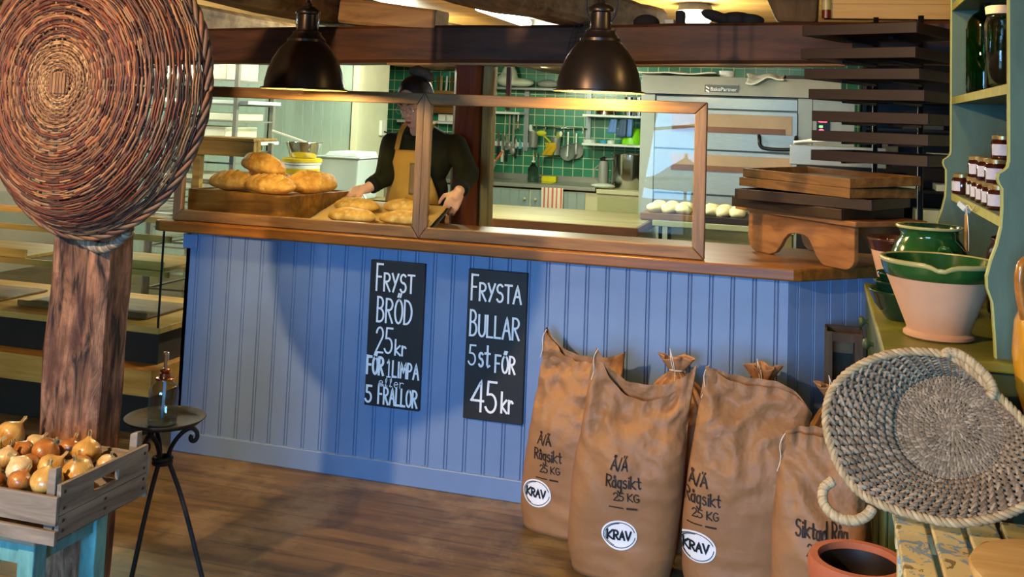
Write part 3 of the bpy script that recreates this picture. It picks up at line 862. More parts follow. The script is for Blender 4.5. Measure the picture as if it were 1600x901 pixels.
def tied_sack(loc, h, w, d, neck, rz, label, seed):
    """a sack tied at the neck, the paper fanned out above the string"""
    o = thing('tied_flour_sack', (0, 0, 0), label, 'sack', 'paper flour sacks by the counter')
    hb = h - neck
    prof = [(0.0, 0.0), (0.93, 0.0), (1.0, 0.05), (1.03, 0.4), (0.98, 0.68), (0.8, 0.82), (0.5, 0.92), (0.2, 0.985), (0.10, 1.0)]
    mb = MB(); n = 40
    def f(u, v):
        i = min(len(prof) - 2, int(v * (len(prof) - 1))); t = v * (len(prof) - 1) - i
        r = lerp(prof[i][0], prof[i + 1][0], t); z = lerp(prof[i][1], prof[i + 1][1], t)
        a = u * 2 * PI; ca, sa = math.cos(a), math.sin(a)
        q = 0.62
        x = w / 2 * math.copysign(abs(ca) ** q, ca); y = d / 2 * math.copysign(abs(sa) ** q, sa)
        k = smooth((z - 0.6) / 0.3)
        pl = 1 + k * 0.13 * math.sin(a * 11 + seed) + 0.05 * noise.noise(Vector((ca * 2 + seed, sa * 2, z * 6)))
        return Vector((x * r * pl, y * r * pl, z * hb))
    mb.grid(f, 66, 40, cu=True)
    mb.build('bag', M_paper, o, smooth=True, weld=0.0005)
    mb = MB()
    def g(u, v):
        a = u * 2 * PI; r = lerp(0.022, 0.055, v ** 0.8) * (1 + 0.22 * math.sin(a * 7 + seed) * v)
        return Vector((r * math.cos(a) * 1.15, r * math.sin(a) * 0.6, hb - 0.004 + neck * v * (1 + 0.15 * math.sin(a * 3 + seed))))
    mb.grid(g, 44, 8, cu=True)
    mb.build('frill', M_paper, o, smooth=True, solid=0.002)
    mb = MB()
    mb.tube([Vector((0.027 * math.cos(a), 0.018 * math.sin(a) - .002, hb + 0.002)) for a in np.linspace(0, 2 * PI, 16, endpoint=False)], 0.003, 6, closed=True)
    mb.tube(smoothline([(-.006, -.022, hb), (-.016, -.03, hb + .04), (-.02, -.02, hb + .075)], 2), 0.0016, 5)
    mb.tube(smoothline([(-.002, -.022, hb), (-.004, -.034, hb + .035), (-.022, -.024, hb + .085)], 2), 0.0016, 5)
    mb.tube(smoothline([(.0, -.022, hb), (.006, -.04, hb - .03), (-.002, -.05, hb - .06)], 2), 0.0016, 5)
    mb.build('string', M_string, o)
    o.location = loc; o.rotation_euler = (0, 0, rz)
    return o
tied_sack((-0.53, 4.105, 0), 0.70, 0.30, 0.20, 0.055, -0.1, 'tied flour sack peeping over the dip of the widest sack', 5)
tied_sack((-0.205, 4.105, 0), 0.70, 0.31, 0.20, 0.06, 0.05, 'tied flour sack behind the third front sack, string standing up', 9)
tied_sack((0.055, 4.0, 0), 0.68, 0.20, 0.22, 0.05, 0.0, 'rightmost tied flour sack, beside the dark wooden crate', 12)
# ------------------------------------------------------------------ wooden proving trays at the right end of the worktop
M_trayl = wood('golden brown tray wood', '#4a2f14', '#8a6030', 'x', scale=8, stretch=9, rough=0.5, bump=0.2, wear='#4a2f14', wear_amt=0.5)
M_trayd = wood('dark brown tray wood', '#150c07', '#301e13', 'x', scale=8, stretch=9, rough=0.5, bump=0.2)
M_trayin = plain('floury grey tray floor', '#6d675c', rough=0.8, var=0.12, scale=8)
M_stand = wood('brown pine stand', '#5f3a1c', '#a87345', 'x', scale=7, stretch=7, rough=0.45, bump=0.15, wear='#3f2412', wear_amt=0.35)
def tray(loc, ang, L, D, h, m, label, group, tilt=0.0, mi=None):
    """an open box tray; its front right corner stands at loc, the front runs back to the left"""
    o = thing('proving_tray', (0, 0, 0), label, 'tray', group)
    t = 0.012
    def side(name, x0, x1, y0, y1): MB().bx(x0, x1, y0, y1, 0, h).build(name, m, o, bevel=0.002)
    side('front_board', -L, 0, 0, t); side('back_board', -L, 0, D - t, D)
    side('end_board', -L, -L + t, t + .0005, D - t - .0005); side('end_board', -t, 0, t + .0005, D - t - .0005)
    MB().bx(-L + t, -t, t, D - t, 0.002, 0.012).build('tray_floor', mi or m, o)
    o.location = loc; o.rotation_euler = (tilt, 0, ang)
    return o
SA = math.radians(-48)
st = thing('arched_stand', (0, 0, 0), 'brown wooden stand with an arched cutout, under the four stacked trays', 'stand')
def arch_poly():
    P = [(-.555, .175), (-.56, .06)]
    P += [(-.555 + .05 * (1 - math.cos(a)), .06 - .06 * math.sin(a)) for a in np.linspace(0.1, PI / 2, 7)]
    P += [(-.43, 0), (-.40, .012), (-.375, .04), (-.355, .075), (-.33, .10), (-.30, .108), (-.25, .108), (-.225, .098), (-.205, .07), (-.185, .035), (-.16, .008), (-.14, 0)]
    P += [(-.05 + .05 * math.sin(a), .05 * (1 - math.cos(a))) for a in np.linspace(0.1, PI / 2, 6)]
    P += [(0.0, .175)]
    return P
MXZ = lambda y: Matrix(((1, 0, 0, 0), (0, 0, 1, y), (0, 1, 0, 0), (0, 0, 0, 1)))
MB().prism([(x * 1.17, z) for x, z in arch_poly()], MXZ(0.0), 0.022).build('side_panel', M_stand, st, bevel=0.003)
MB().prism([(x * 1.17, z) for x, z in arch_poly()], MXZ(0.30), 0.022).build('side_panel', M_stand, st, bevel=0.003)
MB().prism([(-.71, -.03), (-.70, -.035), (.035, -.035), (.04, -.03), (.04, .345), (.03, .352), (-.70, .352), (-.71, .34)], Matrix.Translation((0, 0, .1755)), 0.021).build('top_board', M_stand, st, bevel=0.006)
st.location = (0.125, 4.285, 1.0485); st.rotation_euler = (0, 0, SA)
zt = 1.0485 + 0.1975
def dirv(a): return Vector((math.cos(a), math.sin(a), 0))
tray((0.075, 4.262, zt), math.radians(-41), 0.60, 0.38, 0.042, M_trayd, 'lowest of four stacked trays, lying on the arched stand', 'trays stacked on the arched stand')
tray((0.185, 4.245, zt + .043), math.radians(-26), 0.60, 0.38, 0.042, M_trayd, 'dark second tray from below on the arched stand, jutting out right', 'trays stacked on the arched stand')
tray((0.105, 4.262, zt + .086), math.radians(-46), 0.66, 0.37, 0.038, M_trayl, 'golden brown tray directly under the topmost of the stack', 'trays stacked on the arched stand')
tray((0.106, 4.258, zt + .1245), math.radians(-49), 0.68, 0.37, 0.038, M_trayl, 'topmost golden brown tray of the stack, open and floury inside', 'trays stacked on the arched stand', mi=M_trayin, tilt=.035)

P1, P2 = (0.235, 5.115), (0.425, 5.02)
rk = thing('tray_rack', (0.33, 5.07, 0), 'black two pole rack behind the counter end holding the spaced dark trays', 'rack')
for p in (P1, P2):
    MB().tube([(p[0], p[1], 0.012), (p[0], p[1], 2.13)], 0.013, 10).build('pole', M_black, rk, smooth=True)
MB().bar((0.10, 5.19, .006), (0.56, 4.96, .006), 0.12, 0.012).build('foot_plate', M_black, rk)
words = ['topmost', 'second', 'third', 'fourth', 'fifth', 'sixth', 'lowest']
for i, (a, b) in enumerate((((1270, 62), (1432, 51)), ((1262, 97), (1430, 90)), ((1275, 129), (1436, 124)), ((1279, 158), (1444, 158)), ((1284, 194), (1450, 195)), ((1280, 222), (1450, 228)), ((1285, 253), (1449, 261)))):
    R_ = PY(b[0], b[1], 4.53)
    lab = '%s dark tray%s on the two pole rack beside the green hutch' % (words[i], ' from the top' if 0 < i < 6 else '')
    t = tray((R_.x, R_.y, R_.z), math.radians(-27), 0.515, 0.42, 0.046, M_trayd, lab, 'dark trays on the rack')
    for p in (P1, P2):
        MB().bar((p[0], p[1], R_.z - .006), (p[0] - .145, p[1] - .285, R_.z - .006), .02, .01).build('tray_arm', M_black, rk)

# ------------------------------------------------------------------ green dresser with a hutch
M_green = plain('lit olive dresser top', '#76772a', rough=0.38, var=0.22, scale=7, bump=0.1, stretch=(1, 5, 1))  # yellow light falling on the top is put into this olive colour
M_greend = plain('dark green painted wood', '#3c4a2c', rough=0.5, var=0.2, scale=8, bump=0.1)
M_hutch = plain('grey green painted hutch', '#495f4e', rough=0.5, var=0.12, scale=6, bump=0.15, stretch=(4, 4, 1))
M_hedge = plain('pale yellow green edge', '#a9ac5e', rough=0.5, var=0.12, scale=20)  # front edges a lighter yellow green than the panels
DZ = 1.0
dr = thing('green_dresser', (0.5, 3.7, 0), 'green painted dresser with shelves above, right of the counter', 'dresser')
MB().bx(0.165, 0.86, 3.05, 4.36, DZ - 0.028, DZ).build('dresser_top', M_green, dr, bevel=0.006)
MB().bx(0.185, 0.85, 3.07, 4.34, 0.08, DZ - 0.029).build('carcass', M_greend, dr, bevel=0.004)
MB().bx(0.20, 0.84, 3.09, 4.32, 0.0, 0.079).build('plinth', M_greend, dr)
for k in range(3):
    y0 = 3.09 + k * 0.417
    d = MB().bx(0.172, 0.1845, y0, y0 + 0.40, DZ - 0.19, DZ - 0.04).build('drawer', M_greend, dr, bevel=0.004)
    mb = MB(); Mk = Matrix.Rotation(-PI / 2, 3, 'Y')
    mb.lathe([(0.007, 0), (0.007, 0.01), (0.018, 0.018), (0.02, 0.026), (0.012, 0.034), (0, 0.036)], 16, c=(0.172, y0 + 0.2, DZ - 0.11), M=Mk)
    mb.build('knob', M_greend, d, smooth=True)
    MB().bx(0.174, 0.1845, y0, y0 + 0.40, 0.12, DZ - 0.21).build('door', M_greend, dr, bevel=0.004)
PROF = [(.80, DZ), (.455, DZ), (.452, 1.06), (.446, 1.147), (.433, 1.185), (.432, 1.215), (.443, 1.26), (.457, 1.30), (.468, 1.35), (.471, 1.40), (.471, 1.455), (.463, 1.468), (.459, 1.482), (.462, 1.495), (.474, 1.503), (.484, 1.513), (.488, 1.53), (.488, 2.28), (.80, 2.28)]
for y in (3.10, 4.44):
    nm = 'side_panel'
    s_ = MB().prism(PROF, MXZ(y), 0.024).build(nm, M_hutch, dr, bevel=0.0)
    eg = MB()
    for (a, b) in zip(PROF[1:-2], PROF[2:-1]):
        eg.hexa([(a[0] - .0015, y - .0006, a[1]), (a[0] - .0015, y + .0246, a[1]), (a[0] + .0035, y + .0246, a[1]), (a[0] + .0035, y - .0006, a[1])],
                [(b[0] - .0015, y - .0006, b[1]), (b[0] - .0015, y + .0246, b[1]), (b[0] + .0035, y + .0246, b[1]), (b[0] + .0035, y - .0006, b[1])])
    eg.build('pale_edge', M_hedge, s_)
for z in (1.365, 1.742, 2.115):
    s_ = MB().bx(.497, .795, 3.125, 4.439, z - 0.024, z).build('shelf', M_hutch, dr)
    MB().bx(.4905, .4965, 3.125, 4.439, z - 0.027, z + 0.001).build('shelf_edge', M_hedge, s_)
MB().bx(.8005, .812, 3.10, 4.464, DZ + .001, 2.28).build('hutch_back', M_hutch, dr)

# ------------------------------------------------------------------ pottery on the dresser
M_clay = plain('bare buff clay', '#c69c7c', rough=0.75, var=0.07, scale=9, bump=0.15)
M_glaze = plain('green glaze', '#1f4f25', rough=0.12, var=0.35, scale=9, coat=0.6, spec=0.6)
M_dglaze = plain('dark green glaze', '#12301f', rough=0.14, var=0.3, scale=9, coat=0.5, spec=0.6)
M_rim = plain('pale glaze rim', '#a3a068', rough=0.25, var=0.15)
M_bglaze = plain('brown glaze', '#3a1f16', rough=0.25, var=0.2)
def spout(a, z): return 1.0
pa = thing('clay_bowl', (0.335, 3.335, DZ), 'large buff clay bowl with a green glazed rim and pouring lip', 'pot')
cx, cy = 0.335, 3.335
LIP = -PI / 2 - 0.05
def lipw(zmin):
    def w(a, z):
        d = (a - LIP + PI) % (2 * PI) - PI
        return 1 + 0.05 * math.exp(-(d / 0.16) ** 2) * smooth((z - zmin) / 0.05)
    return w
def lipz(mb, z0):
    for v in mb.bm.verts:
        a = math.atan2(v.co.y - cy, v.co.x - cx); d = (a - LIP + PI) % (2 * PI) - PI
        v.co.z -= 0.014 * math.exp(-(d / 0.16) ** 2) * smooth((v.co.z - z0) / 0.02)
mb = MB().lathe([(0, .0), (.090, 0), (.098, .006), (.098, .014), (.088, .022), (.090, .03), (.1465, .176)], 56, c=(cx, cy, DZ)); 
mb.build('clay_body', M_clay, pa, smooth=True, flat_angle=50)
mb = MB().lathe([(.1465, .1765), (.150, .178), (.158, .198), (.163, .216)], 56, c=(cx, cy, DZ), wob=lipw(.18)); lipz(mb, DZ + .20)
mb.build('glazed_band', M_glaze, pa, smooth=True)
mb = MB().lathe([(.163, .2162), (.167, .221), (.166, .228), (.159, .230), (.155, .226)], 56, c=(cx, cy, DZ), wob=lipw(.18)); lipz(mb, DZ + .20)
mb.build('rim', M_rim, pa, smooth=True)
mb = MB().lathe([(.155, .2258), (.147, .20), (.085, .035), (.06, .025), (0, .025)], 56, c=(cx, cy, DZ), wob=lipw(.18)); lipz(mb, DZ + .20)
mb.build('glazed_inside', M_glaze, pa, smooth=True)
pb = thing('green_jar', (0.352, 3.80, DZ), 'round green glazed jar with a wide neck behind the buff clay bowl', 'pot')
mb = MB().lathe([(0, .0), (.075, 0), (.085, .01), (.118, .07), (.13, .13), (.126, .18), (.108, .225), (.094, .245), (.092, .258), (.100, .272), (.106, .276)], 44, c=(0.352, 3.80, DZ)); mb.build('jar_body', M_glaze, pb, smooth=True)
MB().lathe([(.106, .2765), (.109, .281), (.106, .286), (.100, .285)], 44, c=(0.352, 3.80, DZ)).build('rim', M_rim, pb, smooth=True)
MB().lathe([(.100, .2845), (.087, .258), (.10, .22), (.118, .15), (.10, .05), (0, .03)], 44, c=(0.352, 3.80, DZ)).build('glazed_inside', M_dglaze, pb, smooth=True)
MB().tube(smoothline([(.372, 3.672, DZ + .205), (.374, 3.655, DZ + .225), (.395, 3.652, DZ + .225), (.41, 3.66, DZ + .20), (.41, 3.675, DZ + .185)], 2), .010, 8).build('lug_handle', M_glaze, pb, smooth=True)
x0, y0 = 0.25, 3.58
for k, (z, r, h, lab) in enumerate(((0, .102, .095, 'dark green glazed bowl left behind the buff clay bowl, lowest of three'), (.048, .085, .075, 'middle dark green dish of the pile behind the buff clay bowl'), (.087, .076, .062, 'top dark green dish of the pile behind the buff clay bowl'))):
    MBo = MB().lathe([(0, .004), (r * .42, 0), (r * .48, .004), (r * .80, h * .5), (r * .97, h * .9), (r * 1.03, h * .97), (r, h), (r * .94, h * .95), (r * .76, h * .5), (r * .42, .012), (0, .012)], 40, c=(x0, y0, DZ + z))
    tag(MBo.build('green_bowl', M_dglaze, smooth=True, at=(x0, y0, DZ + z)), lab, 'bowl', 'dark green bowls on the dresser')
pd = thing('sweet_pot', (0.285, 4.17, DZ), 'buff clay flowerpot with a brown glazed rim, sweets inside', 'pot')
cx2, cy2 = 0.285, 4.17
MB().lathe([(0, 0), (.062, 0), (.068, .008), (.104, .155)], 36, c=(cx2, cy2, DZ)).build('clay_body', M_clay, pd, smooth=True, flat_angle=50)
MB().lathe([(.104, .1553), (.115, .19), (.121, .196), (.119, .203), (.111, .20), (.10, .16), (.09, .14), (0, .135)], 36, c=(cx2, cy2, DZ)).build('glazed_rim', M_bglaze, pd, smooth=True)
M_red = plain('red sweet wrapper', '#b4191c', rough=0.3, var=0.3, scale=30); M_wht = plain('white sweet wrapper', '#c9bdb2', rough=0.35, var=0.25, scale=40)
for k in range(9):
    a = k * 2.4; rr = .03 + .009 * k
    c = Vector((cx2 + rr * math.cos(a), cy2 + rr * math.sin(a), DZ + .172 + .008 * (k % 3)))
    e = (rnd.uniform(-.8, .8), rnd.uniform(-.5, .5), rnd.uniform(0, 6))
    R = rotm(e)
    mb = MB().ball(c, (.02, .013, .012), e, 10, 6)
    for s in (-1, 1):
        q = c + R @ Vector((s * .017, 0, 0))
        mb._add([q, q + R @ Vector((s * .018, .016, .006)), q + R @ Vector((s * .02, 0, -.004)), q + R @ Vector((s * .018, -.016, .006))], [(0, 1, 2), (0, 2, 3)])
    tag(mb.build('wrapped_sweet', M_red if k % 3 == 0 else M_wht, smooth=True), ('red' if k % 3 == 0 else 'whitish') + ' wrapped sweet in the brown rimmed clay flowerpot', 'sweet', 'red wrapped sweets in the flowerpot' if k % 3 == 0 else 'whitish wrapped sweets in the flowerpot')
# dark crock deep under the lower shelf
ck = MB().lathe([(0, 0), (.11, 0), (.125, .02), (.135, .12), (.125, .22), (.11, .245), (.118, .258), (.112, .262), (.10, .25), (.115, .2), (.12, .1), (0, .02)], 36, c=(.655, 3.78, DZ))
tag(ck.build('brown_crock', M_bglaze, smooth=True, at=(.655, 3.78, DZ)), 'dark brown glazed crock under the lower hutch shelf', 'pot')
tg = thing('hanging_tag', (.484, 3.93, 1.10), 'long brown card tag hanging by strings from the lower hutch shelf', 'tag')
MB().bx(.4815, .4835, 3.90, 3.965, 1.16, 1.318).build('card', plain('brown tag card', '#a8824c', rough=0.8), tg)
mb = MB()
mb.tube(smoothline([(.482, 3.93, 1.318), (.478, 3.92, 1.345), (.484, 3.88, 1.36), (.479, 3.76, 1.34), (.478, 3.66, 1.372)], 2), .0018, 5)
mb.tube(smoothline([(.482, 3.92, 1.345), (.47, 3.80, 1.33), (.47, 3.76, 1.27), (.472, 3.78, 1.21)], 2), .0018, 5)
mb.build('string', M_string, tg)
MB().box((.478, 3.935, 1.345), (.03, .05, .02), (.4, .3, .5)).build('paper_knot', plain('pale blue paper', '#a9bccb', rough=.7), tg, bevel=.004)
# jam jars
M_jam = plain('dark red jam in glass', '#35100c', rough=0.08, var=0.2, coat=0.8, spec=0.6); M_lid = plain('gold lid', '#b09a68', rough=0.3, metal=0.7)
M_jlab = plain('printed white label', '#b9bccb', rough=0.6, var=0.12, scale=60)
def jar(x, y, z, label, s=1.0, lab_a=-2.2):
    o = thing('jam_jar', (x, y, z), label, 'jar', 'jam jars on the lower hutch shelf')
    MB().lathe([(0, 0), (.030 * s, 0), (.034 * s, .004), (.034 * s, .052 * s), (.029 * s, .058 * s), (.029 * s, .060 * s), (0, .060 * s)], 28, c=(x, y, z)).build('glass_body', M_jam, o, smooth=True, flat_angle=50)
    MB().lathe([(.0, .0605 * s), (.031 * s, .0605 * s), (.0315 * s, .071 * s), (.029 * s, .073 * s), (0, .073 * s)], 28, c=(x, y, z)).build('lid', M_lid, o, smooth=True, flat_angle=50)
    MB().lathe([(.0346 * s, .012 * s), (.0346 * s, .046 * s)], 12, c=(x, y, z), a0=lab_a - .75, a1=lab_a + .75).build('label', M_jlab, o, smooth=True)
SH = 1.3655
jar(.523, 4.385, SH, 'jam jar alone at the far left end of the lower hutch shelf', 1.08, -2.6)
def jx(px, y): return max(.525, PY(px, 290, y).x)
row = [(1525, 4.18), (1532, 4.04), (1541, 3.89), (1551, 3.74), (1561, 3.58)]
who = ['farthest in its row', 'second farthest in its row', 'in the middle of its row', 'second nearest in its row', 'nearest in its row']
for (x, y), w in zip(row, who): jar(jx(x, y), y, SH, 'lower jam jar on the hutch shelf, ' + w, 1.06, -2.1)
for (x, y), w in zip([(1529, 4.09), (1543, 3.88), (1557, 3.67)], ['farthest', 'middle', 'nearest']): jar(jx(x, y), y, SH + .0785, 'jam jar of the upper layer on the hutch shelf, ' + w, 1.06, -2.0)
jar(jx(1567, 3.68), 3.68, SH + .1565, 'single jam jar on top of the pile, touching the near side panel', 1.06, -2.0)
# bottles on the upper shelf
M_gbot = glass('green demijohn glass', '#1d8a45', ior=1.45)
bx_, by_ = PY(1539, 80, 4.2).x, 4.2
tag(MB().lathe([(a * .66, z * .95) for a, z in ((0, .004), (.085, 0), (.098, .012), (.1, .03), (.1, .265), (.092, .295), (.065, .322), (.036, .335), (.03, .345), (.03, .362), (.036, .365), (.036, .38), (.027, .38), (.025, .345), (.032, .33), (.06, .315), (.087, .29), (.094, .265), (.094, .03), (.08, .012), (0, .014))], 44, c=(bx_, by_, 1.7425)).build('green_bottle', M_gbot, smooth=True, at=(bx_, by_, 1.7425)), 'big dark green glass bottle on the upper hutch shelf', 'bottle')
cj = thing('storage_jar', (.572, 3.78, 1.7425), 'clear storage jar of pale shells beside the green glass bottle', 'jar')
MB().lathe([(0, .003), (.046, 0), (.052, .01), (.052, .23), (.045, .25), (.045, .262), (.04, .262), (.041, .248), (.048, .23), (.048, .012), (0, .01)], 36, c=(.572, 3.78, 1.7425)).build('glass_body', M_kgl, cj, smooth=True)
MB().ball((.572, 3.78, 1.7425 + .075), (.04, .04, .062), None, 14, 10).build('contents', plain('tan shells', '#b08a6c', rough=0.6, var=0.3, scale=30, bump=.6), cj, smooth=True)
MB().lathe([(0, .2625), (.048, .2625), (.05, .285), (.046, .29), (0, .292)], 30, c=(.572, 3.78, 1.7425)).build('lid', plain('pale wooden lid', '#cbb9a0', rough=.6), cj, smooth=True, flat_angle=50)

# dark wooden crate standing on end between counter and dresser
cr = thing('dark_crate', (0.09, 4.28, 0), 'dark weathered wooden crate on end between counter corner and green dresser', 'crate')
M_crd = wood('dark crate wood', '#2a221a', '#4e4234', 'z', scale=8, stretch=8, rough=0.75, bump=.3)
for x in (0.018, 0.128): MB().bx(x, x + .03, 4.17, 4.20, 0, .83).build('corner_post', M_crd, cr, bevel=.002)
for z0, z1 in ((.0, .06), (.40, .46), (.80, .83)): MB().bx(.048, .128, 4.172, 4.19, z0, z1).build('cross_board', M_crd, cr)
MB().bx(.02, .158, 4.33, 4.345, 0, .83).build('back_board', M_crd, cr)
for x in (.0185, .15): MB().bx(x, x + .008, 4.2, 4.33, .0, .83).build('side_board', M_crd, cr)
MB().bx(.05, .126, 4.315, 4.329, .73, .79).build('slat', M_trayl, cr)
# ------------------------------------------------------------------ things in the right foreground
BZ = 0.70
M_paint = plain('flaking cream and blue paint', '#bfae7c', rough=0.7, var=0.15, scale=10, bump=0.3)
def flaking(name):
    m, nt, b = _new(name)
    tc = _n(nt, 'ShaderNodeTexCoord')
    nz = _n(nt, 'ShaderNodeTexNoise', Scale=22.0, Detail=5.0, Roughness=.6, Distortion=.8); nt.links.new(tc.outputs['Object'], nz.inputs['Vector'])
    r = _ramp(nt, nz.outputs['Fac'], [(0.0, lin('#7a6a44')), (0.36, lin('#cdbb84')), (0.56, lin('#7f97a6')), (0.66, lin('#8fa9b4'))])
    r.color_ramp.interpolation = 'CONSTANT'
    nt.links.new(r.outputs[0], b.inputs['Base Color']); b.inputs['Roughness'].default_value = .7
    _bump(nt, b, nz.outputs['Fac'], .4, .002)
    return m
M_flake = flaking('flaking cream and blue paint')
bn = thing('slatted_bench', (0.45, 2.35, 0), 'slatted bench in flaking cream and blue paint under the straw basket', 'bench')
for i in range(7):
    x = 0.172 + i * 0.079
    MB().bx(x, x + 0.066, 1.95, 2.73, BZ - 0.022, BZ).build('slat', M_flake, bn, bevel=0.004)
for y in (2.03, 2.64): MB().bx(0.175, 0.72, y, y + 0.04, BZ - 0.065, BZ - 0.0225).build('cross_rail', M_flake, bn)
for x in (0.18, 0.67):
    for y in (2.03, 2.64): MB().bx(x, x + .04, y, y + .04, 0, BZ - 0.0655).build('leg', M_flake, bn)

M_tcl = plain('orange terracotta', '#a85c3c', rough=0.75, var=0.12, scale=9, bump=0.2)
tp = thing('terracotta_pot', (.10, 2.79, 0), 'tall empty orange terracotta pot on the floor before the slatted bench', 'pot')
MB().lathe([(0, 0), (.075, 0), (.08, .01), (.105, .48), (.118, .485), (.122, .53), (.117, .545), (.098, .545), (.095, .53)], 48, c=(.10, 2.79, 0)).build('pot_wall', M_tcl, tp, smooth=True, flat_angle=60)
MB().lathe([(.0948, .5298), (.090, .50), (.07, .05), (0, .04)], 48, c=(.10, 2.79, 0)).build('dark_lining', plain('dark pot inside', '#1d1614', rough=.5), tp, smooth=True)  # inside much darker than the pot wall

# boards on the bench
M_bd = wood('pale beech board', '#a98144', '#d2b074', 'x', scale=6, stretch=8, rough=0.5, bump=.1)
M_bd2 = wood('orange wooden board', '#8f5d22', '#c08a45', 'x', scale=6, stretch=8, rough=0.5, bump=.1)
rb = MB().lathe([(0, 0), (.17, 0), (.182, .008), (.186, .022), (.182, .03), (.17, .033), (0, .033)], 56, c=(.475, 2.30, BZ + .026))
tag(rb.build('round_board', M_bd, smooth=True, flat_angle=45, at=(.475, 2.30, BZ + .026)), 'round pale wooden board on top of the orange board on the bench', 'board')
ob = [(.32, 2.2), (.33, 2.49), (.345, 2.52), (.375, 2.53), (.70, 2.53), (.70, 2.18), (.34, 2.18)]
tag(MB().prism(ob, Matrix.Translation((0, 0, BZ + .0005)), .025).build('chopping_board', M_bd2, bevel=.008, smooth=True, flat_angle=40, at=(.5, 2.4, BZ)), 'orange brown chopping board with rounded corners under the round board', 'board')

# side table and yellow jug
M_tab = wood('dark table wood', '#2b1d12', '#54391f', 'x', rough=.5)
tb = thing('side_table', (.65, 2.91, 0), 'dark wooden side table behind the straw basket, carrying the yellow jug', 'table')
MB().bx(.40, .95, 2.785, 3.035, .84, .865).build('table_top', M_tab, tb, bevel=.004)
for x in (.41, .90):
    for y in (2.795, 2.985): MB().bx(x, x + .04, y, y + .04, 0, .8395).build('leg', M_tab, tb)
M_jug = plain('yellow honey glaze', '#c08a20', rough=0.2, var=0.22, scale=8, coat=0.5, bump=.1, spec=.6)
jx, jy, jz = .583, 2.912, .8655
jg = thing('yellow_jug', (jx, jy, jz), 'tall yellow glazed jug with a brown handle at the right edge', 'jug')
MB().lathe([(0, .0), (.075, 0), (.082, .01), (.108, .10), (.118, .19), (.112, .27), (.085, .335), (.06, .37), (.055, .40), (.062, .43), (.056, .43), (.05, .40), (.055, .36), (0, .30)], 48, c=(jx, jy, jz)).build('jug_body', M_jug, jg, smooth=True)
ha = math.radians(200)
hd = Vector((math.cos(ha), math.sin(ha), 0))
c = Vector((jx, jy, jz))
MB().tube(smoothline([c + hd * .052 + Vector((0, 0, .405)), c + hd * .075 + Vector((0, 0, .43)), c + hd * .105 + Vector((0, 0, .425)), c + hd * .118 + Vector((0, 0, .385)), c + hd * .112 + Vector((0, 0, .33)), c + hd * .100 + Vector((0, 0, .28))], 3), .0135, 12, flat=.75).build('handle', plain('brown runny glaze', '#a06a2c', rough=.2, var=.35, scale=25, coat=.5), jg, smooth=True)

# ------------------------------------------------------------------ woven straw basket leaning on the boards and the table
M_straw = islands('braided straw', ['#5a5044', '#857762', '#70604b', '#988971', '#655646', '#a5957d', '#7a6c59'], rough=.85)
M_rope = islands('straw cord', ['#b09a74', '#c4b08a', '#9c8762', '#d0bf9a'], rough=.85)
sbk = thing('straw_basket', (.30, 2.55, .8), 'flattened round grey straw basket with two rope handles, leaning at bottom right', 'basket')
NRM = Vector((-.12, -.84, .52)).normalized()
ORG = PY(1487, 668, 2.775)
def on_plane(x, y, h=0.0):
    d = ray(x, y); o = ORG + NRM * h
    return CO + d * ((o - CO).dot(NRM) / d.dot(NRM))
OUT = [(1290, 668), (1291, 630), (1303, 602), (1330, 577), (1370, 557), (1410, 549), (1445, 549), (1475, 553), (1500, 563), (1530, 590), (1560, 618), (1598, 655), (1632, 700), (1640, 750), (1612, 785), (1575, 803), (1530, 815), (1485, 818), (1440, 808), (1400, 797), (1360, 782), (1330, 758), (1305, 720)]
IN = [(1392, 668), (1394, 640), (1402, 618), (1420, 600), (1446, 588), (1472, 583), (1496, 585), (1518, 592), (1536, 604), (1550, 618), (1562, 634), (1572, 655), (1578, 680), (1574, 705), (1562, 726), (1545, 742), (1520, 752), (1492, 756), (1465, 752), (1440, 742), (1420, 727), (1404, 708), (1395, 688)]
def loop_pts(px, n, h):
    P = smoothline([(a, b, 0) for a, b in px], 3, closed=True)
    L = len(P); out = []
    acc = [0.0]
    for i in range(L): acc.append(acc[-1] + (P[(i + 1) % L] - P[i]).length)
    for k in range(n):
        s = acc[-1] * k / n
        i = max(j for j in range(L) if acc[j] <= s)
        t = (s - acc[i]) / max(1e-6, acc[i + 1] - acc[i])
        q = P[i].lerp(P[(i + 1) % L], t); out.append(q)
    return out
NP = 220
lo, li = loop_pts(OUT, NP, 0), loop_pts(IN, NP, 0)
def align(a, b):                    # start both loops at the same bearing
    c = Vector((1487, 668, 0))
    def rot(p):
        k = min(range(len(p)), key=lambda i: abs(math.atan2(p[i].y - c.y, p[i].x - c.x) + PI / 2)); return p[k:] + p[:k]
    return rot(a), rot(b)
lo, li = align(lo, li)
def braid(mb, path, rr, tw, phase=0.0, n=5, strands=3, seglen=9):
    """a flat plait: short overlapping straws laid along the path, crossing it in a herringbone"""
    m = len(path)
    for s in range(strands):
        for k in range(0, m, seglen):
            pts = []
            r = rr[k % m] if isinstance(rr, list) else rr
            for j in range(seglen + 1):
                i = (k + j) % m
                a, b = path[i - 1][0], path[(i + 1) % m][0]
                t = (b - a).normalized(); p, nn = path[i]
                bi = t.cross(nn)
                w = (j / seglen - 0.5) * 2 * (1 if s % 2 else -1)
                pts.append(p + bi * (w * r * 0.95 + (s - 1) * r * 0.12) + nn * (r * (0.42 + 0.3 * math.cos(w * 1.5)) + 0.0006 * s))
            mb.tube(pts, [r * 0.30] + [r * 0.46] * (seglen - 1) + [r * 0.30], n)
mb = MB()
ctr = Vector((1487, 668, 0))
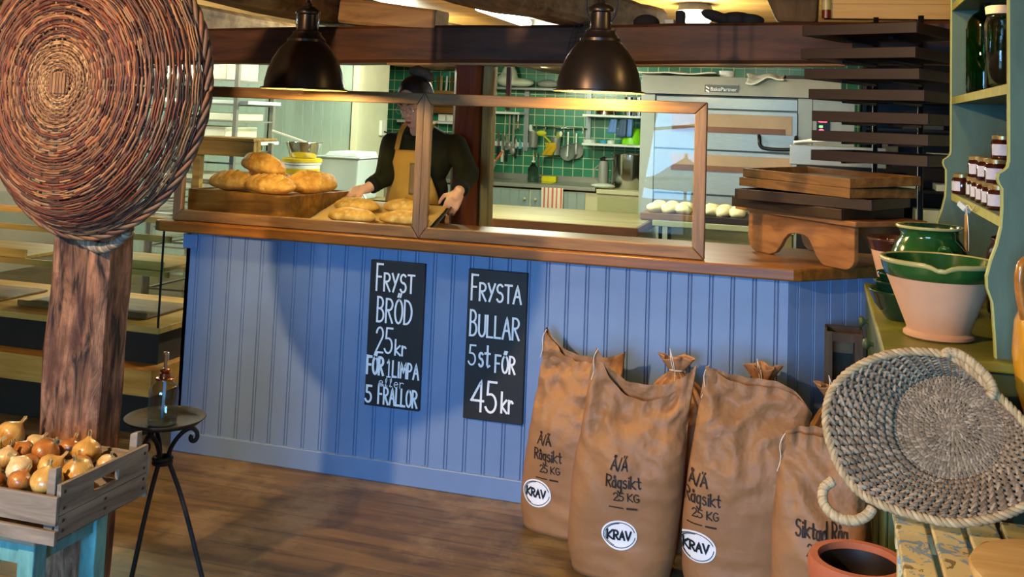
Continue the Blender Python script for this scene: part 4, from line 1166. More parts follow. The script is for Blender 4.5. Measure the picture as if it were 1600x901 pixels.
for q in range(11):                 # the base, braid round braid
    f = (q + .5) / 11
    st_ = max(1, 4 - q // 2)
    path = [(on_plane(*(ctr.lerp(p, f)).xy, 0.0), NRM) for p in li[::st_]]
    braid(mb, path, .0078, 1, seglen=3)
mb.build('base', M_straw, sbk, smooth=True)
mb = MB()
NQ = 8
for q in range(NQ):                 # the sides flare towards the viewer
    f = (q + .55) / NQ
    path, rads = [], []
    for a, b in zip(li, lo):
        c = a.lerp(b, f); path.append((on_plane(c.x, c.y, 0.085 * f ** 0.8), (NRM + 0.4 * (on_plane(*ctr.xy) - on_plane(c.x, c.y)).normalized()).normalized()))
        rads.append(max(.006, (on_plane(a.x, a.y) - on_plane(b.x, b.y, .085)).length / NQ * .56))
    braid(mb, path, rads, 1, seglen=4)
mb.build('sides', M_straw, sbk, smooth=True)
mb = MB()                           # a dense backing of the same straw closes the weave
def back(u, v):
    i = int(u * NP) % NP; a, b = li[i], lo[i]
    if v < .5: c = ctr.lerp(a, v * 2); return on_plane(c.x, c.y, -.003)
    f = (v - .5) * 2; c = a.lerp(b, f); return on_plane(c.x, c.y, .085 * f ** .8 - .003)
mb.grid(back, NP, 12, cu=True)
mb.build('lining', plain('dull straw', '#5e5446', rough=.9, var=.3, scale=60), sbk, smooth=True)
def twist(mb, path, r, strands=3, turns=.55, n=5, closed=False):
    m = len(path)
    for s in range(strands):
        pts = []
        for i, p in enumerate(path):
            a, b = path[i - 1] if (i or closed) else p, path[(i + 1) % m] if (i < m - 1 or closed) else p
            t = (b - a).normalized(); u = t.cross(Vector((0, -1, .2))).normalized(); w = t.cross(u)
            ph = i * turns + s * 2 * PI / strands
            pts.append(p + u * (math.cos(ph) * r * .62) + w * (math.sin(ph) * r * .62))
        mb.tube(pts, r * .6, n, closed=closed)
mb = MB(); twist(mb, [on_plane(p.x, p.y, .088) for p in lo], .0095, closed=True, turns=2 * PI * 34 / NP)
mb.build('rim_cord', M_rope, sbk, smooth=True)
for pl, nm in (([(1478, 556), (1478, 551), (1486, 549), (1505, 555), (1530, 575), (1548, 595), (1553, 612), (1548, 618)], 0), ([(1300, 752), (1287, 760), (1284, 778), (1293, 798), (1315, 812), (1340, 814), (1358, 803), (1362, 795)], 1)):
    P = smoothline([on_plane(a, b, .10 if nm == 0 else .092) for a, b in pl], 4)
    mb = MB(); twist(mb, P, .0105, 4, turns=.62)
    mb.build('rope_handle', M_rope, sbk, smooth=True)
# ------------------------------------------------------------------ left foreground: old post, wicker basket, onions, candle stand
PYF = 2.65
struct(timber(MB(), (-2.155, PYF + .075, 0), (-2.155, PYF + .075, CEIL_S), 0.205, 0.15, 30, 0.010, up=(0, 1, 0), cham=0.14, freq=4, seed=2).build('trim_old_post', M_post, smooth=True, flat_angle=40))

BC = PY(93, 130, 2.44)                       # middle of the wicker basket's bottom, which faces the room
M_wick = islands('willow rods', ['#3a1a14', '#6b3320', '#4a241c', '#8a5a36', '#5a3c2a', '#2e1a1c', '#9a7048', '#70402a', '#4a3528', '#7d6248', '#54281a', '#33201c'], rough=.6, bump=.15)
M_wickp = islands('pale willow rods', ['#8a6a48', '#6a4a30', '#a5855c', '#5a3c2a', '#7a5a3c'], rough=.5)
M_spoke = islands('dark willow spokes', ['#3d2a20', '#594030', '#7a6248', '#2e201a'], rough=.5)
wb = thing('wicker_basket', (BC.x, BC.y, BC.z), 'big round reddish brown wicker basket hung upside on the old post', 'basket')
RB = 0.475
RX, RZ = 0.385, 0.440                         # the basket is a little taller than wide
def bpt(r, a, h=0.0):
    t = r / RB
    k = t * 1.075 if t < .75 else .806 + (t - .75) * .776      # the side walls run back more than out
    y = 0.015 * t * t + 0.125 * max(0, (t - .55) / .45) ** 2.0
    w = 1 + .012 * math.sin(a * 3 + 1)
    return Vector((BC.x + RX * k * w * math.cos(a), BC.y + y - h, BC.z + RZ * k * w * math.sin(a)))
NS = 36
mb = MB()
for k in range(NS):
    a = 2 * PI * k / NS
    pts = [bpt(r, a + .01 * math.sin(r * 30 + k)) for r in np.linspace(.03 if k % 2 else .08, RB, 18)]
    mb.tube(pts, [.0046] * 17 + [.003], 5)
mb.build('spokes', M_spoke, wb, smooth=True)
wr_ = random.Random(3)
def weave(mb, r0, r1, rings, rad, amp, lo=45, hi=130):
    for q in range(rings):
        r = lerp(r0, r1, (q + .5) / rings)
        a = wr_.uniform(0, 360); end = a + 360
        while a < end:
            ln = wr_.uniform(lo, hi); st = max(6, int(ln / 3.2)); b = min(a + ln, end + 6)
            rr = rad * wr_.uniform(.7, 1.25); dr = wr_.uniform(-.004, .004); sl = wr_.uniform(-.008, .008)
            pts = []
            for j in range(st + 1):
                t = j / st; aa = math.radians(lerp(a, b, t))
                w = amp * math.cos(aa * NS / 2 + (q % 2) * PI)
                pts.append(bpt(max(.02, r + dr + sl * (t - .5)), aa, w + .0015))
            mb.tube(pts, [rr * .75] + [rr] * (st - 1) + [rr * .6], 5)
            a = b - wr_.uniform(0, 5)
mb = MB(); weave(mb, .026, .125, 24, .0034, .0022, 60, 160); mb.build('bottom_weave', M_wickp, wb, smooth=True)
mb = MB()
weave(mb, .125, .30, 40, .0040, .0026, 60, 150)
weave(mb, .30, .40, 25, .0038, .003, 60, 150)
weave(mb, .405, .47, 17, .0038, .0045, 50, 130)
mb.build('side_weave', M_wick, wb, smooth=True)
mb = MB()
for i in range(5): mb.box((BC.x - .022 + i * .011, BC.y - .008, BC.z), (.0095, .006, .058))
for i in range(5): mb.box((BC.x, BC.y - .003, BC.z - .022 + i * .011), (.062, .005, .0095))
mb.build('slath', M_wickp, wb, bevel=.0015)
mb = MB(); 
for s in range(4):
    pts = []
    for i in range(240):
        a = 2 * PI * i / 240; ph = i * .34 + s * PI / 2
        p = bpt(RB, a); rad = Vector((math.cos(a), 0, math.sin(a)))
        pts.append(p + rad * (math.cos(ph) * .010) + Vector((0, 1, 0)) * (math.sin(ph) * .010 + .006))
    mb.tube(pts, .007, 6, closed=True)
mb.build('rim', M_wick, wb, smooth=True)
mb = MB()                                     # looped willow handle at the foot of the rim
for s in range(4):
    pts = []
    for i in range(60):
        t = i / 59; a = math.radians(lerp(262, 290, t)); ph = i * .5 + s * PI / 2
        p = bpt(RB, a) + Vector((0, .05, -.012 - .030 * math.sin(PI * t)))
        pts.append(p + Vector((0, math.cos(ph) * .009, math.sin(ph) * .009)))
    mb.tube(pts, .0075, 6)
mb.build('handle', islands('grey twisted willow', ['#5c5248', '#7d7060', '#453c38', '#8f7f66'], rough=.6), wb, smooth=True)
MB().tube([(BC.x - .02, PYF - .004, BC.z + .1), (BC.x - .02, BC.y + .02, BC.z + .13)], .006, 8).build('hook', M_iron, wb)

# turquoise stool, onion crate, onions
M_turq = plain('worn turquoise paint', '#5a908e', rough=0.55, var=.3, scale=12, bump=.25, stretch=(3, 3, 1))
M_seat = wood('bleached seat wood', '#7a6a54', '#b8a68c', 'x', rough=.7)
SZ = .49
so = thing('turquoise_stool', (-2.14, 2.40, 0), 'stool with worn turquoise legs under the onion crate', 'stool')
MB().bx(-2.36, -1.90, 2.255, 2.575, SZ - .025, SZ).build('seat', M_seat, so, bevel=.006)
for x in (-2.32, -1.965):
    for y in (2.275, 2.515): MB().bx(x, x + .05, y, y + .05, 0, SZ - .0255).build('leg', M_turq, so, bevel=.004)
for y in (2.285, 2.525): MB().bx(-2.27, -1.965, y, y + .03, SZ - .085, SZ - .026).build('rail', M_turq, so)
for x in (-2.31, -1.955): MB().bx(x, x + .03, 2.325, 2.515, SZ - .085, SZ - .026).build('rail', M_turq, so)
M_crate = wood('weathered crate wood', '#4c443a', '#8f8475', 'x', scale=9, stretch=8, rough=.8, bump=.35)
M_cratey = wood('weathered crate end wood', '#4c443a', '#8f8475', 'y', scale=9, stretch=8, rough=.8, bump=.35)
KX0, KX1, KY0, KY1, KZ = -2.42, -1.815, 2.225, 2.60, SZ + .001
oc = thing('onion_crate', ((KX0 + KX1) / 2, (KY0 + KY1) / 2, KZ), 'grey weathered slatted wooden crate full of onions on the stool', 'crate')
for z0, z1 in ((0.0, .035), (.048, .118)):
    MB().bx(KX0, KX1, KY0, KY0 + .012, KZ + z0, KZ + z1).build('front_slat', M_crate, oc, bevel=.002)
    MB().bx(KX0, KX1, KY1 - .012, KY1, KZ + z0, KZ + z1).build('back_slat', M_crate, oc, bevel=.002)
def end_plank(x):
    mb = MB(); z0, z1 = KZ + .07, KZ + .145
    ya, yb = KY0 + .0125, KY1 - .0125; m = (ya + yb) / 2
    mb.bx(x, x + .012, ya, yb, KZ + .012, z0 - .002)
    for p in ([(ya, z0), (m - .05, z0), (m - .05, z1), (ya, z1)], [(m + .05, z0), (yb, z0), (yb, z1), (m + .05, z1)], [(m - .05, z0), (m + .05, z0), (m + .05, z0 + .018), (m - .05, z0 + .018)], [(m - .05, z0 + .046), (m + .05, z0 + .046), (m + .05, z1), (m - .05, z1)]):
        mb._add([(x, a, b) for a, b in p] + [(x + .012, a, b) for a, b in p], [(3, 2, 1, 0), (4, 5, 6, 7), (0, 1, 5, 4), (1, 2, 6, 5), (2, 3, 7, 6), (3, 0, 4, 7)])
    o = mb.build('end_plank', M_cratey, oc, bevel=.0)
    nb = MB()
    for y in (ya + .015, m, yb - .015):
        for z in (KZ + .03, KZ + .055, KZ + .085, KZ + .125):
            if y == m and z > KZ + .06: continue
            nb.ball((x + .0125, y, z), (.0025, .0045, .0045), None, 8, 6)
    nb.build('nail_heads', M_iron, o)
end_plank(KX1 - .012); end_plank(KX0)
for x in (KX0 + .013, KX1 - .047):
    for y in (KY0 + .0125, KY1 - .0405):
        MB()._add([(x, y, KZ), (x + .028, y, KZ), (x + .028, y + .028, KZ), (x, y + .028, KZ), (x + .002, y + .003, KZ + .175), (x + .026, y + .003, KZ + .182), (x + .026, y + .025, KZ + .182), (x + .002, y + .025, KZ + .175)],
                  [(3, 2, 1, 0), (4, 5, 6, 7), (0, 1, 5, 4), (1, 2, 6, 5), (2, 3, 7, 6), (3, 0, 4, 7)]).build('corner_block', M_crate, oc, bevel=.002)
for i in range(5):
    y = KY0 + .02 + i * .068
    MB().bx(KX0 + .012, KX1 - .012, y, y + .06, KZ + .002, KZ + .010).build('floor_slat', M_crate, oc)
def onion_mat(name, c1, c2):
    m, nt, b = _new(name)
    tc = _n(nt, 'ShaderNodeTexCoord'); sp = _n(nt, 'ShaderNodeSeparateXYZ'); nt.links.new(tc.outputs['Object'], sp.inputs[0])
    at = _n(nt, 'ShaderNodeMath', operation='ARCTAN2'); nt.links.new(sp.outputs[1], at.inputs[0]); nt.links.new(sp.outputs[0], at.inputs[1])
    cb = _n(nt, 'ShaderNodeCombineXYZ'); nt.links.new(at.outputs[0], cb.inputs[0])
    nz = _n(nt, 'ShaderNodeTexNoise', Scale=9.0, Detail=3.0); nt.links.new(cb.outputs[0], nz.inputs['Vector'])
    n2 = _n(nt, 'ShaderNodeTexNoise', Scale=28.0, Detail=4.0); nt.links.new(tc.outputs['Object'], n2.inputs['Vector'])
    ad = _n(nt, 'ShaderNodeMath', operation='MULTIPLY_ADD'); ad.inputs[1].default_value = .5
    nt.links.new(nz.outputs['Fac'], ad.inputs[0])
    hf = _n(nt, 'ShaderNodeMath', operation='MULTIPLY'); hf.inputs[1].default_value = .5; nt.links.new(n2.outputs['Fac'], hf.inputs[0]); nt.links.new(hf.outputs[0], ad.inputs[2])
    r = _ramp(nt, ad.outputs[0], [(.35, lin(c1)), (.65, lin(c2))])
    nt.links.new(r.outputs[0], b.inputs['Base Color']); _set(b, .3, 0, .5, .25)
    _bump(nt, b, nz.outputs['Fac'], .25, .002)
    return m
OM = [onion_mat('golden onion skin', '#94682a', '#cba65a'), onion_mat('pale onion skin', '#a88850', '#d8c491'), onion_mat('red brown onion skin', '#754018', '#b4783a')]
M_root = plain('dry onion neck', '#8f7342', rough=.8, var=.25, scale=40)
def onion(c, r, rot, m, label):
    o = thing('onion', (0, 0, 0), label, 'onion', 'onions in the weathered crate')
    prof = [(0, -.80), (.12, -.83), (.45, -.74), (.78, -.48), (.98, -.1), (1.0, .1), (.9, .42), (.66, .68), (.38, .85), (.2, .98), (.12, 1.12)]
    sd = rnd.uniform(0, 9)
    MB().lathe([(a * r, z * r * .95) for a, z in prof], 22, wob=lambda a, z: 1 + .03 * noise.noise(Vector((math.cos(a) * 1.5 + sd, math.sin(a) * 1.5, z * 14)))).build('bulb', m, o, smooth=True)
    mb = MB().lathe([(.13 * r, 1.05 * r), (.10 * r, 1.18 * r), (.13 * r, 1.38 * r), (.04 * r, 1.5 * r), (0, 1.5 * r)], 8, wob=lambda a, z: 1 + .5 * math.sin(a * 3 + sd))
    mb.build('neck', M_root, o)
    mb = MB()
    for k in range(5):
        a = k * 1.26; mb.tube([(math.cos(a) * .07 * r, math.sin(a) * .07 * r, -.8 * r), (math.cos(a) * .2 * r, math.sin(a) * .2 * r, -.93 * r)], .0011, 4)
    mb.build('root_tuft', M_root, o)
    o.location = c; o.rotation_euler = rot
# the visible layer by its place in the photo, front to back, then the layer that carries it
vis = [((190, 428 + 333), .0, 0)]
ON = [(18, 680, .044, 0, 'large golden onion at the crate\'s far left, topmost'), (12, 715, .034, 1, 'pale onion just below the large golden one at the far left'), (33, 740, .036, 1, 'pale silvery onion in the front left of the crate'),
      (58, 757, .043, 0, 'shiny golden onion against the front slat by the corner block'), (10, 757, .033, 2, 'small brown onion at the front left edge of the crate'), (80, 735, .040, 0, 'golden onion just behind the front corner block'),
      (74, 709, .040, 2, 'red brown onion in the middle of the crate'), (54, 694, .030, 1, 'pale flaky onion behind the red brown middle one'), (100, 705, .034, 2, 'brown onion right of the red brown middle one'),
      (133, 706, .042, 0, 'golden onion with a dry neck near the far right corner'), (121, 731, .032, 2, 'dark brown onion under the golden one at the right'), (144, 741, .042, 0, 'freckled golden onion by the end plank\'s hand hole'),
      (168, 724, .028, 1, 'small pale onion beside the far right corner block'), (34, 705, .031, 2, 'flaking brown onion left of the middle of the crate'), (52, 722, .030, 2, 'small orange brown onion in the middle of the crate'),
      (-18, 700, .040, 0, 'golden onion half outside the photo at the left edge'), (-20, 745, .038, 1, 'pale onion half outside the photo in front at the left')]
balls = []
for (x, y, r, k, lab) in ON:
    zt = KZ + (.128 if r > .035 else .122)
    c = PZ(x, y, zt); balls.append([Vector((c.x, c.y, zt)), r, k, lab, 1])
for k in range(15):
    balls.append([Vector((KX0 + .065 + (k % 6) * .095, KY0 + .07 + (k // 6) * .10 + .03 * (k % 2), KZ + .055)), .034, k % 3, 'onion of the lower layer in the weathered crate', 0])
for it in range(300):                         # ease them apart until none sits inside another
    for i in range(len(balls)):
        for j in range(i):
            d = balls[i][0] - balls[j][0]; need = (balls[i][1] + balls[j][1]) * 1.02 - d.length
            if need > 0:
                n = (d.normalized() if d.length > 1e-4 else Vector((1, 0, 0))) * need * .5
                n.z *= .4
                balls[i][0] += n; balls[j][0] -= n
    for b_ in balls:
        p, r = b_[0], b_[1]
        p.x = min(max(p.x, KX0 + .016 + r), KX1 - .016 - r); p.y = min(max(p.y, KY0 + .016 + r), KY1 - .016 - r)
        p.z = min(max(p.z, KZ + .014 + r), KZ + (.145 if b_[4] else .065))
for c, r, k, lab, top_ in balls:
    onion(c, r * .97, (rnd.uniform(-.9, .9), rnd.uniform(-.9, .9), rnd.uniform(0, 6)), OM[k], lab)

# wrought iron candle stand with a glass pump bottle on its plate
kx, ky, kz = -2.048, 3.0, .565
cs = thing('iron_stand', (kx, ky, 0), 'black wrought iron stand with three curved legs beside the onion crate', 'stand')
MB().lathe([(0, kz - .012), (.06, kz - .012), (.112, kz - .004), (.130, kz + .012), (.128, kz + .014), (.11, kz), (.06, kz - .008), (0, kz - .008)], 40, c=(kx, ky, 0)).build('plate', M_iron, cs, smooth=True)
for k in range(3):
    a = 2 * PI * k / 3 + .55
    d = Vector((math.cos(a), math.sin(a), 0)); c = Vector((kx, ky, 0))
    leg = [c + d * rr + Vector((0, 0, z)) for rr, z in ((.165, .004), (.135, .10), (.10, .22), (.06, .34), (.026, .42), (.018, .45), (.022, .475), (.042, .51), (.068, .535), (.088, .54), (.102, .528), (.106, .510), (.098, .496), (.086, .498), (.083, .508), (.088, .514))]
    MB().tube(smoothline(leg, 2), .0075, 8).build('leg', M_iron, cs, smooth=True)
mb = MB()
for z in (.434, .446): mb.tube([Vector((kx + .027 * math.cos(t), ky + .027 * math.sin(t), z)) for t in np.linspace(0, 2 * PI, 20, endpoint=False)], .0075, 8, closed=True)
mb.build('collar', M_iron, cs, smooth=True)
M_bgl = glass('thin bottle glass', '#dde6e6', thin=True, ior=2.0, rough=.03)
bo = thing('pump_bottle', (kx - .004, ky - .01, kz - .007), 'clear glass bottle with a copper collar and pump on the iron stand', 'bottle')
px_, py_, pz_ = kx - .004, ky - .01, kz - .0075
MB().lathe([(0, .006), (.042, 0), (.047, .006), (.047, .104), (.044, .118), (.036, .128), (.028, .133), (.026, .142)], 40, c=(px_, py_, pz_)).build('glass_body', M_bgl, bo, smooth=True)
MB().lathe([(0, .003), (.040, .002), (.0455, .007), (.0455, .013), (.036, .016), (0, .014)], 32, c=(px_, py_, pz_)).build('thick_base', M_kgl, bo, smooth=True)
M_cop = plain('polished copper', '#a86a48', rough=.22, metal=1.0, var=.05)
MB().lathe([(0, .1425), (.030, .1425), (.030, .146), (.026, .148), (.017, .148), (.017, .162), (.012, .164), (.016, .168), (.016, .174), (.008, .178), (0, .178)], 28, c=(px_, py_, pz_)).build('collar', M_cop, bo, smooth=True, flat_angle=50)
MB().lathe([(0, .178), (.006, .178), (.006, .2), (.0095, .205), (.0095, .228), (.006, .230), (0, .23)], 20, c=(px_, py_, pz_)).build('pump', M_chrome, bo, smooth=True, flat_angle=50)
MB().tube([(px_, py_, pz_ + .017), (px_ + .002, py_, pz_ + .14)], .005, 8).build('dip_tube', plain('pale tube', '#b9c4d6', rough=.3), bo, smooth=True)

# ------------------------------------------------------------------ glass display case behind the post
M_cwood = wood('yellow pine case wood', '#a8742a', '#d8a552', 'x', scale=5, stretch=12, rough=.4)
M_cdark = plain('dark brown case base', '#2e2114', rough=.55, var=.15)
dx1, dy0 = -3.085, 4.41
M_step = wood('lamplit pine step', '#b0671e', '#e0a04a', 'x', scale=5, stretch=12, rough=.4)  # pine made more orange to carry the warm light on the step
dc = thing('display_case', (-4.3, 4.8, 0), 'glass bakery display case on a dark base, left of the counter', 'display case')
dx0, dy1 = -5.7, 5.15
MB().bx(dx0, dx1 - .03, dy0 + .06, dy1, .32, .475).build('base_upper', M_cdark, dc)
MB().bx(dx0, dx1 + .015, dy0 - .05, dy1, .19, .318).build('front_step', M_step, dc, bevel=.004)
MB().bx(dx0, dx1 - .02, dy0 + .02, dy1, .0, .188).build('base_lower', M_cdark, dc)
MB().bx(dx0, dx1 + .005, dy0, dy1, .477, .507).build('case_floor', M_cwood, dc, bevel=.003)
for nm, z in (('glass_shelf', .745), ('glass_shelf', .92)):
    s_ = MB().bx(dx0, dx1 - .02, dy0 + .10, dy1 - .05, z, z + .008).build(nm, M_glass, dc)
    MB().bx(dx0, dx1 - .02, dy0 + .085, dy0 + .0995, z - .012, z + .018).build('shelf_edge', M_cwood, s_)
MB().bx(dx0, dx1, dy0 - .005, dy0 + .03, 1.01, 1.04).build('top_rail', M_cwood, dc, bevel=.003)
MB().bx(dx0, dx1, dy0 + .031, dy1, 1.02, 1.032).build('top_pane', M_glass, dc)
MB().bx(dx0, dx1 - .005, dy0 + .003, dy0 + .009, .5075, 1.0095).build('front_pane', M_glass, dc)
MB().bx(dx1 - .0045, dx1 + .001, dy0 + .003, dy1, .5075, 1.0095).build('end_pane', M_glass, dc)
MB().bx(dx1 - .006, dx1 + .003, dy0 + .001, dy0 + .007, .5075, 1.0095).build('edge_strip', M_black, dc)
MB().bx(dx0, dx1 - .05, dy1 - .02, dy1, .5075, 1.0).build('back_frame', M_cdark, dc) if False else None
def slab(x0, x1, y0, y1, z, label, m, h=.03):
    o = thing('bread_board', ((x0 + x1) / 2, (y0 + y1) / 2, z), label, 'board', 'boards inside the display case')
    MB().bx(x0, x1, y0, y1, z, z + h * .4).build('board', m, o, bevel=.003)
    MB().bx(x0, x1, y0 - .012, y0 - .0005, z, z + h).build('lip', m, o, bevel=.003)
slab(-4.05, -3.25, 4.56, 4.95, .509, 'brown board on the floor of the glass case near its right end', M_trayl)
slab(-5.2, -4.2, 4.56, 4.95, .509, 'brown board on the floor of the glass case at the left edge', M_trayl)
slab(-3.75, -3.16, 4.54, 4.95, .7535, 'pale board on the middle glass shelf, right of the old post', M_cwood, .05)
slab(-5.0, -4.0, 4.54, 4.95, .7535, 'pale board on the middle glass shelf, left of the old post', M_cwood, .05)
# ------------------------------------------------------------------ lamps
M_shade = plain('dark bronze lamp shade', '#3b332d', rough=.34, metal=.7, var=.12)
M_shin = plain('pale inside of the shade', '#d8b070', rough=.5)
M_bulb = glow('lit bulb', (1.0, .75, .38), 25.0)
def pendant(x, y, z, label, rods):
    o = thing('pendant_lamp', (x, y, z), label, 'lamp', 'dome pendant lamps over the counter')
    prof = [(.186, -.003), (.186, .002), (.172, .006), (.170, .03), (.160, .075), (.142, .125), (.118, .165), (.095, .192), (.083, .203), (.083, .214), (.080, .216), (.074, .222), (.062, .236), (.060, .246), (.046, .252), (.043, .262), (.041, .32), (.052, .324), (.054, .332), (.050, .342), (.034, .354), (.018, .360), (.014, .372), (0, .374)]
    MB().lathe(prof, 56, c=(x, y, z)).build('shade', M_shade, o, smooth=True, flat_angle=40)
    MB().lathe([(.186, -.0035), (.168, .004), (.165, .03), (.155, .075), (.137, .123), (.113, .162), (.08, .197), (0, .2)], 56, c=(x, y, z)).build('shade_lining', M_shin, o, smooth=True)
    b = MB().ball((x, y, z + .085), .035, None, 18, 12).build('bulb', M_bulb, o, smooth=True)
    MB().lathe([(0, .19), (.02, .19), (.02, .125), (.014, .118), (0, .118)], 16, c=(x, y, z)).build('socket', M_black, o)
    if rods == 'pipe':
        MB().tube([(x, y, z + .374), (x, y, CEIL)], .010, 12).build('pipe', M_chrome, o, smooth=True)
        for s in (-1, 1): MB().tube([(x + s * .045, y, z + .25), (x + s * .052, y, z + .29), (x + s * .052, y, z + .33), (x + s * .03, y, z + .352)], .006, 8).build('bracket', M_chrome, o, smooth=True)
    else:
        for s in (-1, 1): MB().tube(smoothline([(x + s * .040, y, z + .285), (x + s * .062, y, z + .32), (x + s * .064, y, z + .36), (x + s * .062, y, CEIL)], 1), .0045, 8).build('hanging_rod', M_iron, o, smooth=True)
        MB().tube([(x, y, z + .374), (x, y, CEIL)], .006, 8).build('cable', M_black, o)
    lamp('POINT', 'pendant_light', (x, y, z + .035), PEND_W, PEND_COL, .03, parent=o)
p1 = PY(475, 139, 4.0); pendant(p1.x, 4.0, p1.z, 'left bronze dome pendant lamp hanging on a steel pipe', 'pipe')
p2 = PY(935.5, 143, 4.1); pendant(p2.x, 4.1, p2.z, 'right bronze dome pendant lamp hanging on two rods', 'rods')

M_tube = glow('lit tube', (1.0, .98, .82), 22.0)
tl = thing('strip_light', (-2.085, 6.67, CEIL), 'lit fluorescent strip light on the kitchen ceiling between the joists', 'ceiling light')
MB().bx(-2.135, -2.035, 6.1, 7.25, 2.32, CEIL - .001).build('housing', M_plast, tl, bevel=.004)
MB().tube([(-2.085, 6.12, 2.285), (-2.085, 7.23, 2.285)], .032, 16).build('tube', M_tube, tl, smooth=True)
lamp('AREA', 'strip_glow', (-2.085, 6.67, 2.24), TUBE_W, KIT_COL, .08, 1.1, aim=(-2.085, 6.67, 0), parent=tl)
def ceiling_lamp(x, y, label, w):
    o = thing('ceiling_lamp', (x, y, CEIL), label, 'ceiling light', 'kitchen ceiling lamps')
    MB().lathe([(0, 0), (.10, 0), (.11, -.03), (.12, -.045), (.11, -.05), (0, -.05)], 10, c=(x, y, CEIL - .001)).build('base', M_steelm, o)
    MB().lathe([(.105, -.051), (.12, -.085), (.09, -.12), (.04, -.132), (0, -.134)], 24, c=(x, y, CEIL)).build('diffuser', M_tube, o, smooth=True)
    lamp('POINT', 'ceiling_glow', (x, y, CEIL - .22), w, KIT_COL, .08, parent=o)
ceiling_lamp(-.79, 6.6, 'lit ceiling lamp with a metal base seen above the dark beam', KIT_W * .42)
ceiling_lamp(-3.3, 7.6, 'added unseen kitchen lamp over the left work table, behind the beam', KIT_W)  # this and the next two are unseen lamps added to brighten the kitchen
ceiling_lamp(-2.6, 9.7, 'added unseen kitchen lamp over the sink bench, behind the beam', KIT_W)
ceiling_lamp(-5.3, 6.6, 'added unseen kitchen lamp over the baking racks, behind the basket', KIT_W)

s2 = thing('spot_lamp', (.25, 3.75, CEIL), 'small warm fill lamp added on the shop ceiling over the dresser end', 'ceiling light')  # added lamp without a known source, brightens soffit, trays and dresser
MB().lathe([(.04, 0), (.05, -.07), (.046, -.072), (.025, -.015), (0, -.015)], 20, c=(.25, 3.75, CEIL - .005)).build('spot_can', M_black, s2, smooth=True, flat_angle=40)
lamp('POINT', 'fill_glow', (.25, 3.75, CEIL - .1), FILL_W, PEND_COL, .04, parent=s2)
sp = thing('spot_lamp', (-2.56, -.04, CEIL_S), 'warm spot lamp on the shop ceiling', 'ceiling light')
MB().lathe([(.05, 0), (.06, -.09), (.055, -.092), (.03, -.02), (0, -.02)], 20, c=(-2.56, -.04, CEIL_S - .005)).build('spot_can', M_black, sp, smooth=True, flat_angle=40)
lamp('SPOT', 'spot_beam', (-2.56, -.04, CEIL_S - .16), SHOP_W, SHOP_COL, .05, aim=(-1.75, 4.2, .5), parent=sp, spot=math.radians(95), blend=.5)

# ------------------------------------------------------------------ kitchen: work table, sink bench
M_flour = wood('floury table top', '#574d2e', '#7c7048', 'x', scale=4, stretch=8, rough=.55, bump=.05)
M_edge = wood('brown table edge', '#54301a', '#7a4a2a', 'x', rough=.5)
wt = thing('work_table', (-2.4, 7.35, 0), 'long floury kitchen work table with a cream base behind the counter', 'table')
MB().bx(-3.75, -1.17, 6.84, 7.88, .865, .9).build('table_top', M_flour, wt, bevel=.004)
MB().bx(-3.76, -1.16, 6.828, 6.8395, .84, .897).build('front_edge', M_edge, wt, bevel=.003)
MB().bx(-1.1695, -1.158, 6.8285, 7.88, .84, .897).build('end_edge', M_edge, wt, bevel=.003)
MB().bx(-3.7, -1.22, 6.90, 7.82, .08, .864).build('base', M_cream, wt)
for x in (-1.3,): MB().bx(x, x + .085, 6.865, 6.899, .0, .864).build('leg', M_cream, wt, bevel=.003)
MB().bx(-3.7, -1.31, 6.885, 6.899, .70, .864).build('apron_board', M_cream, wt, bevel=.002)

sb_ = thing('sink_bench', (-3.0, 10.9, 0), 'kitchen bench with grey green doors and a steel sink along the tiles', 'cabinet')
MB().bx(-5.2, -2.24, 10.54, YB - .004, .86, .9).build('steel_top', M_steel, sb_, bevel=.004)
MB().bx(-5.2, -2.24, YB - .02, YB - .004, .9005, .96).build('splash_strip', M_steel, sb_)
MB().bx(-2.23, -1.62, 10.54, YB - .004, .84, .885).build('cream_top', M_cream, sb_, bevel=.004)
MB().bx(-5.2, -1.64, 10.58, YB - .01, .1, .859 if False else .839).build('carcass', M_cream, sb_)
MB().bx(-5.2, -1.7, 10.62, YB - .01, 0, .099).build('plinth', M_black, sb_)
for k, (a, b) in enumerate(((-4.0, -3.38), (-3.37, -2.95), (-2.94, -2.35))):
    mb = MB(); beadboard(mb, (a + .004, 10.566, 0), (b - .004, 10.566, 0), .12, .835, pitch=.1, gd=.004, th=.014)
    d = mb.build('door', plain('grey green door %d' % k, '#8a9c96', rough=.5, var=.04) if k == 0 else bpy.data.materials['grey green door 0'], sb_)
    kxx = b - .05 if k == 1 else (a + .06 if k == 2 else b - .06)
    MB().ball((kxx, 10.548, .74), .017, None, 12, 8).build('knob', M_cream, d, smooth=True)
MB().bx(-2.22, -1.65, 10.564, 10.579, .15, .80).build('open_panel', plain('olive cream panel', '#a9a878', rough=.6, var=.05), sb_)
MB().bx(-3.3, -2.75, 10.66, 11.1, .9003, .906).build('sink_rim', M_chrome, sb_, bevel=.002)
ft = thing('kitchen_tap', (-3.02, 11.15, .9), 'tall steel kitchen tap in front of the green tiles', 'tap')
MB().tube(smoothline([(-3.02, 11.15, .906), (-3.02, 11.15, 1.14), (-3.02, 11.12, 1.2), (-3.02, 11.03, 1.21), (-3.02, 10.98, 1.17)], 2), .013, 10).build('spout', M_chrome, ft, smooth=True)
MB().bar((-3.02, 11.15, .93), (-2.94, 11.12, .95), .016, .012).build('lever', M_chrome, ft)
tw = MB(); tx0, tx1 = PY(846, 300, 10.53).x, PY(880, 300, 10.53).x
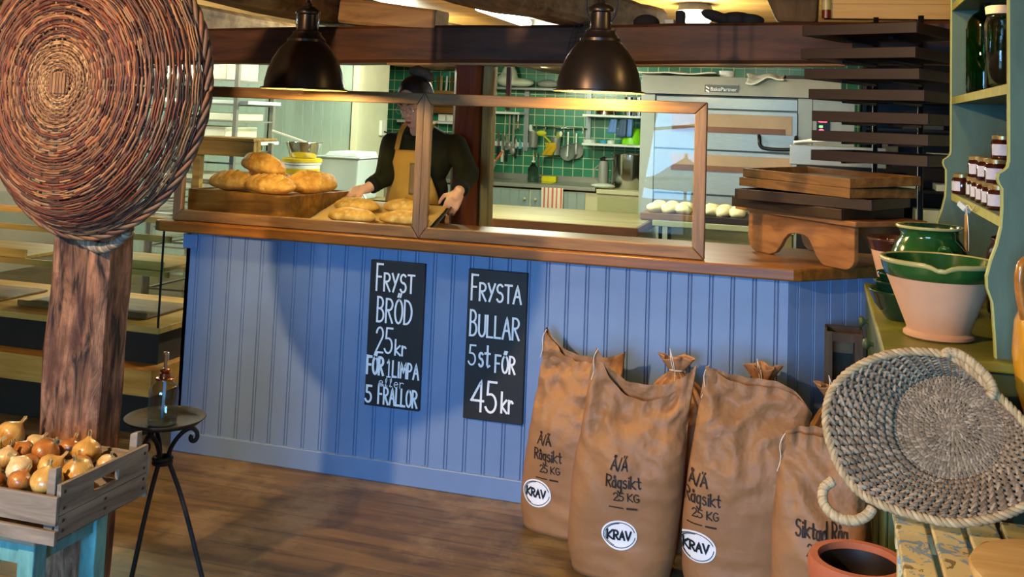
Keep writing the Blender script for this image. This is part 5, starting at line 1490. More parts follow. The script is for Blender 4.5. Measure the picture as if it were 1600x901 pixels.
tw.grid(lambda u, v: Vector((lerp(tx0, tx1, u) + .01 * (v - .5) * math.sin(u * 3), 10.525 + .010 * math.sin(u * 15 + v * 1.5) * (.4 + v), lerp(.872, .60 + .01 * math.sin(u * 9), v))), 40, 12)
st_ = [(0, '#e0d8c0'), (.1, '#c86a5e'), (.18, '#e0d8c0'), (.3, '#c86a5e'), (.36, '#e0d8c0'), (.47, '#c86a5e'), (.56, '#e0d8c0'), (.68, '#c86a5e'), (.75, '#e0d8c0'), (.87, '#c86a5e'), (.95, '#e0d8c0')]
M_tow = bands('red striped towel', [(tx0 + (tx1 - tx0) * p, c) for p, c in st_] + [(tx1, '#e0d8c0')], axis='x', rough=.9, var=.03)
tag(tw.build('tea_towel', M_tow, solid=.006, smooth=True), 'red and white striped tea towel hanging on the bench door', 'towel')
def small(name, cat, label, parts, at, group=None):
    """a little thing: one mesh if it has one part, else an empty with its parts"""
    if len(parts) == 1:
        o = parts[0][1].build(name, parts[0][2], smooth=parts[0][3] if len(parts[0]) > 3 else True, flat_angle=45, at=at); return tag(o, label, cat, group)
    o = thing(name, at, label, cat, group)
    for p in parts: p[1].build(p[0], p[2], o, smooth=p[3] if len(p) > 3 else True, flat_angle=45)
    return o
def lat(at, prof, n=24, **k): return MB().lathe(prof, n, c=at, **k)
q = PY(833, 272, 11.0); at = (q.x, 11.0, .9075)
small('soap_bottle', 'bottle', 'small bottle of dark green soap by the tap', [('glass_body', lat(at, [(0, 0), (.055, 0), (.06, .01), (.06, .13), (.03, .17), (.022, .18), (.022, .2), (0, .2)]), glass('soap bottle glass', '#5f9a84')), ('pump', lat(at, [(0, .2005), (.02, .2005), (.02, .215), (.006, .22), (.006, .27), (0, .27)]), M_plast)], at)
q = PY(859, 278, 10.98); at = (q.x, 10.98, .907)
small('sponge', 'sponge', 'bright yellow sponge on the sink edge', [('sponge', MB().box((q.x, 10.98, .907 + .03), (.16, .09, .058)), plain('yellow sponge', '#d9cc1e', rough=.9, bump=.3), False)], at)
q = PY(943, 268, 10.95); at = (q.x, 10.95, .8855 if q.x > -2.235 else .901)
small('coffee_flask', 'flask', 'tall grey steel flask with a black lid on the bench', [('flask_body', lat(at, [(0, 0), (.055, 0), (.055, .22), (.045, .25), (.04, .26), (0, .26)]), M_steelm), ('lid', lat(at, [(0, .2605), (.04, .2605), (.04, .29), (.02, .3), (0, .31)]), M_black), ('handle', MB().tube([(at[0] - .05, at[1] - .03, at[2] + .21), (at[0] - .09, at[1] - .05, at[2] + .17), (at[0] - .09, at[1] - .05, at[2] + .08), (at[0] - .05, at[1] - .03, at[2] + .05)], .008, 8), M_steelm)], at)
q = PY(985, 262, 10.9); at = (q.x, 10.9, .8855)
small('stock_pot', 'pot', 'big steel stock pot at the right end of the sink bench', [('pot_body', lat(at, [(0, 0), (.19, 0), (.2, .015), (.2, .36), (.208, .365), (.205, .37), (.19, .365), (.19, .02), (0, .02)], 40), M_chrome), ('handle', MB().tube([(at[0] - .19, at[1] - .05, at[2] + .3), (at[0] - .25, at[1] - .07, at[2] + .3), (at[0] - .25, at[1] + .03, at[2] + .3), (at[0] - .19, at[1] + .05, at[2] + .3)], .01, 8), M_steel)], at)
q = PY(763, 265, 10.9); at = (q.x - .06, 10.9, .901)
small('white_bowl', 'bowl', 'white mixing bowl with an orange spatula beside the kitchen post', [('bowl_body', lat(at, [(0, 0), (.08, 0), (.09, .01), (.15, .2), (.16, .21), (.155, .213), (.14, .2), (.08, .02), (0, .02)], 32), M_plast), ('spatula', MB().tube([(at[0] + .03, at[1], at[2] + .05), (at[0] + .22, at[1] - .02, at[2] + .31)], .014, 8), plain('orange silicone', '#d2622a', rough=.5))], at)
mb = MB(); q = PY(958, 282, 10.7); at = (q.x - .10, 10.66, .8855)
mb.ball((at[0], at[1], at[2] + .03), (.13, .09, .028), None, 20, 12)
small('plastic_wrap', 'plastic bag', 'crumpled clear plastic bag lying before the steel stock pot', [('plastic_wrap', mb, plain('clear crumpled plastic', '#c9d0c0', rough=.15, var=.2, scale=25, bump=.8))], at)

# wall shelves, rails and tools on the tiles
M_alu = plain('grey shelf upright', '#8d9291', rough=.45, metal=.5)
WYF = YB - .004
def wshelf(px0, px1, py, label, m=M_plast, depth=.28, th=.025):
    a, b = PY(px0, py, YB - depth), PY(px1, py, YB - depth)
    o = MB().bx(a.x, b.x, YB - depth, WYF, a.z - th, a.z).build('wall_shelf', m, bevel=.003)
    return tag(o, label, 'shelf'), a.z, a.x, b.x
_, zA, xa, xb = wshelf(764, 872, 135, 'upper steel wall shelf right of the kitchen post, carrying a white bag', M_steel)
_, zB, _, _ = wshelf(751, 812, 173, 'short white wall shelf under the upper steel one', M_plast, .24)
_, zC, xc0, xc1 = wshelf(910, 1008, 178, 'upper right white wall shelf with steel bowls, left of the oven')
_, zD, xd0, xd1 = wshelf(909, 1008, 223, 'lower right white wall shelf with a lime green bowl, left of the oven')
_, zE, xe0, xe1 = wshelf(620, 716, 187, 'long white wall shelf behind the person in the apron', M_plast, .24)
_, zF, xf0, xf1 = wshelf(660, 718, 166, 'brown wooden wall shelf carrying the wicker utensil basket', M_oak, .30, .07)
for (x, ya, yb, w) in ((824, 140, 236, 'left'), (921, 140, 226, 'right')):
    a, b = PY(x, ya, WYF - .02), PY(x, yb, WYF - .02)
    tag(MB().bx(a.x - .028, a.x + .028, WYF - .022, WYF, b.z, min(a.z, CEIL)).build('shelf_upright', M_alu), w + ' grey shelf upright screwed on the green tiles', 'shelf upright')
rl0, rl1 = PY(833, 198, 11.24), PY(917, 200, 11.24)
hr = thing('hook_rail', ((rl0.x + rl1.x) / 2, 11.25, rl0.z), 'steel hook rail on the green tiles above the sink', 'rail')
MB().tube([(rl0.x, 11.25, rl0.z), (rl1.x, 11.25, rl0.z)], .009, 8).build('rod', M_chrome, hr, smooth=True)
for i in range(6):
    x = lerp(rl0.x + .04, rl1.x - .04, i / 5)
    MB().tube(smoothline([(x, 11.262, rl0.z + .012), (x, 11.24, rl0.z + .02), (x, 11.232, rl0.z - .03), (x, 11.225, rl0.z - .07), (x, 11.21, rl0.z - .06)], 1), .005, 6).build('hook', M_chrome, hr)
kr0, kr1 = PY(754, 223, 11.27), PY(830, 223, 11.27)
tag(MB().bx(kr0.x, kr1.x, 11.275, WYF, kr0.z - .025, kr0.z + .025).build('magnet_strip', M_plast, bevel=.002), 'white magnetic strip with knives on the green tiles', 'rail')
def knife(x, ytop, ylen, label, m=M_chrome, hm=M_black, up=True, hw=.014):
    a = PY(x, ytop, 11.255); b = PY(x, ytop + ylen, 11.255)
    L = a.z - b.z
    o = thing('kitchen_knife', (a.x, 11.255, b.z), label, 'knife', 'knives on the magnetic strip')
    MB()._add([(a.x - .018, 11.262, b.z + L * .38), (a.x + .018, 11.262, b.z + L * .38), (a.x + .018, 11.262, a.z - .06), (a.x - .014, 11.262, a.z), (a.x - .018, 11.258, b.z + L * .38), (a.x + .018, 11.266, b.z + L * .38), (a.x + .018, 11.266, a.z - .06), (a.x - .014, 11.266, a.z)],
              [(3, 2, 1, 0), (4, 5, 6, 7), (0, 1, 5, 4), (1, 2, 6, 5), (2, 3, 7, 6), (3, 0, 4, 7)]).build('blade', m, o)
    MB().bx(a.x - hw, a.x + hw, 11.25, 11.272, b.z, b.z + L * .375).build('handle', hm, o, bevel=.004)
knife(779, 202, 42, 'pointed white bladed knife, leftmost on the magnetic strip')
knife(786, 205, 48, 'knife with a white handle end, second on the magnetic strip', hm=M_plast)
knife(792, 206, 46, 'black handled knife between the white one and the ladles', M_chrome)
knife(806, 212, 34, 'short black handled knife right of the ladles')
knife(813, 216, 26, 'small knife with a turquoise blade on the strip', plain('turquoise blade', '#49a3a6', rough=.4))
def hang(name, cat, label, x, y0, y1, head, m, hs=None, dy=11.22, w=.009):
    a = PY(x, y0, dy); b = PY(x, y1, dy)
    o = thing(name, (a.x, dy, b.z), label, cat, 'utensils hanging over the sink')
    MB().bx(a.x - w, a.x + w, dy - .004, dy + .004, b.z + .04, a.z).build('handle', m, o, bevel=.002)
    if head == 'spoon': MB().ball((a.x, dy, b.z + .03), (.035, .018, .045), None, 14, 10).build('bowl', hs or m, o, smooth=True)
    elif head == 'sieve':
        MB().lathe([(0, -.05), (.06, -.035), (.085, 0), (.09, .004), (.085, .006)], 24, c=(a.x, dy - .01, b.z + .08), M=Matrix.Rotation(PI / 2, 3, 'X')).build('sieve_bowl', hs or M_steel, o, smooth=True)
    elif head == 'whisk':
        for k in range(4): MB().tube([(a.x, dy, b.z + .12)] + [(a.x + .03 * math.sin(t) * math.cos(k * .8), dy + .03 * math.sin(t) * math.sin(k * .8), b.z + .12 - .12 * (1 - math.cos(t)) / 2) for t in np.linspace(.3, 2 * PI - .3, 10)], .002, 4).build('wire', m, o)
    return o
hang('ladle', 'ladle', 'steel ladle hanging under the short white shelf, left one', 797, 176, 232, 'spoon', M_steel)
hang('ladle', 'ladle', 'long steel spoon hanging beside the ladle, reaching lower', 803, 176, 240, 'spoon', M_steel)
hang('whisk', 'whisk', 'wire whisk hanging under the short white shelf', 810, 178, 206, 'whisk', M_chrome)
hang('sieve', 'sieve', 'round white rimmed sieve hanging under the hook rail', 888, 206, 250, 'sieve', M_plast, plain('grey sieve mesh', '#8d948a', rough=.5, metal=.4))
hang('sieve', 'sieve', 'second sieve hanging half behind the white rimmed one', 901, 208, 247, 'sieve', M_plast, M_steelm, 11.26)
for (x, y0, y1, lab) in ((834, 205, 230, 'left steel utensil cup on the hook rail'), (869, 214, 242, 'right steel utensil cup with yellow tools on the hook rail')):
    a = PY(x, y0, 11.2); b = PY(x, y1, 11.2); h = a.z - b.z
    o = thing('utensil_cup', (a.x, 11.2, b.z), lab, 'cup')
    MB().lathe([(0, 0), (.05, 0), (.055, h), (.05, h), (.045, .01), (0, .01)], 20, c=(a.x, 11.2, b.z)).build('cup_body', M_steel, o, smooth=True, flat_angle=50)
def tool(p, q, head, label, m):
    o = thing('cooking_tool', p, label, 'utensil')
    MB().tube([p, q], .010, 6).build('handle', m, o)
    MB().ball(q, head, None, 12, 8).build('tool_head', m, o, smooth=True)
M_yel = plain('yellow plastic', '#c9c41c', rough=.4); M_lime = plain('lime green plastic', '#86d81e', rough=.35); M_mus = plain('mustard cloth', '#c9a41a', rough=.8)
a = PY(860, 222, 11.18)
tool((a.x, 11.18, a.z), tuple(PY(846, 208, 11.14)), (.06, .012, .03), 'yellow spatula leaning out of the right utensil cup', M_yel)
a = PY(866, 218, 11.18); tool((a.x, 11.18, a.z), tuple(PY(872, 211, 11.16)), (.02, .01, .04), 'small olive tool upright in the right utensil cup', plain('olive plastic', '#a0a23a', rough=.5))
a = PY(872, 218, 11.18); tool((a.x, 11.18, a.z), tuple(PY(876, 209, 11.16)), (.02, .01, .03), 'white tool in the right utensil cup', M_plast)
a = PY(836, 210, 11.18); tool((a.x, 11.18, a.z), tuple(PY(829, 200, 11.16)), (.022, .012, .04), 'white spoon leaning out of the left utensil cup', M_plast)
a = PY(857, 233, 11.1)
tag(MB().grid(lambda u, v: Vector((a.x - .06 + .12 * u + .02 * math.sin(v * 5), 11.14 + .012 * math.sin(u * 9 + v * 4), a.z + .07 - .14 * v)), 12, 12).build('yellow_cloth', M_mus, solid=.008, smooth=True), 'mustard yellow cloth hanging below the right utensil cup', 'cloth')

# on the shelves
mb = MB(); q = PY(800, 128, 11.12); at = (q.x, 11.12, zA + .001)
mb.ball((q.x - .05, 11.12, zA + .08), (.13, .1, .08), None, 18, 12); mb.ball((q.x + .1, 11.12, zA + .055), (.16, .09, .052), None, 18, 12)
mb.ball((q.x - .08, 11.12, zA + .17), (.04, .04, .09), (0, .3, 0), 12, 8); mb.ball((q.x + .02, 11.12, zA + .16), (.035, .04, .1), (0, -.3, 0), 12, 8)
o = mb.build('plastic_bag', plain('white plastic bag', '#cfd6b8', rough=.35, var=.06, bump=.4, bscale=12, bdist=.01), remesh=.012, rsm=4, at=at)
tag(o, 'white carrier bag lying on the upper steel wall shelf', 'bag')
mb = MB(); q = PY(856, 131, 11.1); mb.ball((q.x, 11.1, zA + .05), (.12, .09, .048), None, 16, 10)
tag(mb.build('folded_cloth', plain('grey bundled cloth', '#8d9080', rough=.85, bump=.4), smooth=True, at=(q.x, 11.1, zA)), 'grey bundled cloth right of the white carrier bag', 'cloth')
def bowl_at(x, sh, y, r, h, m, lab, flip=False, grp=None):
    q = PY(x, 180, y)
    pr = [(0, 0), (r * .5, 0), (r * .75, h * .3), (r, h), (r * .95, h), (r * .7, h * .34), (0, .01)]
    if flip: pr = [(r, 0), (r * .95, h * .5), (r * .6, h * .9), (0, h), (0, h - .01), (r * .58, h * .88), (r * .9, h * .5), (r * .96, 0)]
    tag(MB().lathe(pr, 28, c=(q.x, y, sh + .0015)).build('mixing_bowl', m, smooth=True, flat_angle=50, at=(q.x, y, sh)), lab, 'bowl', grp)
bowl_at(947, zC, 11.14, .12, .13, M_chrome, 'round steel bowl at the left of the upper right shelf', True)
for k, x in enumerate((984, 999)):
    q = PY(x, 170, 11.14)
    tag(MB().lathe([(0, 0), (.055, 0), (.06, .2), (.055, .2), (.05, .01), (0, .01)], 20, c=(q.x, 11.14, zC + .001)).build('steel_beaker', M_chrome, smooth=True, flat_angle=50, at=(q.x, 11.14, zC)), ('left' if k == 0 else 'right') + ' tall steel beaker on the upper right shelf', 'beaker')
bowl_at(991, zD, 11.14, .13, .19, M_lime, 'lime green plastic bowl upside down on the lower right shelf', True)
for k, (x, r, m, w) in enumerate(((921, .07, M_plast, 'white lid'), (943, .035, plain('blue cap', '#3f9ab8', rough=.4), 'small blue cap'), (955, .04, M_plast, 'small white tub'))):
    q = PY(x, 220, 11.1)
    tag(MB().lathe([(0, 0), (r, 0), (r * 1.05, .035), (0, .045)], 20, c=(q.x, 11.1, zD + .001)).build('lid', m, smooth=True, flat_angle=40, at=(q.x, 11.1, zD)), w + ' on the lower right wall shelf', 'lid')
for k, (x, m) in enumerate(((960, plain('blue silicone', '#5a7fb8', rough=.5)), (975, plain('dark blue silicone', '#41546f', rough=.5)), (984, bpy.data.materials['blue silicone']))):
    a, b = PY(x, 182, 11.0), PY(x - 4, 214 - 6 * (k == 0), 11.02)
    tag(MB().grid(lambda u, v: Vector((lerp(a.x, b.x, v) + (u - .5) * .07 * (1 + .6 * v), 11.01 + .01 * math.sin(u * 6), lerp(a.z - .03, b.z, v))), 8, 8).build('oven_cloth', m, solid=.008, smooth=True), ('left blue', 'middle dark blue', 'right blue')[k] + ' cloth hanging from the upper right shelf', 'cloth')
# basket of tools and white boxes behind the person's head
q0, q1 = PY(671, 140, 11.15), PY(719, 140, 11.15)
wbk = thing('utensil_basket', ((q0.x + q1.x) / 2, 11.15, zF), 'brown wicker basket of wooden tools on the shelf behind the person\'s head', 'basket')
mb = MB()
for i in range(13):
    z = zF + .012 + i * .014
    pts = []
    for k in range(64):
        a = 2 * PI * k / 64; w = .006 * math.sin(a * 12 + (i % 2) * PI)
        pts.append(Vector(((q0.x + q1.x) / 2 + ((q1.x - q0.x) / 2 + w) * math.copysign(abs(math.cos(a)) ** .55, math.cos(a)), 11.15 + (.11 + w) * math.copysign(abs(math.sin(a)) ** .55, math.sin(a)), z)))
    mb.tube(pts, .0085, 5, closed=True)
mb.bx(q0.x + .02, q1.x - .02, 11.06, 11.24, zF + .002, zF + .012)
mb.build('basket_weave', islands('brown basket cane', ['#7a5424', '#8f6830', '#64421c', '#a07838']), wbk, smooth=True)
for k, (x, dx, m, n) in enumerate(((676, -.01, M_bd, 'pale'), (683, .02, M_oak, 'brown'), (690, .01, M_bd, 'long pale'), (697, .02, M_plast, 'white'), (704, .03, M_oak, 'dark wooden'))):
    c = PY(x, 118, 11.15)
    tag(MB().tube([(c.x, 11.15, zF + .02), (c.x + dx, 11.14, zF + .36)], .013, 8).build('wooden_tool', m, smooth=True), n + ' tool standing in the wicker utensil basket', 'utensil')
for k, x in enumerate((694, 705)):
    c = PY(x, 180, 11.16)
    tag(MB().box((c.x, 11.16, zE + .045), (.11, .1, .085)).build('white_tub', M_plast, bevel=.008, at=(c.x, 11.16, zE)), ('left' if k == 0 else 'right') + ' white tub on the long wall shelf behind the person', 'tub')
# hanging pole from the beam, socket with cable on the cream wall
a = PY(795, 150, 5.42)
tag(MB().bx(a.x - .012, a.x + .012, 5.40, 5.424, PY(795, 172, 5.4).z, 1.868).build('hanging_stick', M_kpost), 'thin brown stick hanging below the beam right of the kitchen post', 'stick')
s0 = PX(595, 200, CRX)
so_ = thing('wall_socket', (CRX, s0.y, s0.z), 'white wall socket with a hanging cable on the cream wall', 'socket')
MB().box((CRX + .016, s0.y, s0.z), (.03, .09, .14)).build('cover', M_plast, so_, bevel=.004)
e = PX(580, 277, CRX + .02)
MB().tube(smoothline([(CRX + .04, s0.y, s0.z - .03), (CRX + .05, s0.y + .1, s0.z - .06), (CRX + .03, s0.y, s0.z - .35), (CRX + .03, e.y, e.z), (CRX + .05, e.y + .35, e.z - .06)], 3), .007, 6).build('cable', M_black, so_)

# ------------------------------------------------------------------ on the work table, left
at = (PY(471, 270, 7.1).x, 7.1, .9012)
hb = PY(471, 250, 7.1).z - .9012
small('white_bucket', 'bucket', 'white bucket with a yellow lid on the work table behind the loaves', [('bucket_body', lat(at, [(0, 0), (.115, 0), (.12, .01), (.138, hb - .03), (.145, hb - .028), (.145, hb - .012), (0, hb - .012)], 36), M_plast), ('yellow_lid', lat(at, [(0, hb - .0115), (.150, hb - .0115), (.150, hb + .012), (.14, hb + .016), (0, hb + .016)], 36), plain('yellow lid', '#d6b21c', rough=.4)), ('yellow_band', lat(at, [(.1345, hb - .10), (.1365, hb - .06)], 36), bpy.data.materials['yellow lid'])], at)
at2 = (at[0] + .005, 7.1, at[2] + hb + .0175)
small('steel_bowl', 'bowl', 'steel bowl with a pale spatula on top of the white bucket', [('bowl_body', lat(at2, [(0, 0), (.09, 0), (.10, .01), (.135, .115), (.148, .118), (.147, .122), (.13, .118), (.095, .014), (0, .01)], 36), M_chrome), ('spatula', MB().bar((at2[0] + .05, 7.05, at2[2] + .12), (at2[0] - .20, 6.97, at2[2] + .20), .03, .012), M_plast)], at2)
a0, a1 = PY(492, 270, 7.34).x, PY(560, 270, 7.34).x; zt_ = PY(525, 243, 7.34).z
M_tub = plain('translucent plastic tub', '#dbe9ea', rough=.25, var=.03); M_tub.node_tree.nodes['Principled BSDF'].inputs['Transmission Weight'].default_value = .25
def tubmesh(x0, x1, y0, y1, z0, z1, k):
    return MB().hexa([(x0 + k, y0 + k, z0), (x1 - k, y0 + k, z0), (x1 - k, y1 - k, z0), (x0 + k, y1 - k, z0)], [(x0, y0, z1), (x1, y0, z1), (x1, y1, z1), (x0, y1, z1)])
tb_ = thing('plastic_tub', ((a0 + a1) / 2, 7.5, .9012), 'big translucent plastic tub on the work table left of the person', 'tub')
tubmesh(a0, a1, 7.34, 7.76, .9012, zt_ - .02, .02).build('tub_body', M_tub, tb_, bevel=.012)
MB().bx(a0 - .012, a1 + .012, 7.328, 7.772, zt_ - .0195, zt_ - .006).build('tub_rim', M_tub, tb_, bevel=.004)
MB().hexa([(a0 + .06, 7.36, zt_ - .0055), (a1 - .02, 7.36, zt_ - .0055), (a1 - .02, 7.74, zt_ - .0055), (a0 + .06, 7.74, zt_ - .0055)], [(a0 + .09, 7.38, zt_ + .03), (a1 - .03, 7.38, zt_ + .03), (a1 - .03, 7.72, zt_ + .03), (a0 + .09, 7.72, zt_ + .03)]).build('lid', M_tub, tb_, bevel=.006)
at = (PY(545, 298, 6.98).x, 6.97, .9012)
small('steel_pan', 'pan', 'small steel pan with a loop handle in front of the translucent tub', [('pan_body', lat(at, [(0, 0), (.09, 0), (.095, .005), (.098, .10), (.104, .103), (.094, .10), (.09, .01), (0, .008)], 32), M_chrome), ('handle', MB().tube([(at[0] + .09, at[1] - .03, at[2] + .07), (at[0] + .14, at[1] - .05, at[2] + .1), (at[0] + .17, at[1] - .05, at[2] + .06)], .008, 8), M_chrome)], at)

# ------------------------------------------------------------------ baking racks and wooden trolley at the far left
M_card = plain('cream card box', '#dcdcc0', rough=.6, var=.06)
def rack(name, x0, x1, y0, y1, zs, label, top):
    o = thing(name, ((x0 + x1) / 2, (y0 + y1) / 2, 0), label, 'rack')
    for x in (x0, x1):
        for y in (y0, y1): MB().bx(x - .016, x + .016, y - .016, y + .016, 0, top).build('upright', M_steel, o)
    for z in zs:
        for x in (x0, x1): MB().bx(x - .012, x + .012, y0 + .0165, y1 - .0165, z - .02, z - .008).build('runner', M_steel, o)
        MB().bx(x0, x1, y0 - .008, y0 + .008, z - .018, z - .006).build('front_bar', M_steel, o)
    return o
rx1 = PY(367, 200, 7.0).x; rx0 = rx1 - .72
zs = [PY(330, y, 7.0).z for y in (122, 160, 186, 214)] + [1.25, 1.1, .95, .8, .65, .5]
rack('baking_rack', rx0, rx1, 7.0, 7.55, zs, 'tall steel baking rack with pale boxes, left of the grey green boards', 2.1)
for k, (z, h, x0, x1, lab) in enumerate(((zs[0], .15, rx0 + .04, rx1 - .12, 'cream box on the top level of the baking rack'), (zs[2], .05, rx0 + .1, rx1 - .05, 'pale flat box on the third level of the baking rack'), (zs[3], .08, rx0 + .06, rx1 - .1, 'cream box on the fourth level of the baking rack'), (zs[4], .042, rx0 + .05, rx1 - .04, 'pale box on the fifth level of the baking rack'), (zs[6], .10, rx0 + .03, rx1 - .04, 'pale box low in the baking rack'), (zs[8], .10, rx0 + .03, rx1 - .04, 'lowest pale box in the baking rack'))):
    tag(MB().bx(x0, x1, 7.03, 7.5, z - .0055, z + h).build('cream_box', M_card, bevel=.006, at=((x0 + x1) / 2, 7.26, z)), lab, 'box', 'boxes on the baking rack')
for k, (z, lab) in enumerate(((zs[1], 'white tray on the second level of the baking rack'), (zs[3] - .05, 'white tray just below the fourth level of the baking rack'))):
    tag(MB().bx(rx0 - .02, rx1 + .09, 7.025, 7.525, z - .0055, z + .022).build('white_tray', M_plast, bevel=.004, at=(rx0, 7.2, z)), lab, 'tray', 'white trays on the baking rack')
# lower bread trolley nearer to the counter, seen through the screen and the glass case
rx1b = PY(361, 290, 6.2).x
rack('bread_trolley', rx1b - .62, rx1b, 6.2, 6.7, [1.22, 1.08, .94, .8, .66, .5, .34], 'low steel bread trolley behind the left screen and the glass case', 1.34)
M_lf = plain('brown loaf crust', '#8a5a28', rough=.7, var=.3, scale=12, bump=.4)
for k, z in enumerate((1.08, .8, .5)):
    tag(MB().bx(rx1b - .58, rx1b - .03, 6.22, 6.68, z - .0055, z + .012).build('baking_tray', M_steelm, at=(rx1b - .3, 6.45, z)), ('top', 'middle', 'lowest')[k] + ' baking tray in the low steel trolley', 'tray', 'baking trays in the low trolley')
M_trol = wood('yellow brown trolley wood', '#6d4f22', '#a8853f', 'x', scale=7, stretch=8, rough=.55)
tx1 = PY(396, 240, 5.85).x; tz1 = PY(396, 222, 5.85).z; tz0 = PY(396, 246, 5.85).z
wtr = thing('wooden_trestle', (tx1 - .3, 6.0, 0), 'brown wooden trestle rail on a leg, behind the loaves at left', 'trestle')
MB().bx(tx1 - .48, tx1, 5.85, 5.89, tz0, tz1).build('front_rail', M_trol, wtr, bevel=.004)
MB().bx(tx1 - .5, tx1 + .002, 5.84, 6.14, tz1 + .0005, tz1 + .02).build('top_board', M_trol, wtr, bevel=.004)
for x in (tx1 - .47, tx1 - .055): MB().bx(x, x + .055, 5.895, 5.94, 0, tz1).build('leg', M_trol, wtr, bevel=.003)

# ------------------------------------------------------------------ deck oven
ox0, ox1, oy = -1.405, .235, 8.3
M_ovwin = plain('lit oven glass', '#a08058', rough=.45, var=.12, scale=4)
def oz(y, x=1120): return PY(x, y, oy).z
ov = thing('deck_oven', ((ox0 + ox1) / 2, oy + .5, 0), 'large steel two deck bakery oven at the back right of the kitchen', 'oven')
MB().bx(ox0 + .01, ox1 - .01, oy + .03, oy + 1.25, .12, oz(150)).build('body', M_steelm, ov)
hz0, hz1 = oz(149), oz(120)
MB().hexa([(ox0, oy - .06, hz0), (ox1 - .10, oy - .06, hz0), (ox1 - .10, oy + 1.2, hz0), (ox0, oy + 1.2, hz0)], [(ox0, oy - .01, hz1), (ox1 - .10, oy - .01, hz1), (ox1 - .10, oy + 1.2, hz1), (ox0, oy + 1.2, hz1)]).build('hood', M_steelm, ov, bevel=.004)
dxa, dxb = PY(1024, 200, oy).x, PY(1246, 200, oy).x
def band(name, y0, y1, m, x0=None, x1=None, d=0.0, bev=.004):
    return MB().bx(x0 if x0 is not None else dxa, x1 if x1 is not None else dxb, oy - d, oy + .029, oz(y1), oz(y0)).build(name, m, ov, bevel=bev)
band('upper_panel', 152, 170, M_steel)
for (t, w0, w1, b0, h) in ((172, 178, 209, 234, 0), (236, 242, 270, 304, 1)):
    d = band('oven_door', t, b0, M_steel, d=.022)
    wx0, wx1 = PY(1050, 200, oy - .02).x, PY(1238, 200, oy - .02).x
    MB().bx(wx0, wx1, oy - .028, oy - .0225, oz(w1 - 2), oz(w0)).build('door_window', M_ovwin, d, bevel=.002)
    MB().bx(wx0, wx1 - .05, oy - .0305, oy - .0285, oz(w1 - 2), oz(w1 - 11)).build('stone_shelf', plain('oven stone', '#6e4830', rough=.6), d) if not bpy.data.materials.get('oven stone') else MB().bx(wx0, wx1 - .05, oy - .0305, oy - .0285, oz(w1 - 2), oz(w1 - 11)).build('stone_shelf', bpy.data.materials['oven stone'], d)
    ha_, hb_ = PY(1188, 200, oy - .05).x, PY(1243, 200, oy - .05).x
    zh = oz(w1 + 20)
    MB().tube(smoothline([(ha_ - .01, oy - .024, oz(w1)), (ha_ - .005, oy - .075, oz(w1 + 4)), (ha_, oy - .08, zh + .02), (ha_ + .04, oy - .08, zh), (hb_ - .04, oy - .08, zh), (hb_, oy - .08, zh + .02), (hb_ + .005, oy - .07, oz(w1 + 4)), (hb_ + .005, oy - .024, oz(w1))], 2), .014, 10).build('handle', M_black, d, smooth=True)
band('lower_panel', 306, 340, M_steel)
MB().bx(ox0, dxa - .004, oy - .02, oy + .029, .12, hz0 - .002).build('left_column', M_steelm, ov, bevel=.004)
MB().bx(dxb + .004, dxb + .11, oy - .01, oy + .029, .12, hz0 - .002).build('right_column', M_steelm, ov, bevel=.004)
cp = MB().bx(dxb + .112, ox1, oy - .005, oy + .029, .12, hz0 - .002).build('control_panel', M_steelm, ov, bevel=.004)
dpx0, dpx1 = PY(1276, 190, oy - .01).x, PY(1297, 190, oy - .01).x
dd = MB().bx(dpx0, dpx1, oy - .012, oy - .0055, oz(213), oz(173)).build('display', M_black, cp)
M_ledr = glow('red digits', (1.0, .05, .10), 6.0); M_ledg = glow('green light', (.1, 1.0, .1), 5.0)
for (y, n) in ((179, '25'), (201, '2')):
    mb = MB(); zc = oz(y)
    S_ = lambda u, v, zc=zc: Vector((dpx0 + .02 + u, oy - .0128, zc + v))
    letters(mb, n, 0, .06 if len(n) == 2 else .03, -.025, .025, .012, S_)
    mb.build('red_digits', M_ledr, dd)
mb = MB(); mb.bx(dpx0 + .02, dpx0 + .045, oy - .0135, oy - .0122, oz(193), oz(190)); mb.build('green_light', M_ledg, dd)
mb = MB(); mb.box((dpx0 + .033, oy - .013, oz(208)), (.022, .0015, .02)); mb.build('red_light', M_ledr, dd)
for x in (ox0 + .05, ox1 - .08):
    for y in (oy + .1, oy + 1.15): MB().bx(x - .03, x + .03, y, y + .06, 0, .1195).build('foot', M_black, ov)
# the maker's plate on the hood
lp0, lp1 = PY(1101, 139, oy - .05), PY(1154, 140, oy - .05)
npl = MB().bx(lp0.x, lp1.x, oy - .052, oy - .035, oz(146.5), oz(133)).build('name_plate', plain('black name plate', '#1c221f', rough=.4), ov)
cu = bpy.data.curves.new('plate_lettering', 'FONT'); cu.body = 'BakePartner'; cu.size = .058; cu.align_x = 'LEFT'; cu.align_y = 'CENTER'; cu.extrude = .0006
to = bpy.data.objects.new('plate_lettering', cu); COL.objects.link(to)
me_ = bpy.data.meshes.new_from_object(to.evaluated_get(bpy.context.evaluated_depsgraph_get())); bpy.data.objects.remove(to)
wtx = max(v.co.x for v in me_.vertices); k_ = (lp1.x - lp0.x) * .78 / wtx
zc_ = (oz(146.5) + oz(133)) / 2
for v in me_.vertices:
    p = v.co.copy(); v.co = Vector((lp0.x + (lp1.x - lp0.x) * .17 + p.x * k_, oy - .0535 - p.z, zc_ + p.y * k_)) - ov.location
to = bpy.data.objects.new('plate_lettering', me_); COL.objects.link(to); me_.materials.append(M_plast); to.parent = npl; 
for v in me_.vertices: pass
mb = MB()
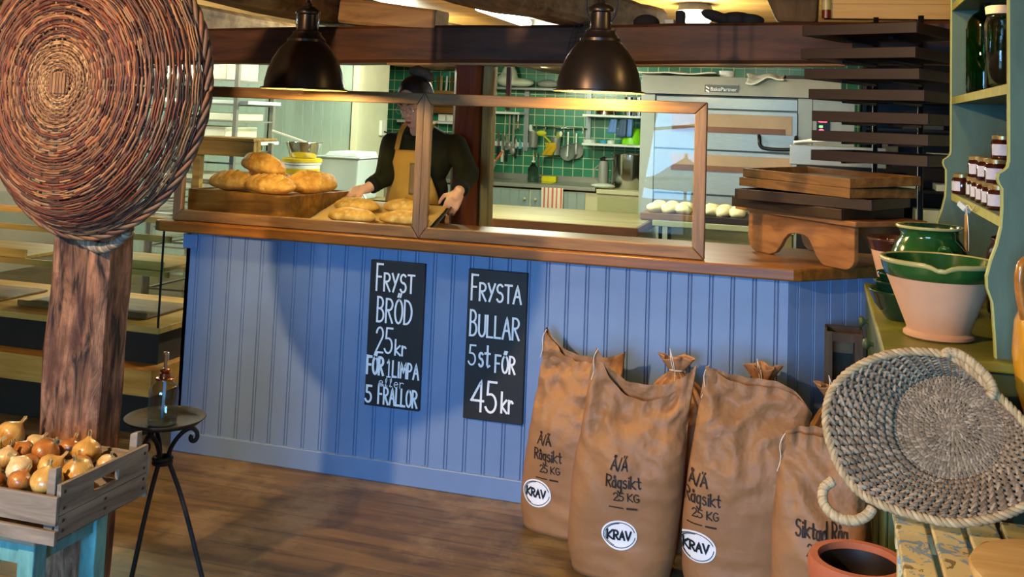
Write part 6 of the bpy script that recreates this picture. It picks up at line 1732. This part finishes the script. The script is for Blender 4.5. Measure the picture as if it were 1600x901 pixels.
for k in range(2):
    x = lp0.x + .022; z = zc_ + .014 - k * .026
    mb._add([(x - .012, oy - .0535, z + .010), (x + .014, oy - .0535, z - .004), (x + .014, oy - .0535, z - .016), (x - .012, oy - .0535, z - .002)], [(0, 1, 2, 3)])
mb.build('plate_emblem', M_plast, npl)
# cloths and tray on the oven
def cloth(x0, x1, y0, y1, z, drop, label, seed):
    def f(u, v):
        n = noise.noise(Vector((u * 3 + seed, v * 3, seed)))
        d = drop * smooth((.35 - v) / .35)
        return Vector((lerp(x0, x1, u) + .03 * n, lerp(y0, y1, v) - .02 * smooth((.3 - v) / .3) * (drop > .02), z + .022 + .018 * n + .008 * math.sin(u * 11 + seed) - d * (1 + .5 * math.sin(u * 4 + seed))))
    tag(MB().grid(f, 30, 16).build('white_cloth', plain('white baker cloth %d' % seed, '#e4e2cc', rough=.9, var=.04), solid=.01, smooth=True), label, 'cloth')
ca, cb_ = PY(1000, 120, oy + .1).x, PY(1120, 120, oy + .1).x
cloth(ca, cb_, oy + .02, oy + .5, hz1 + .002, .0, 'rumpled white cloth on the left top of the oven', 3)
ca, cb_ = PY(1166, 125, oy).x, PY(1226, 125, oy).x
cloth(ca, cb_, oy - .07, oy + .4, hz1 + .004, .055, 'white cloth hanging over the oven hood edge, right of the name plate', 8)
ca, cb_ = PY(1222, 125, oy).x + .03, PY(1285, 125, oy).x
tag(MB().bx(ca, min(cb_, ox1 - .02), oy + .02, oy + .45, hz1 + .002, hz1 + .025).build('oven_tray', M_trayd, bevel=.003, at=(ca, oy, hz1)), 'dark flat tray on the oven top beside the hanging cloth', 'tray')
ca = PY(1136, 122, oy + .3)
tag(MB().lathe([(0, 0), (.06, 0), (.065, .06), (0, .065)], 20, c=(ca.x, oy + .3, hz1 + .002)).build('white_pot', M_plast, smooth=True, flat_angle=40, at=(ca.x, oy + .3, hz1)), 'small white tub on the oven top between the two cloths', 'tub')

# dough boards on the low bench in front of the oven
M_dough = plain('raw dough', '#d9cb96', rough=.7, var=.06, scale=12, bump=.2)
lb = thing('dough_bench', (-.75, 7.6, 0), 'olive cream low bench in front of the oven carrying dough boards', 'bench')
lz = .905
bx0, bx1 = PY(1000, 330, 7.4).x, PY(1172, 335, 7.4).x
MB().bx(-1.15, bx1 + .3, 7.38, 8.05, lz - .04, lz).build('bench_top', plain('olive grey bench', '#8f8f6a', rough=.5, var=.05), lb, bevel=.004)
MB().bx(PY(1048, 360, 7.45).x, bx1 + .28, 7.45, 8.0, .05, lz - .0405).build('bench_body', bpy.data.materials['olive cream panel'], lb)
for x in (PY(1032, 350, 7.43).x, PY(1046, 350, 7.43).x): MB().bx(x - .012, x + .012, 7.42, 7.445, 0, lz - .0405).build('leg', M_black, lb)
def dough_board(x0, x1, label, m, n, dl):
    a, b = PY(x0, 320, 7.42).x, PY(x1, 322, 7.42).x
    tag(MB().bx(a, b, 7.40, 7.9, lz + .001, lz + .045).build('dough_board', m, bevel=.003, at=((a + b) / 2, 7.65, lz)), label, 'board', 'boards of dough before the oven')
    for i in range(n):
        for j in range(2):
            x = lerp(a + .09, b - .09, i / max(1, n - 1)); y = 7.52 + j * .22
            tag(MB().ball((x, y, lz + .075), (.062, .068, .040), (0, 0, rnd.uniform(-.6, .6)), 18, 12).build('dough_piece', M_dough, jitter=.010, jscale=16, smooth=True, at=(x, y, lz + .045)), 'raw dough piece on the ' + dl + ', %s row' % ('front' if j == 0 else 'back'), 'dough', 'dough pieces on the %s' % dl + (' front' if j == 0 else ' back'))
dough_board(1001, 1084, 'golden wooden board of raw dough before the oven, left of the screen stile', M_trayl, 3, 'golden wooden board')
dough_board(1087, 1170, 'dark board of raw dough before the oven, right of the screen stile', M_trayd, 3, 'dark board')
# steel machine half hidden by the dark trays
mc0, mc1 = PY(1234, 240, 7.2), PY(1322, 240, 7.2)
mz0, mz1 = PY(1240, 257, 7.2).z, PY(1240, 226, 7.2).z
sm_ = thing('steel_machine', ((mc0.x + mc1.x) / 2, 7.5, 0), 'steel kitchen machine behind the stacked trays, a folded cloth on it', 'machine')
MB().bx(mc0.x, mc1.x + .25, 7.2, 7.34, mz0, mz1).build('machine_head', M_steel, sm_, bevel=.006)
MB().bx(mc0.x + .05, mc1.x + .24, 7.22, 7.33, .0, mz0 - .001).build('machine_body', M_black, sm_)
a, b = PY(1240, 222, 7.25).x, PY(1290, 222, 7.25).x
tag(MB().grid(lambda u, v: Vector((lerp(a, b, u), 7.22 + .1 * v, mz1 + .012 + .03 * smooth(u) + .008 * math.sin(v * 7 + u * 5))), 20, 10).build('folded_cloth', bpy.data.materials['white baker cloth 3'], solid=.014, smooth=True), 'cream folded cloth on the steel machine beside the oven display', 'cloth')
# bright shelving far right behind the tray rack
sr = thing('storage_shelf', (.55, 8.9, 0), 'dark storage shelving behind the tray rack, at the right of the oven', 'shelf')
for x in (.30, 1.25): MB().bx(x, x + .03, 8.6, 9.1, 0, 2.2).build('upright', M_black, sr)
MB().bx(.331, 1.249, 9.08, 9.1, 0, 2.2).build('back_panel', M_black, sr)
for z in (.9, 1.15, 1.4, 1.62, 1.84): MB().bx(.331, 1.249, 8.6, 9.079, z - .02, z).build('shelf', M_black, sr)
for k, (x, z, w, h, c) in enumerate(((.42, .9, .1, .14, '#c9c7b0'), (.7, .9, .2, .1, '#d2cfae'), (1.0, .9, .16, .12, '#8a7a60'), (.5, 1.15, .2, .08, '#d8d5ba'), (.85, 1.15, .3, .05, '#e0dcc6'), (.45, 1.4, .12, .1, '#6d6658'), (.8, 1.4, .34, .04, '#dad6c0'), (.6, 1.62, .3, .1, '#4a4a48'))):
    tag(MB().bx(x, x + w, 8.64, 8.95, z + .0005, z + h).build('storage_box', plain('storage box paper %d' % k, c, rough=.6), bevel=.004, at=(x + w / 2, 8.8, z)), ('narrow grey', 'cream', 'brown', 'pale', 'flat white', 'dark small', 'long flat cream', 'black')[k] + ' box on the storage shelving behind the tray rack', 'box', None)

# ------------------------------------------------------------------ odds and ends lying on the beam
M_felt = plain('black felt', '#121216', rough=.9, var=.3)
bt = 2.10
def on_beam(x, dy=0.0): return PY(x, 34, 5.32 + dy).x
tag(MB().ball((on_beam(1010), 5.32, bt + .012), (.07, .06, .045), None, 18, 12).build('felt_hat', M_felt, smooth=True, at=(on_beam(1010), 5.32, bt)), 'dark round felt hat lying on the beam right of the right pendant', 'hat')
tag(MB().bx(on_beam(1057), on_beam(1070), 5.28, 5.36, bt + .003, bt + .075).build('dark_box', M_felt, bevel=.008, at=(on_beam(1063), 5.32, bt)), 'small dark box on the beam below the lit ceiling lamp', 'box')
tag(MB().bx(on_beam(1040), on_beam(1055), 5.27, 5.37, bt + .003, bt + .03).build('metal_dish', M_steelm, bevel=.004, at=(on_beam(1047), 5.32, bt)), 'small metal dish on the beam left of the dark box', 'dish')
mb = MB(); xs = [on_beam(x) for x in (1108, 1130, 1150, 1170, 1192)]
mb.ball((xs[0] + .03, 5.32, bt + .05), (.08, .05, .03), (0, .3, 0)); mb.ball((xs[2], 5.32, bt + .035), (.09, .055, .04)); mb.ball((xs[3], 5.32, bt + .03), (.08, .05, .035))
tag(mb.build('dark_gloves', M_felt, remesh=.01, rsm=4, at=(xs[2], 5.32, bt)), 'dark bundle of gloves lying on the beam right of the ceiling lamp', 'gloves')
a = on_beam(1291)
jb = MB().lathe([(0, 0), (.022, 0), (.022, .12), (0, .125)], 16, c=(a - .0, 5.21, bt + .034))
tag(jb.build('preserve_jar', bands('preserve jar', [(0, '#5a1a12'), (.04, '#a89a60'), (.13, '#a89a60')], rough=.3), smooth=True, flat_angle=40, at=(a, 5.21, bt + .034)), 'narrow jar with a dark red foot on the beam by the boarded soffit', 'jar')
# black wire basket hanging on the beam behind the right pendant
wk = MB()
c0 = PY(912, 55, 5.1)
def wb_pt(u, v): return Vector((c0.x - .09 + .19 * u + .035 * v, 5.12 + .05 * math.sin(PI * u), c0.z - .085 + .14 * v + .06 * u))
for i in range(9): wk.tube([wb_pt(i / 8, v) for v in (0, .25, .5, .75, 1)], .0022, 5)
for j in range(7): wk.tube([wb_pt(u, j / 6) for u in np.linspace(0, 1, 9)], .0022, 5)
wk.tube([wb_pt(.5, 1), wb_pt(.7, 1) + Vector((.01, .0, .07)), (c0.x + .06, 5.18, bt + .005)], .003, 5)
tag(wk.build('wire_basket', M_iron), 'black wire basket hanging on the beam behind the right pendant lamp', 'basket')
# ------------------------------------------------------------------ loaves
def crust(name, dark, light, flour, fl=.5):
    m, nt, b = _new(name)
    tc = _n(nt, 'ShaderNodeTexCoord')
    n1 = _n(nt, 'ShaderNodeTexNoise', Scale=11.0, Detail=6.0, Roughness=.65); nt.links.new(tc.outputs['Object'], n1.inputs['Vector'])
    r = _ramp(nt, n1.outputs['Fac'], [(.32, lin(dark)), (.66, lin(light))])
    n2 = _n(nt, 'ShaderNodeTexNoise', Scale=34.0, Detail=6.0, Roughness=.7); nt.links.new(tc.outputs['Object'], n2.inputs['Vector'])
    r2 = _ramp(nt, n2.outputs['Fac'], [(.5, (0, 0, 0)), (.68, (fl,) * 3)])
    mx = _n(nt, 'ShaderNodeMix', data_type='RGBA'); nt.links.new(r2.outputs[0], mx.inputs['Factor']); nt.links.new(r.outputs[0], mx.inputs[6]); mx.inputs[7].default_value = (*lin(flour), 1)
    nt.links.new(mx.outputs[2], b.inputs['Base Color']); _set(b, .6, 0, .35, 0)
    _bump(nt, b, n2.outputs['Fac'], .5, .004)
    return m
M_cr1 = crust('dark golden crust', '#a0661f', '#dca650', '#ecca8c', .6)
M_cr2 = crust('pale golden crust', '#b07a30', '#d8a95a', '#e6cc94', .6)
def loaf(c, L, W, H, rz, m, label, group, cuts='dimple', tilt=(0, 0), seed=0):
    mb = MB()
    def f(u, v):
        s = 2 * u - 1; a = 2 * PI * v
        pr = max(0.0, 1 - abs(s) ** 2.5) ** .55
        ca, sa = math.cos(a), math.sin(a)
        zz = sa * (H * .62 if sa > 0 else H * .38)
        x = s * L / 2; y = ca * W / 2 * pr; z = H * .38 + zz * pr
        top = smooth((sa + .1) / .7)
        n = noise.noise(Vector((x * 14 + seed, y * 14, z * 14))) * .006 + (noise.noise(Vector((x * 70 + seed, y * 70, z * 70))) * .0022 if cuts != 'rough' else 0)
        d = 0
        if cuts == 'dimple':
            for sg in (-1, 1):
                w = math.sin(s * 19 + sg * 2.2 * ca + seed)
                d -= .030 * max(0, w) ** 2 * math.exp(-((ca - sg * .42) / .30) ** 2) * top
            d += .007 * math.exp(-(ca / .2) ** 2) * top
        elif cuts == 'long':
            d -= .030 * math.exp(-((ca - .25 * math.sin(s * 2 + seed) - .1) / .12) ** 2) * top * (abs(s) < .8)
            d += .010 * math.exp(-((ca + .25) / .22) ** 2) * top
        else:
            d += .006 * noise.noise(Vector((x * 30, y * 30, seed))) * top
        k = 1 + (n + d) / (W * .4)
        return Vector((x * (1 + n * .6), y * k, H * .38 + (z - H * .38) * k))
    mb.grid(f, 90, 60, cv=True)
    o = mb.build('bread_loaf', m, smooth=True, weld=.0004)
    o.location = c; o.rotation_euler = (tilt[0], tilt[1], rz)
    return tag(o, label, 'bread', group)
# wooden box of loaves on the worktop
WZT = 1.0487
bxo = thing('loaf_box', (0, 0, 0), 'dark golden wooden box standing on the worktop, loaves piled on its lid', 'box')
M_box = wood('stained box wood', '#4a2c12', '#a8722c', 'x', scale=8, stretch=7, rough=.5, wear='#2e1b0d', wear_amt=.55)
M_boxi = wood('box top wood', '#8a5f2c', '#c49a5a', 'x', rough=.6)
BL, BD, BH = .60, .52, .135
MB().bx(0, BL, 0, .014, 0, BH).build('front_board', M_box, bxo, bevel=.002)
MB().bx(0, BL, BD - .014, BD, 0, BH).build('back_board', M_box, bxo, bevel=.002)
for x in (0, BL - .014): MB().bx(x, x + .014, .0145, BD - .0145, 0, BH).build('end_board', M_box, bxo, bevel=.002)
MB().bx(.0145, BL - .0145, .0145, BD - .0145, BH - .03, BH - .008).build('box_top', M_boxi, bxo)
ba = math.radians(-7)
B0 = Vector((PY(297, 320, 4.46).x - .02, 4.47, WZT)); bxo.location = B0; bxo.rotation_euler = (0, 0, ba)
def inbox(u, v, h=0.0):
    return B0 + Vector((math.cos(ba) * u - math.sin(ba) * v, math.sin(ba) * u + math.cos(ba) * v, BH - .007 + h))
G = 'loaves piled on the wooden box'
loaf(inbox(.155, .15), .275, .145, .095, .03, M_cr1, 'left loaf in front on the wooden box, rows of dimple cuts', G, seed=1)
loaf(inbox(.40, .115), .30, .145, .095, -.18, M_cr1, 'front right loaf on the wooden box, floury dimple cuts', G, seed=2.5)
loaf(inbox(.515, .30), .27, .15, .11, .75, M_cr1, 'loaf at the right end of the wooden box with one long gash', G, cuts='long', seed=4)
loaf(inbox(.20, .36), .28, .145, .10, .1, M_cr1, 'loaf at the back of the wooden box under the top one', G, seed=6)
loaf(inbox(.275, .215, .085), .27, .14, .10, -.22, M_cr1, 'topmost loaf of the pile, bridging the others on the wooden box', G, cuts='long', tilt=(.0, .12), seed=7)

# metal sheet with parchment held by the person, four pale loaves
T_fl, T_fr, T_br, T_bl = Vector((-2.36, 4.40, 1.062)), Vector((-1.735, 4.40, 1.066)), PY(706, 324, 4.87), PY(540, 311, 4.90)
T_fl.x, T_fr.x = PY(470, 352, 4.40).x, PY(672, 352, 4.40).x
tc_ = (T_fl + T_fr + T_br + T_bl) / 4
bt_ = thing('baking_sheet', tuple(tc_), 'thin dark metal baking sheet lined with parchment, held in both hands', 'tray')
def tq(u, v, h=0.0): return T_fl.lerp(T_fr, u).lerp(T_bl.lerp(T_br, u), v) + Vector((0, 0, h))
mb = MB().hexa([tq(0, 0, -.004), tq(1, 0, -.004), tq(1, 1, -.004), tq(0, 1, -.004)], [tq(0, 0), tq(1, 0), tq(1, 1), tq(0, 1)])
mb.build('sheet', M_black, bt_)
mb = MB()
for a, b in ((( .999, 0), (.999, 1)), ((.001, 0), (.001, 1)), ((0, .999), (1, .999))): mb.tube([tq(*a, .004), tq(*b, .004)], .004, 8)
mb.build('rolled_edge', M_black, bt_)
pp = MB().grid(lambda u, v: tq(.02 + .95 * u, .02 + .96 * v, .004 + .004 * abs(noise.noise(Vector((u * 5, v * 4, 2)))) + .02 * smooth((.1 - u) / .1) * v), 30, 20)
pp.build('parchment', plain('yellow brown parchment', '#c8a468', rough=.6, var=.06), bt_, solid=.001, smooth=True)
def on_tray(x, y, h):               # where a photo point meets the sheet, lifted by h
    a, b, c = T_fl, T_fr, T_bl
    n = (b - a).cross(c - a).normalized(); d = ray(x, y)
    return CO + d * ((a - CO).dot(n) / d.dot(n)) + Vector((0, 0, h))
th = math.atan2(T_br.z - T_fr.z, T_br.y - T_fr.y)
G2 = 'pale loaves on the baking sheet'
for (x, y, rz, lab, sd) in ((557, 329, -.06, 'back left pale loaf on the parchment, nearest the bare forearm', 1), (550, 346, -.03, 'front left pale loaf on the parchment', 2), (636, 331, .03, 'back right pale loaf on the parchment, partly behind the screen stile', 3), (632, 350, .05, 'front right pale loaf on the parchment, partly behind the screen stile', 4)):
    p = on_tray(x, y + 3, .006)
    loaf(p, .245, .12, .066, rz, M_cr2, lab, G2, cuts='rough', tilt=(th, 0), seed=sd * 3)

# ------------------------------------------------------------------ the person behind the counter
M_skin = plain('skin', '#e8b298', rough=.5, var=.06, scale=14, spec=.35)
M_skin.node_tree.nodes['Principled BSDF'].inputs['Subsurface Weight'].default_value = .15
M_skin.node_tree.nodes['Principled BSDF'].inputs['Subsurface Radius'].default_value = (.012, .005, .003)
M_sweat = plain('dark olive sweater wool', '#262413', rough=.9, var=.25, scale=40, bump=.5, bscale=220, bdist=.003, spec=.15)
M_apron = plain('mustard linen apron', '#bf8c3a', rough=.85, var=.08, scale=30, bump=.2, bscale=150)
M_trou = plain('dark trousers', '#1d1f26', rough=.9)
M_hair = plain('dark brown hair', '#1a110e', rough=.5, var=.4, scale=20, stretch=(6, 1, 1), bump=.5, bscale=50)
M_bun = plain('grey brown hair bun', '#4a3d32', rough=.6, var=.4, scale=20, bump=.6, bscale=50)
HX = PY(648, 160, 4.98)                       # middle of the head
pe = thing('person', (HX.x, 5.1, 0), 'person in a dark sweater and mustard apron holding the sheet of loaves', 'person')
body = MB()
tilt = math.radians(24); turn = math.radians(12)
RH = Matrix.Rotation(-turn, 3, 'Z') @ Matrix.Rotation(tilt, 3, 'X')
def hd(x, y, z): return HX + RH @ Vector((x, y, z))       # head frame: -y is the face, z the crown
def hball(c, r, rot=None):
    R_ = RH @ (rotm(rot) if rot else Matrix.Identity(3)); body.ball(hd(*c), r, R_, 20, 14)
hball((0, .022, .035), (.077, .094, .092))               # skull
hball((0, -.022, -.035), (.062, .066, .088))             # face
hball((0, -.052, -.098), (.030, .026, .024))             # chin
for s in (-1, 1):
    hball((s * .038, -.048, -.028), (.024, .022, .022))  # cheek
    hball((s * .046, -.01, -.082), (.018, .036, .022))   # jaw
    hball((s * .030, -.073, .018), (.024, .014, .009))   # brow
    hball((s * .030, -.074, -.002), (.013, .011, .010))  # closed eyelid
    hball((s * .078, .012, -.012), (.010, .018, .030))   # ear
body.tube([hd(0, -.082, .010), hd(0, -.096, -.018), hd(0, -.110, -.036), hd(0, -.098, -.046)], [.009, .010, .013, .009], 10)   # nose
for s in (-1, 1): hball((s * .011, -.092, -.040), (.008, .009, .007))
hball((0, -.082, -.068), (.022, .010, .006)); hball((0, -.080, -.078), (.019, .010, .007))
neck0 = Vector((HX.x - .005, 5.10, 1.46))
body.cone(neck0, hd(0, .03, -.06), .058, .052)
CHX = HX.x - .01
shL, shR = Vector((PY(612, 222, 5.13).x, 5.13, 1.435)), Vector((PY(712, 222, 5.13).x, 5.13, 1.44))
ELB_L, ELB_R = PY(602, 276, 5.00), PY(731, 273, 5.02)
WR_L, WR_R = PY(574, 294, 4.90), PY(717, 299, 4.87)
torso = [(1.43, .15, .085), (1.33, .165, .10), (1.20, .155, .10), (1.08, .15, .10), (.97, .165, .11), (.88, .17, .115)]
for z, a, b in torso: body.ball((CHX, 5.12, z), (a * .9, b * .9, .11))
for s, e, w in ((shL, ELB_L, WR_L), (shR, ELB_R, WR_R)):
    body.cone(s, e, .045, .038); body.cone(e, w, .038, .027)
for sx in (-1, 1):
    body.cone((CHX + sx * .085, 5.12, .86), (CHX + sx * .09, 5.10, .48), .075, .052); body.cone((CHX + sx * .09, 5.10, .48), (CHX + sx * .09, 5.13, .09), .050, .036)
    body.ball((CHX + sx * .09, 5.09, .045), (.036, .10, .033))
def hand(wr, D, N, thumb, curl, spread=.16, knuck=.088):
    D = D.normalized(); N = (N - D * N.dot(D)).normalized(); S = D.cross(N) * thumb
    R_ = Matrix((S, D, N)).transposed()
    body.cone(wr, wr + D * .03, .026, .025)
    for k in (-1.5, -.5, .5, 1.5):
        body.tube([wr + D * .012 + S * (k * .011), wr + D * (knuck * .6) + S * (k * .0165), wr + D * knuck + S * (k * .019)], [.017, .0145, .0115], 10)
        body.ball(wr + D * knuck + S * (k * .019), .0115, None, 10, 8)
    for k, ln in ((1.5, .072), (.5, .080), (-.5, .075), (-1.5, .058)):
        p = wr + D * knuck + S * (k * .019); d = (D + S * (k * spread * .35)).normalized()
        ax = S
        for j, (f, r) in enumerate(((.45, .0092), (.32, .0085), (.25, .0075))):
            d = Matrix.Rotation(curl[j] * thumb, 3, ax) @ d
            q = p + d * (ln * f); body.cone(p, q, r, r * .92, 10); p = q
    b0_ = wr + D * .028 + S * .026
    t1 = b0_ + (D * .55 + S * .62 - N * .35).normalized() * .040
    t2 = t1 + (D * .85 + S * .15 - N * .45).normalized() * .030
    t3 = t2 + (D * .9 - S * .05 - N * .35).normalized() * .022
    body.cone(b0_, t1, .014, .0115, 10); body.cone(t1, t2, .0108, .0095, 10); body.cone(t2, t3, .0095, .0075, 10)
hL = T_bl + Vector((.005, -.01, .02)); dL = (hL - WR_L)
hR = T_br + Vector((.006, .02, .018)); dR = (hR - WR_R)
hand(WR_L, Vector((dL.x, dL.y * .5, dL.z * .8)), Vector((-.05, -.55, .85)), -1, (-.35, -.45, -.35), spread=.05)
hand(WR_R, Vector((-.40, -.12, -.86)), Vector((.45, -.72, .33)), 1, (-.35, -.6, -.5), spread=.03, knuck=.082)
bd = body.build('body', M_skin, pe, remesh=.0042, rsm=5)
# face details
mb = MB()
for s in (-1, 1): mb.tube([hd(s * .014, -.0885, .022), hd(s * .030, -.0900, .028), hd(s * .048, -.076, .024)], [.0028, .0036, .002], 6)
mb.build('eyebrows', M_hair, pe)
mb = MB(); mb.ball(hd(0, -.0905, -.0715), (.019, .004, .0035), RH, 14, 8); mb.ball(hd(0, -.0885, -.079), (.016, .004, .004), RH, 14, 8)
mb.build('lips', plain('lips', '#a35a52', rough=.45), pe, smooth=True)
mb = MB()
for s in (-1, 1): mb.tube([hd(s * .017, -.0845, -.004), hd(s * .030, -.0868, -.008), hd(s * .043, -.080, -.004)], .0015, 6)
mb.build('eyelashes', M_hair, pe)
gl = MB()
for s in (-1, 1):
    gl.tube([hd(s * .031 + .021 * math.cos(t), -.100, -.006 + .018 * math.sin(t)) for t in np.linspace(0, 2 * PI, 20, endpoint=False)], .0012, 6, closed=True)
    gl.tube([hd(s * .052, -.100, -.002), hd(s * .070, -.06, 0), hd(s * .083, .01, .002)], .0014, 6)
gl.tube([hd(-.010, -.100, -.004), hd(0, -.104, -.001), hd(.010, -.100, -.004)], .0013, 6)
gl.build('glasses', plain('pale glasses frame', '#c9c4bc', rough=.25, metal=.7), pe)
# hair drawn back into a bun
hr_ = MB()
def hcap(u, v):
    a = 2 * PI * u
    front = .5 * (1 - math.cos(a - PI / 2 + PI))          # 1 at the forehead
    front = max(0, -math.sin(a))
    lo_ = lerp(math.radians(-28), math.radians(36), front ** 1.2)
    ph = lerp(PI / 2, lo_, v)
    n = 1 + .015 * math.sin(a * 30) * math.cos(ph)
    return hd(.084 * math.cos(ph) * math.cos(a) * n, .022 + .101 * math.cos(ph) * math.sin(a) * n, .037 + .099 * math.sin(ph))
hr_.grid(hcap, 72, 20, cu=True)
ho = hr_.build('hair', M_hair, pe, smooth=True, weld=.0004, solid=.006)
bn_ = MB(); bn_.ball(hd(.005, .070, .145), (.040, .038, .032), RH, 20, 14); bn_.ball(hd(.045, .085, .120), (.045, .032, .028), (0, .6, 0), 18, 12); bn_.ball(hd(-.012, .060, .150), (.028, .026, .024), RH, 14, 10)
bn_.build('hair_bun', M_bun, pe, remesh=.005, rsm=3, jitter=.004, jscale=40)
# sweater
sw = MB()
for z, a, b in torso: sw.ball((CHX, 5.12, z), (a * 1.04, b * 1.06, .12), None, 20, 14)
sw.ball((CHX, 5.12, 1.45), (.10, .075, .055)); 
for s in (shL, shR): sw.ball(s + Vector((0, 0, -.012)), (.058, .066, .062)); sw.cone(Vector((CHX, 5.12, 1.465)), s + Vector((0, 0, -.012)), .070, .058); sw.cone(Vector((CHX, 5.12, 1.36)), s + Vector((0, 0, -.05)), .09, .06); sw.ball(s * .5 + Vector((CHX, 5.12, 1.475)) * .5, (.07, .068, .060))
cuL, cuR = ELB_L.lerp(WR_L, .42), ELB_R.lerp(WR_R, .62)
sw.cone(shL, ELB_L, .060, .056); sw.cone(ELB_L, cuL, .055, .047)
sw.cone(shR, ELB_R, .062, .060); sw.cone(ELB_R, cuR, .058, .047)
sw.build('sweater', M_sweat, pe, remesh=.008, rsm=14, jitter=.006, jscale=14)
mb = MB()
for a, b in ((ELB_L, WR_L), (ELB_R, WR_R)):
    c0_, c1_ = (cuL, WR_L) if a is ELB_L else (cuR, WR_R)
    d = (c1_ - c0_).normalized(); mb.tube([c0_ + d * .02, c0_ + d * .052], [.046, .042], 20)
mb.build('cuffs', plain('black cuff lining', '#100f0c', rough=.9), pe, smooth=True)
mb = MB(); mb.tube([Vector((HX.x - .005 + .070 * math.cos(t), 5.085 + .066 * math.sin(t), 1.478 + .012 * math.sin(t))) for t in np.linspace(0, 2 * PI, 28, endpoint=False)], .014, 8, closed=True)
mb.build('collar', M_sweat, pe, smooth=True)
tr = MB()
for sx in (-1, 1):
    tr.cone((CHX + sx * .085, 5.12, .88), (CHX + sx * .09, 5.10, .48), .098, .070); tr.cone((CHX + sx * .09, 5.10, .48), (CHX + sx * .09, 5.13, .10), .068, .055)
tr.ball((CHX, 5.12, .90), (.178, .125, .10))
tr.build('trousers', M_trou, pe, remesh=.01, rsm=3)
for sx in (-1, 1):
    MB().ball((CHX + sx * .09, 5.075, .048), (.046, .128, .0475), None, 18, 12).build('shoe', M_black, pe, smooth=True)
# apron: bib, skirt, neck straps and a tied waist
def torso_front(x, z):
    a = np.interp(z, [.85, .97, 1.08, 1.2, 1.33, 1.45], [.185, .178, .166, .170, .180, .172]); b = np.interp(z, [.85, .97, 1.08, 1.2, 1.33, 1.45], [.135, .130, .120, .120, .118, .098])
    return 5.12 - b * math.sqrt(max(0.02, 1 - min(.98, ((x - CHX) / a) ** 2))) - .012
ap = MB()
def bib(u, v):
    z = lerp(1.405, 1.10, v); hw = lerp(.085, .158, smooth(v * 1.15))
    x = CHX - .015 + (2 * u - 1) * hw
    return Vector((x, torso_front(x, z) - .004 - .006 * math.sin(u * 9 + z * 30) * v, z))
ap.grid(bib, 30, 24); ap.build('apron_bib', M_apron, pe, solid=.004, smooth=True)
ap = MB()
ap.grid(lambda u, v: (lambda x, z: Vector((x, torso_front(x, max(.86, z)) - .008 - .010 * math.sin(u * 21) * v, z)))(CHX - .01 + (2 * u - 1) * lerp(.160, .175, v), lerp(1.10, .55, v)), 40, 20)
ap.build('apron_skirt', M_apron, pe, solid=.004, smooth=True)
for s in (-1, 1):
    e0 = bib(.04 if s < 0 else .96, 0)
    mb = MB(); pts = smoothline([e0, e0 + Vector((s * -.002, .012, .035)), Vector((CHX - .004 + s * .080, 5.035, 1.500)), Vector((CHX + s * .076, 5.075, 1.540)), Vector((CHX + s * .07, 5.13, 1.552))], 2)
    for a, b in zip(pts, pts[1:]): mb.bar(a, b + (b - a) * .1, .026, .005, up=(0, -1, .5))
    mb.build('neck_strap', M_apron, pe)
pk = MB().grid(lambda u, v: (lambda x, z: Vector((x, torso_front(x, z) - .0105, z)))(CHX + .0 + .10 * u, lerp(1.34, 1.18, v)), 10, 10)
pk.build('apron_pocket', plain('greyed linen pocket', '#8a6c48', rough=.9), pe, solid=.003, smooth=True)
mb = MB()
mb.tube(smoothline([(CHX - .15, 5.035, 1.105), (CHX - .09, torso_front(CHX - .09, 1.1) - .012, 1.10), (CHX, torso_front(CHX, 1.1) - .014, 1.098), (CHX + .09, torso_front(CHX + .09, 1.1) - .012, 1.10), (CHX + .15, 5.035, 1.105)], 2), .010, 8, flat=.6)
kn = Vector((CHX - .07, torso_front(CHX - .07, 1.1) - .02, 1.10))
for s in (-1, 1): mb.tube(smoothline([kn, kn + Vector((s * .02, -.012, .018)), kn + Vector((s * .045, -.008, .004)), kn + Vector((s * .02, -.006, -.012)), kn], 2), .006, 7)
mb.ball(kn, .011, None, 10, 8)
mb.build('waist_tie', M_apron, pe, smooth=True)
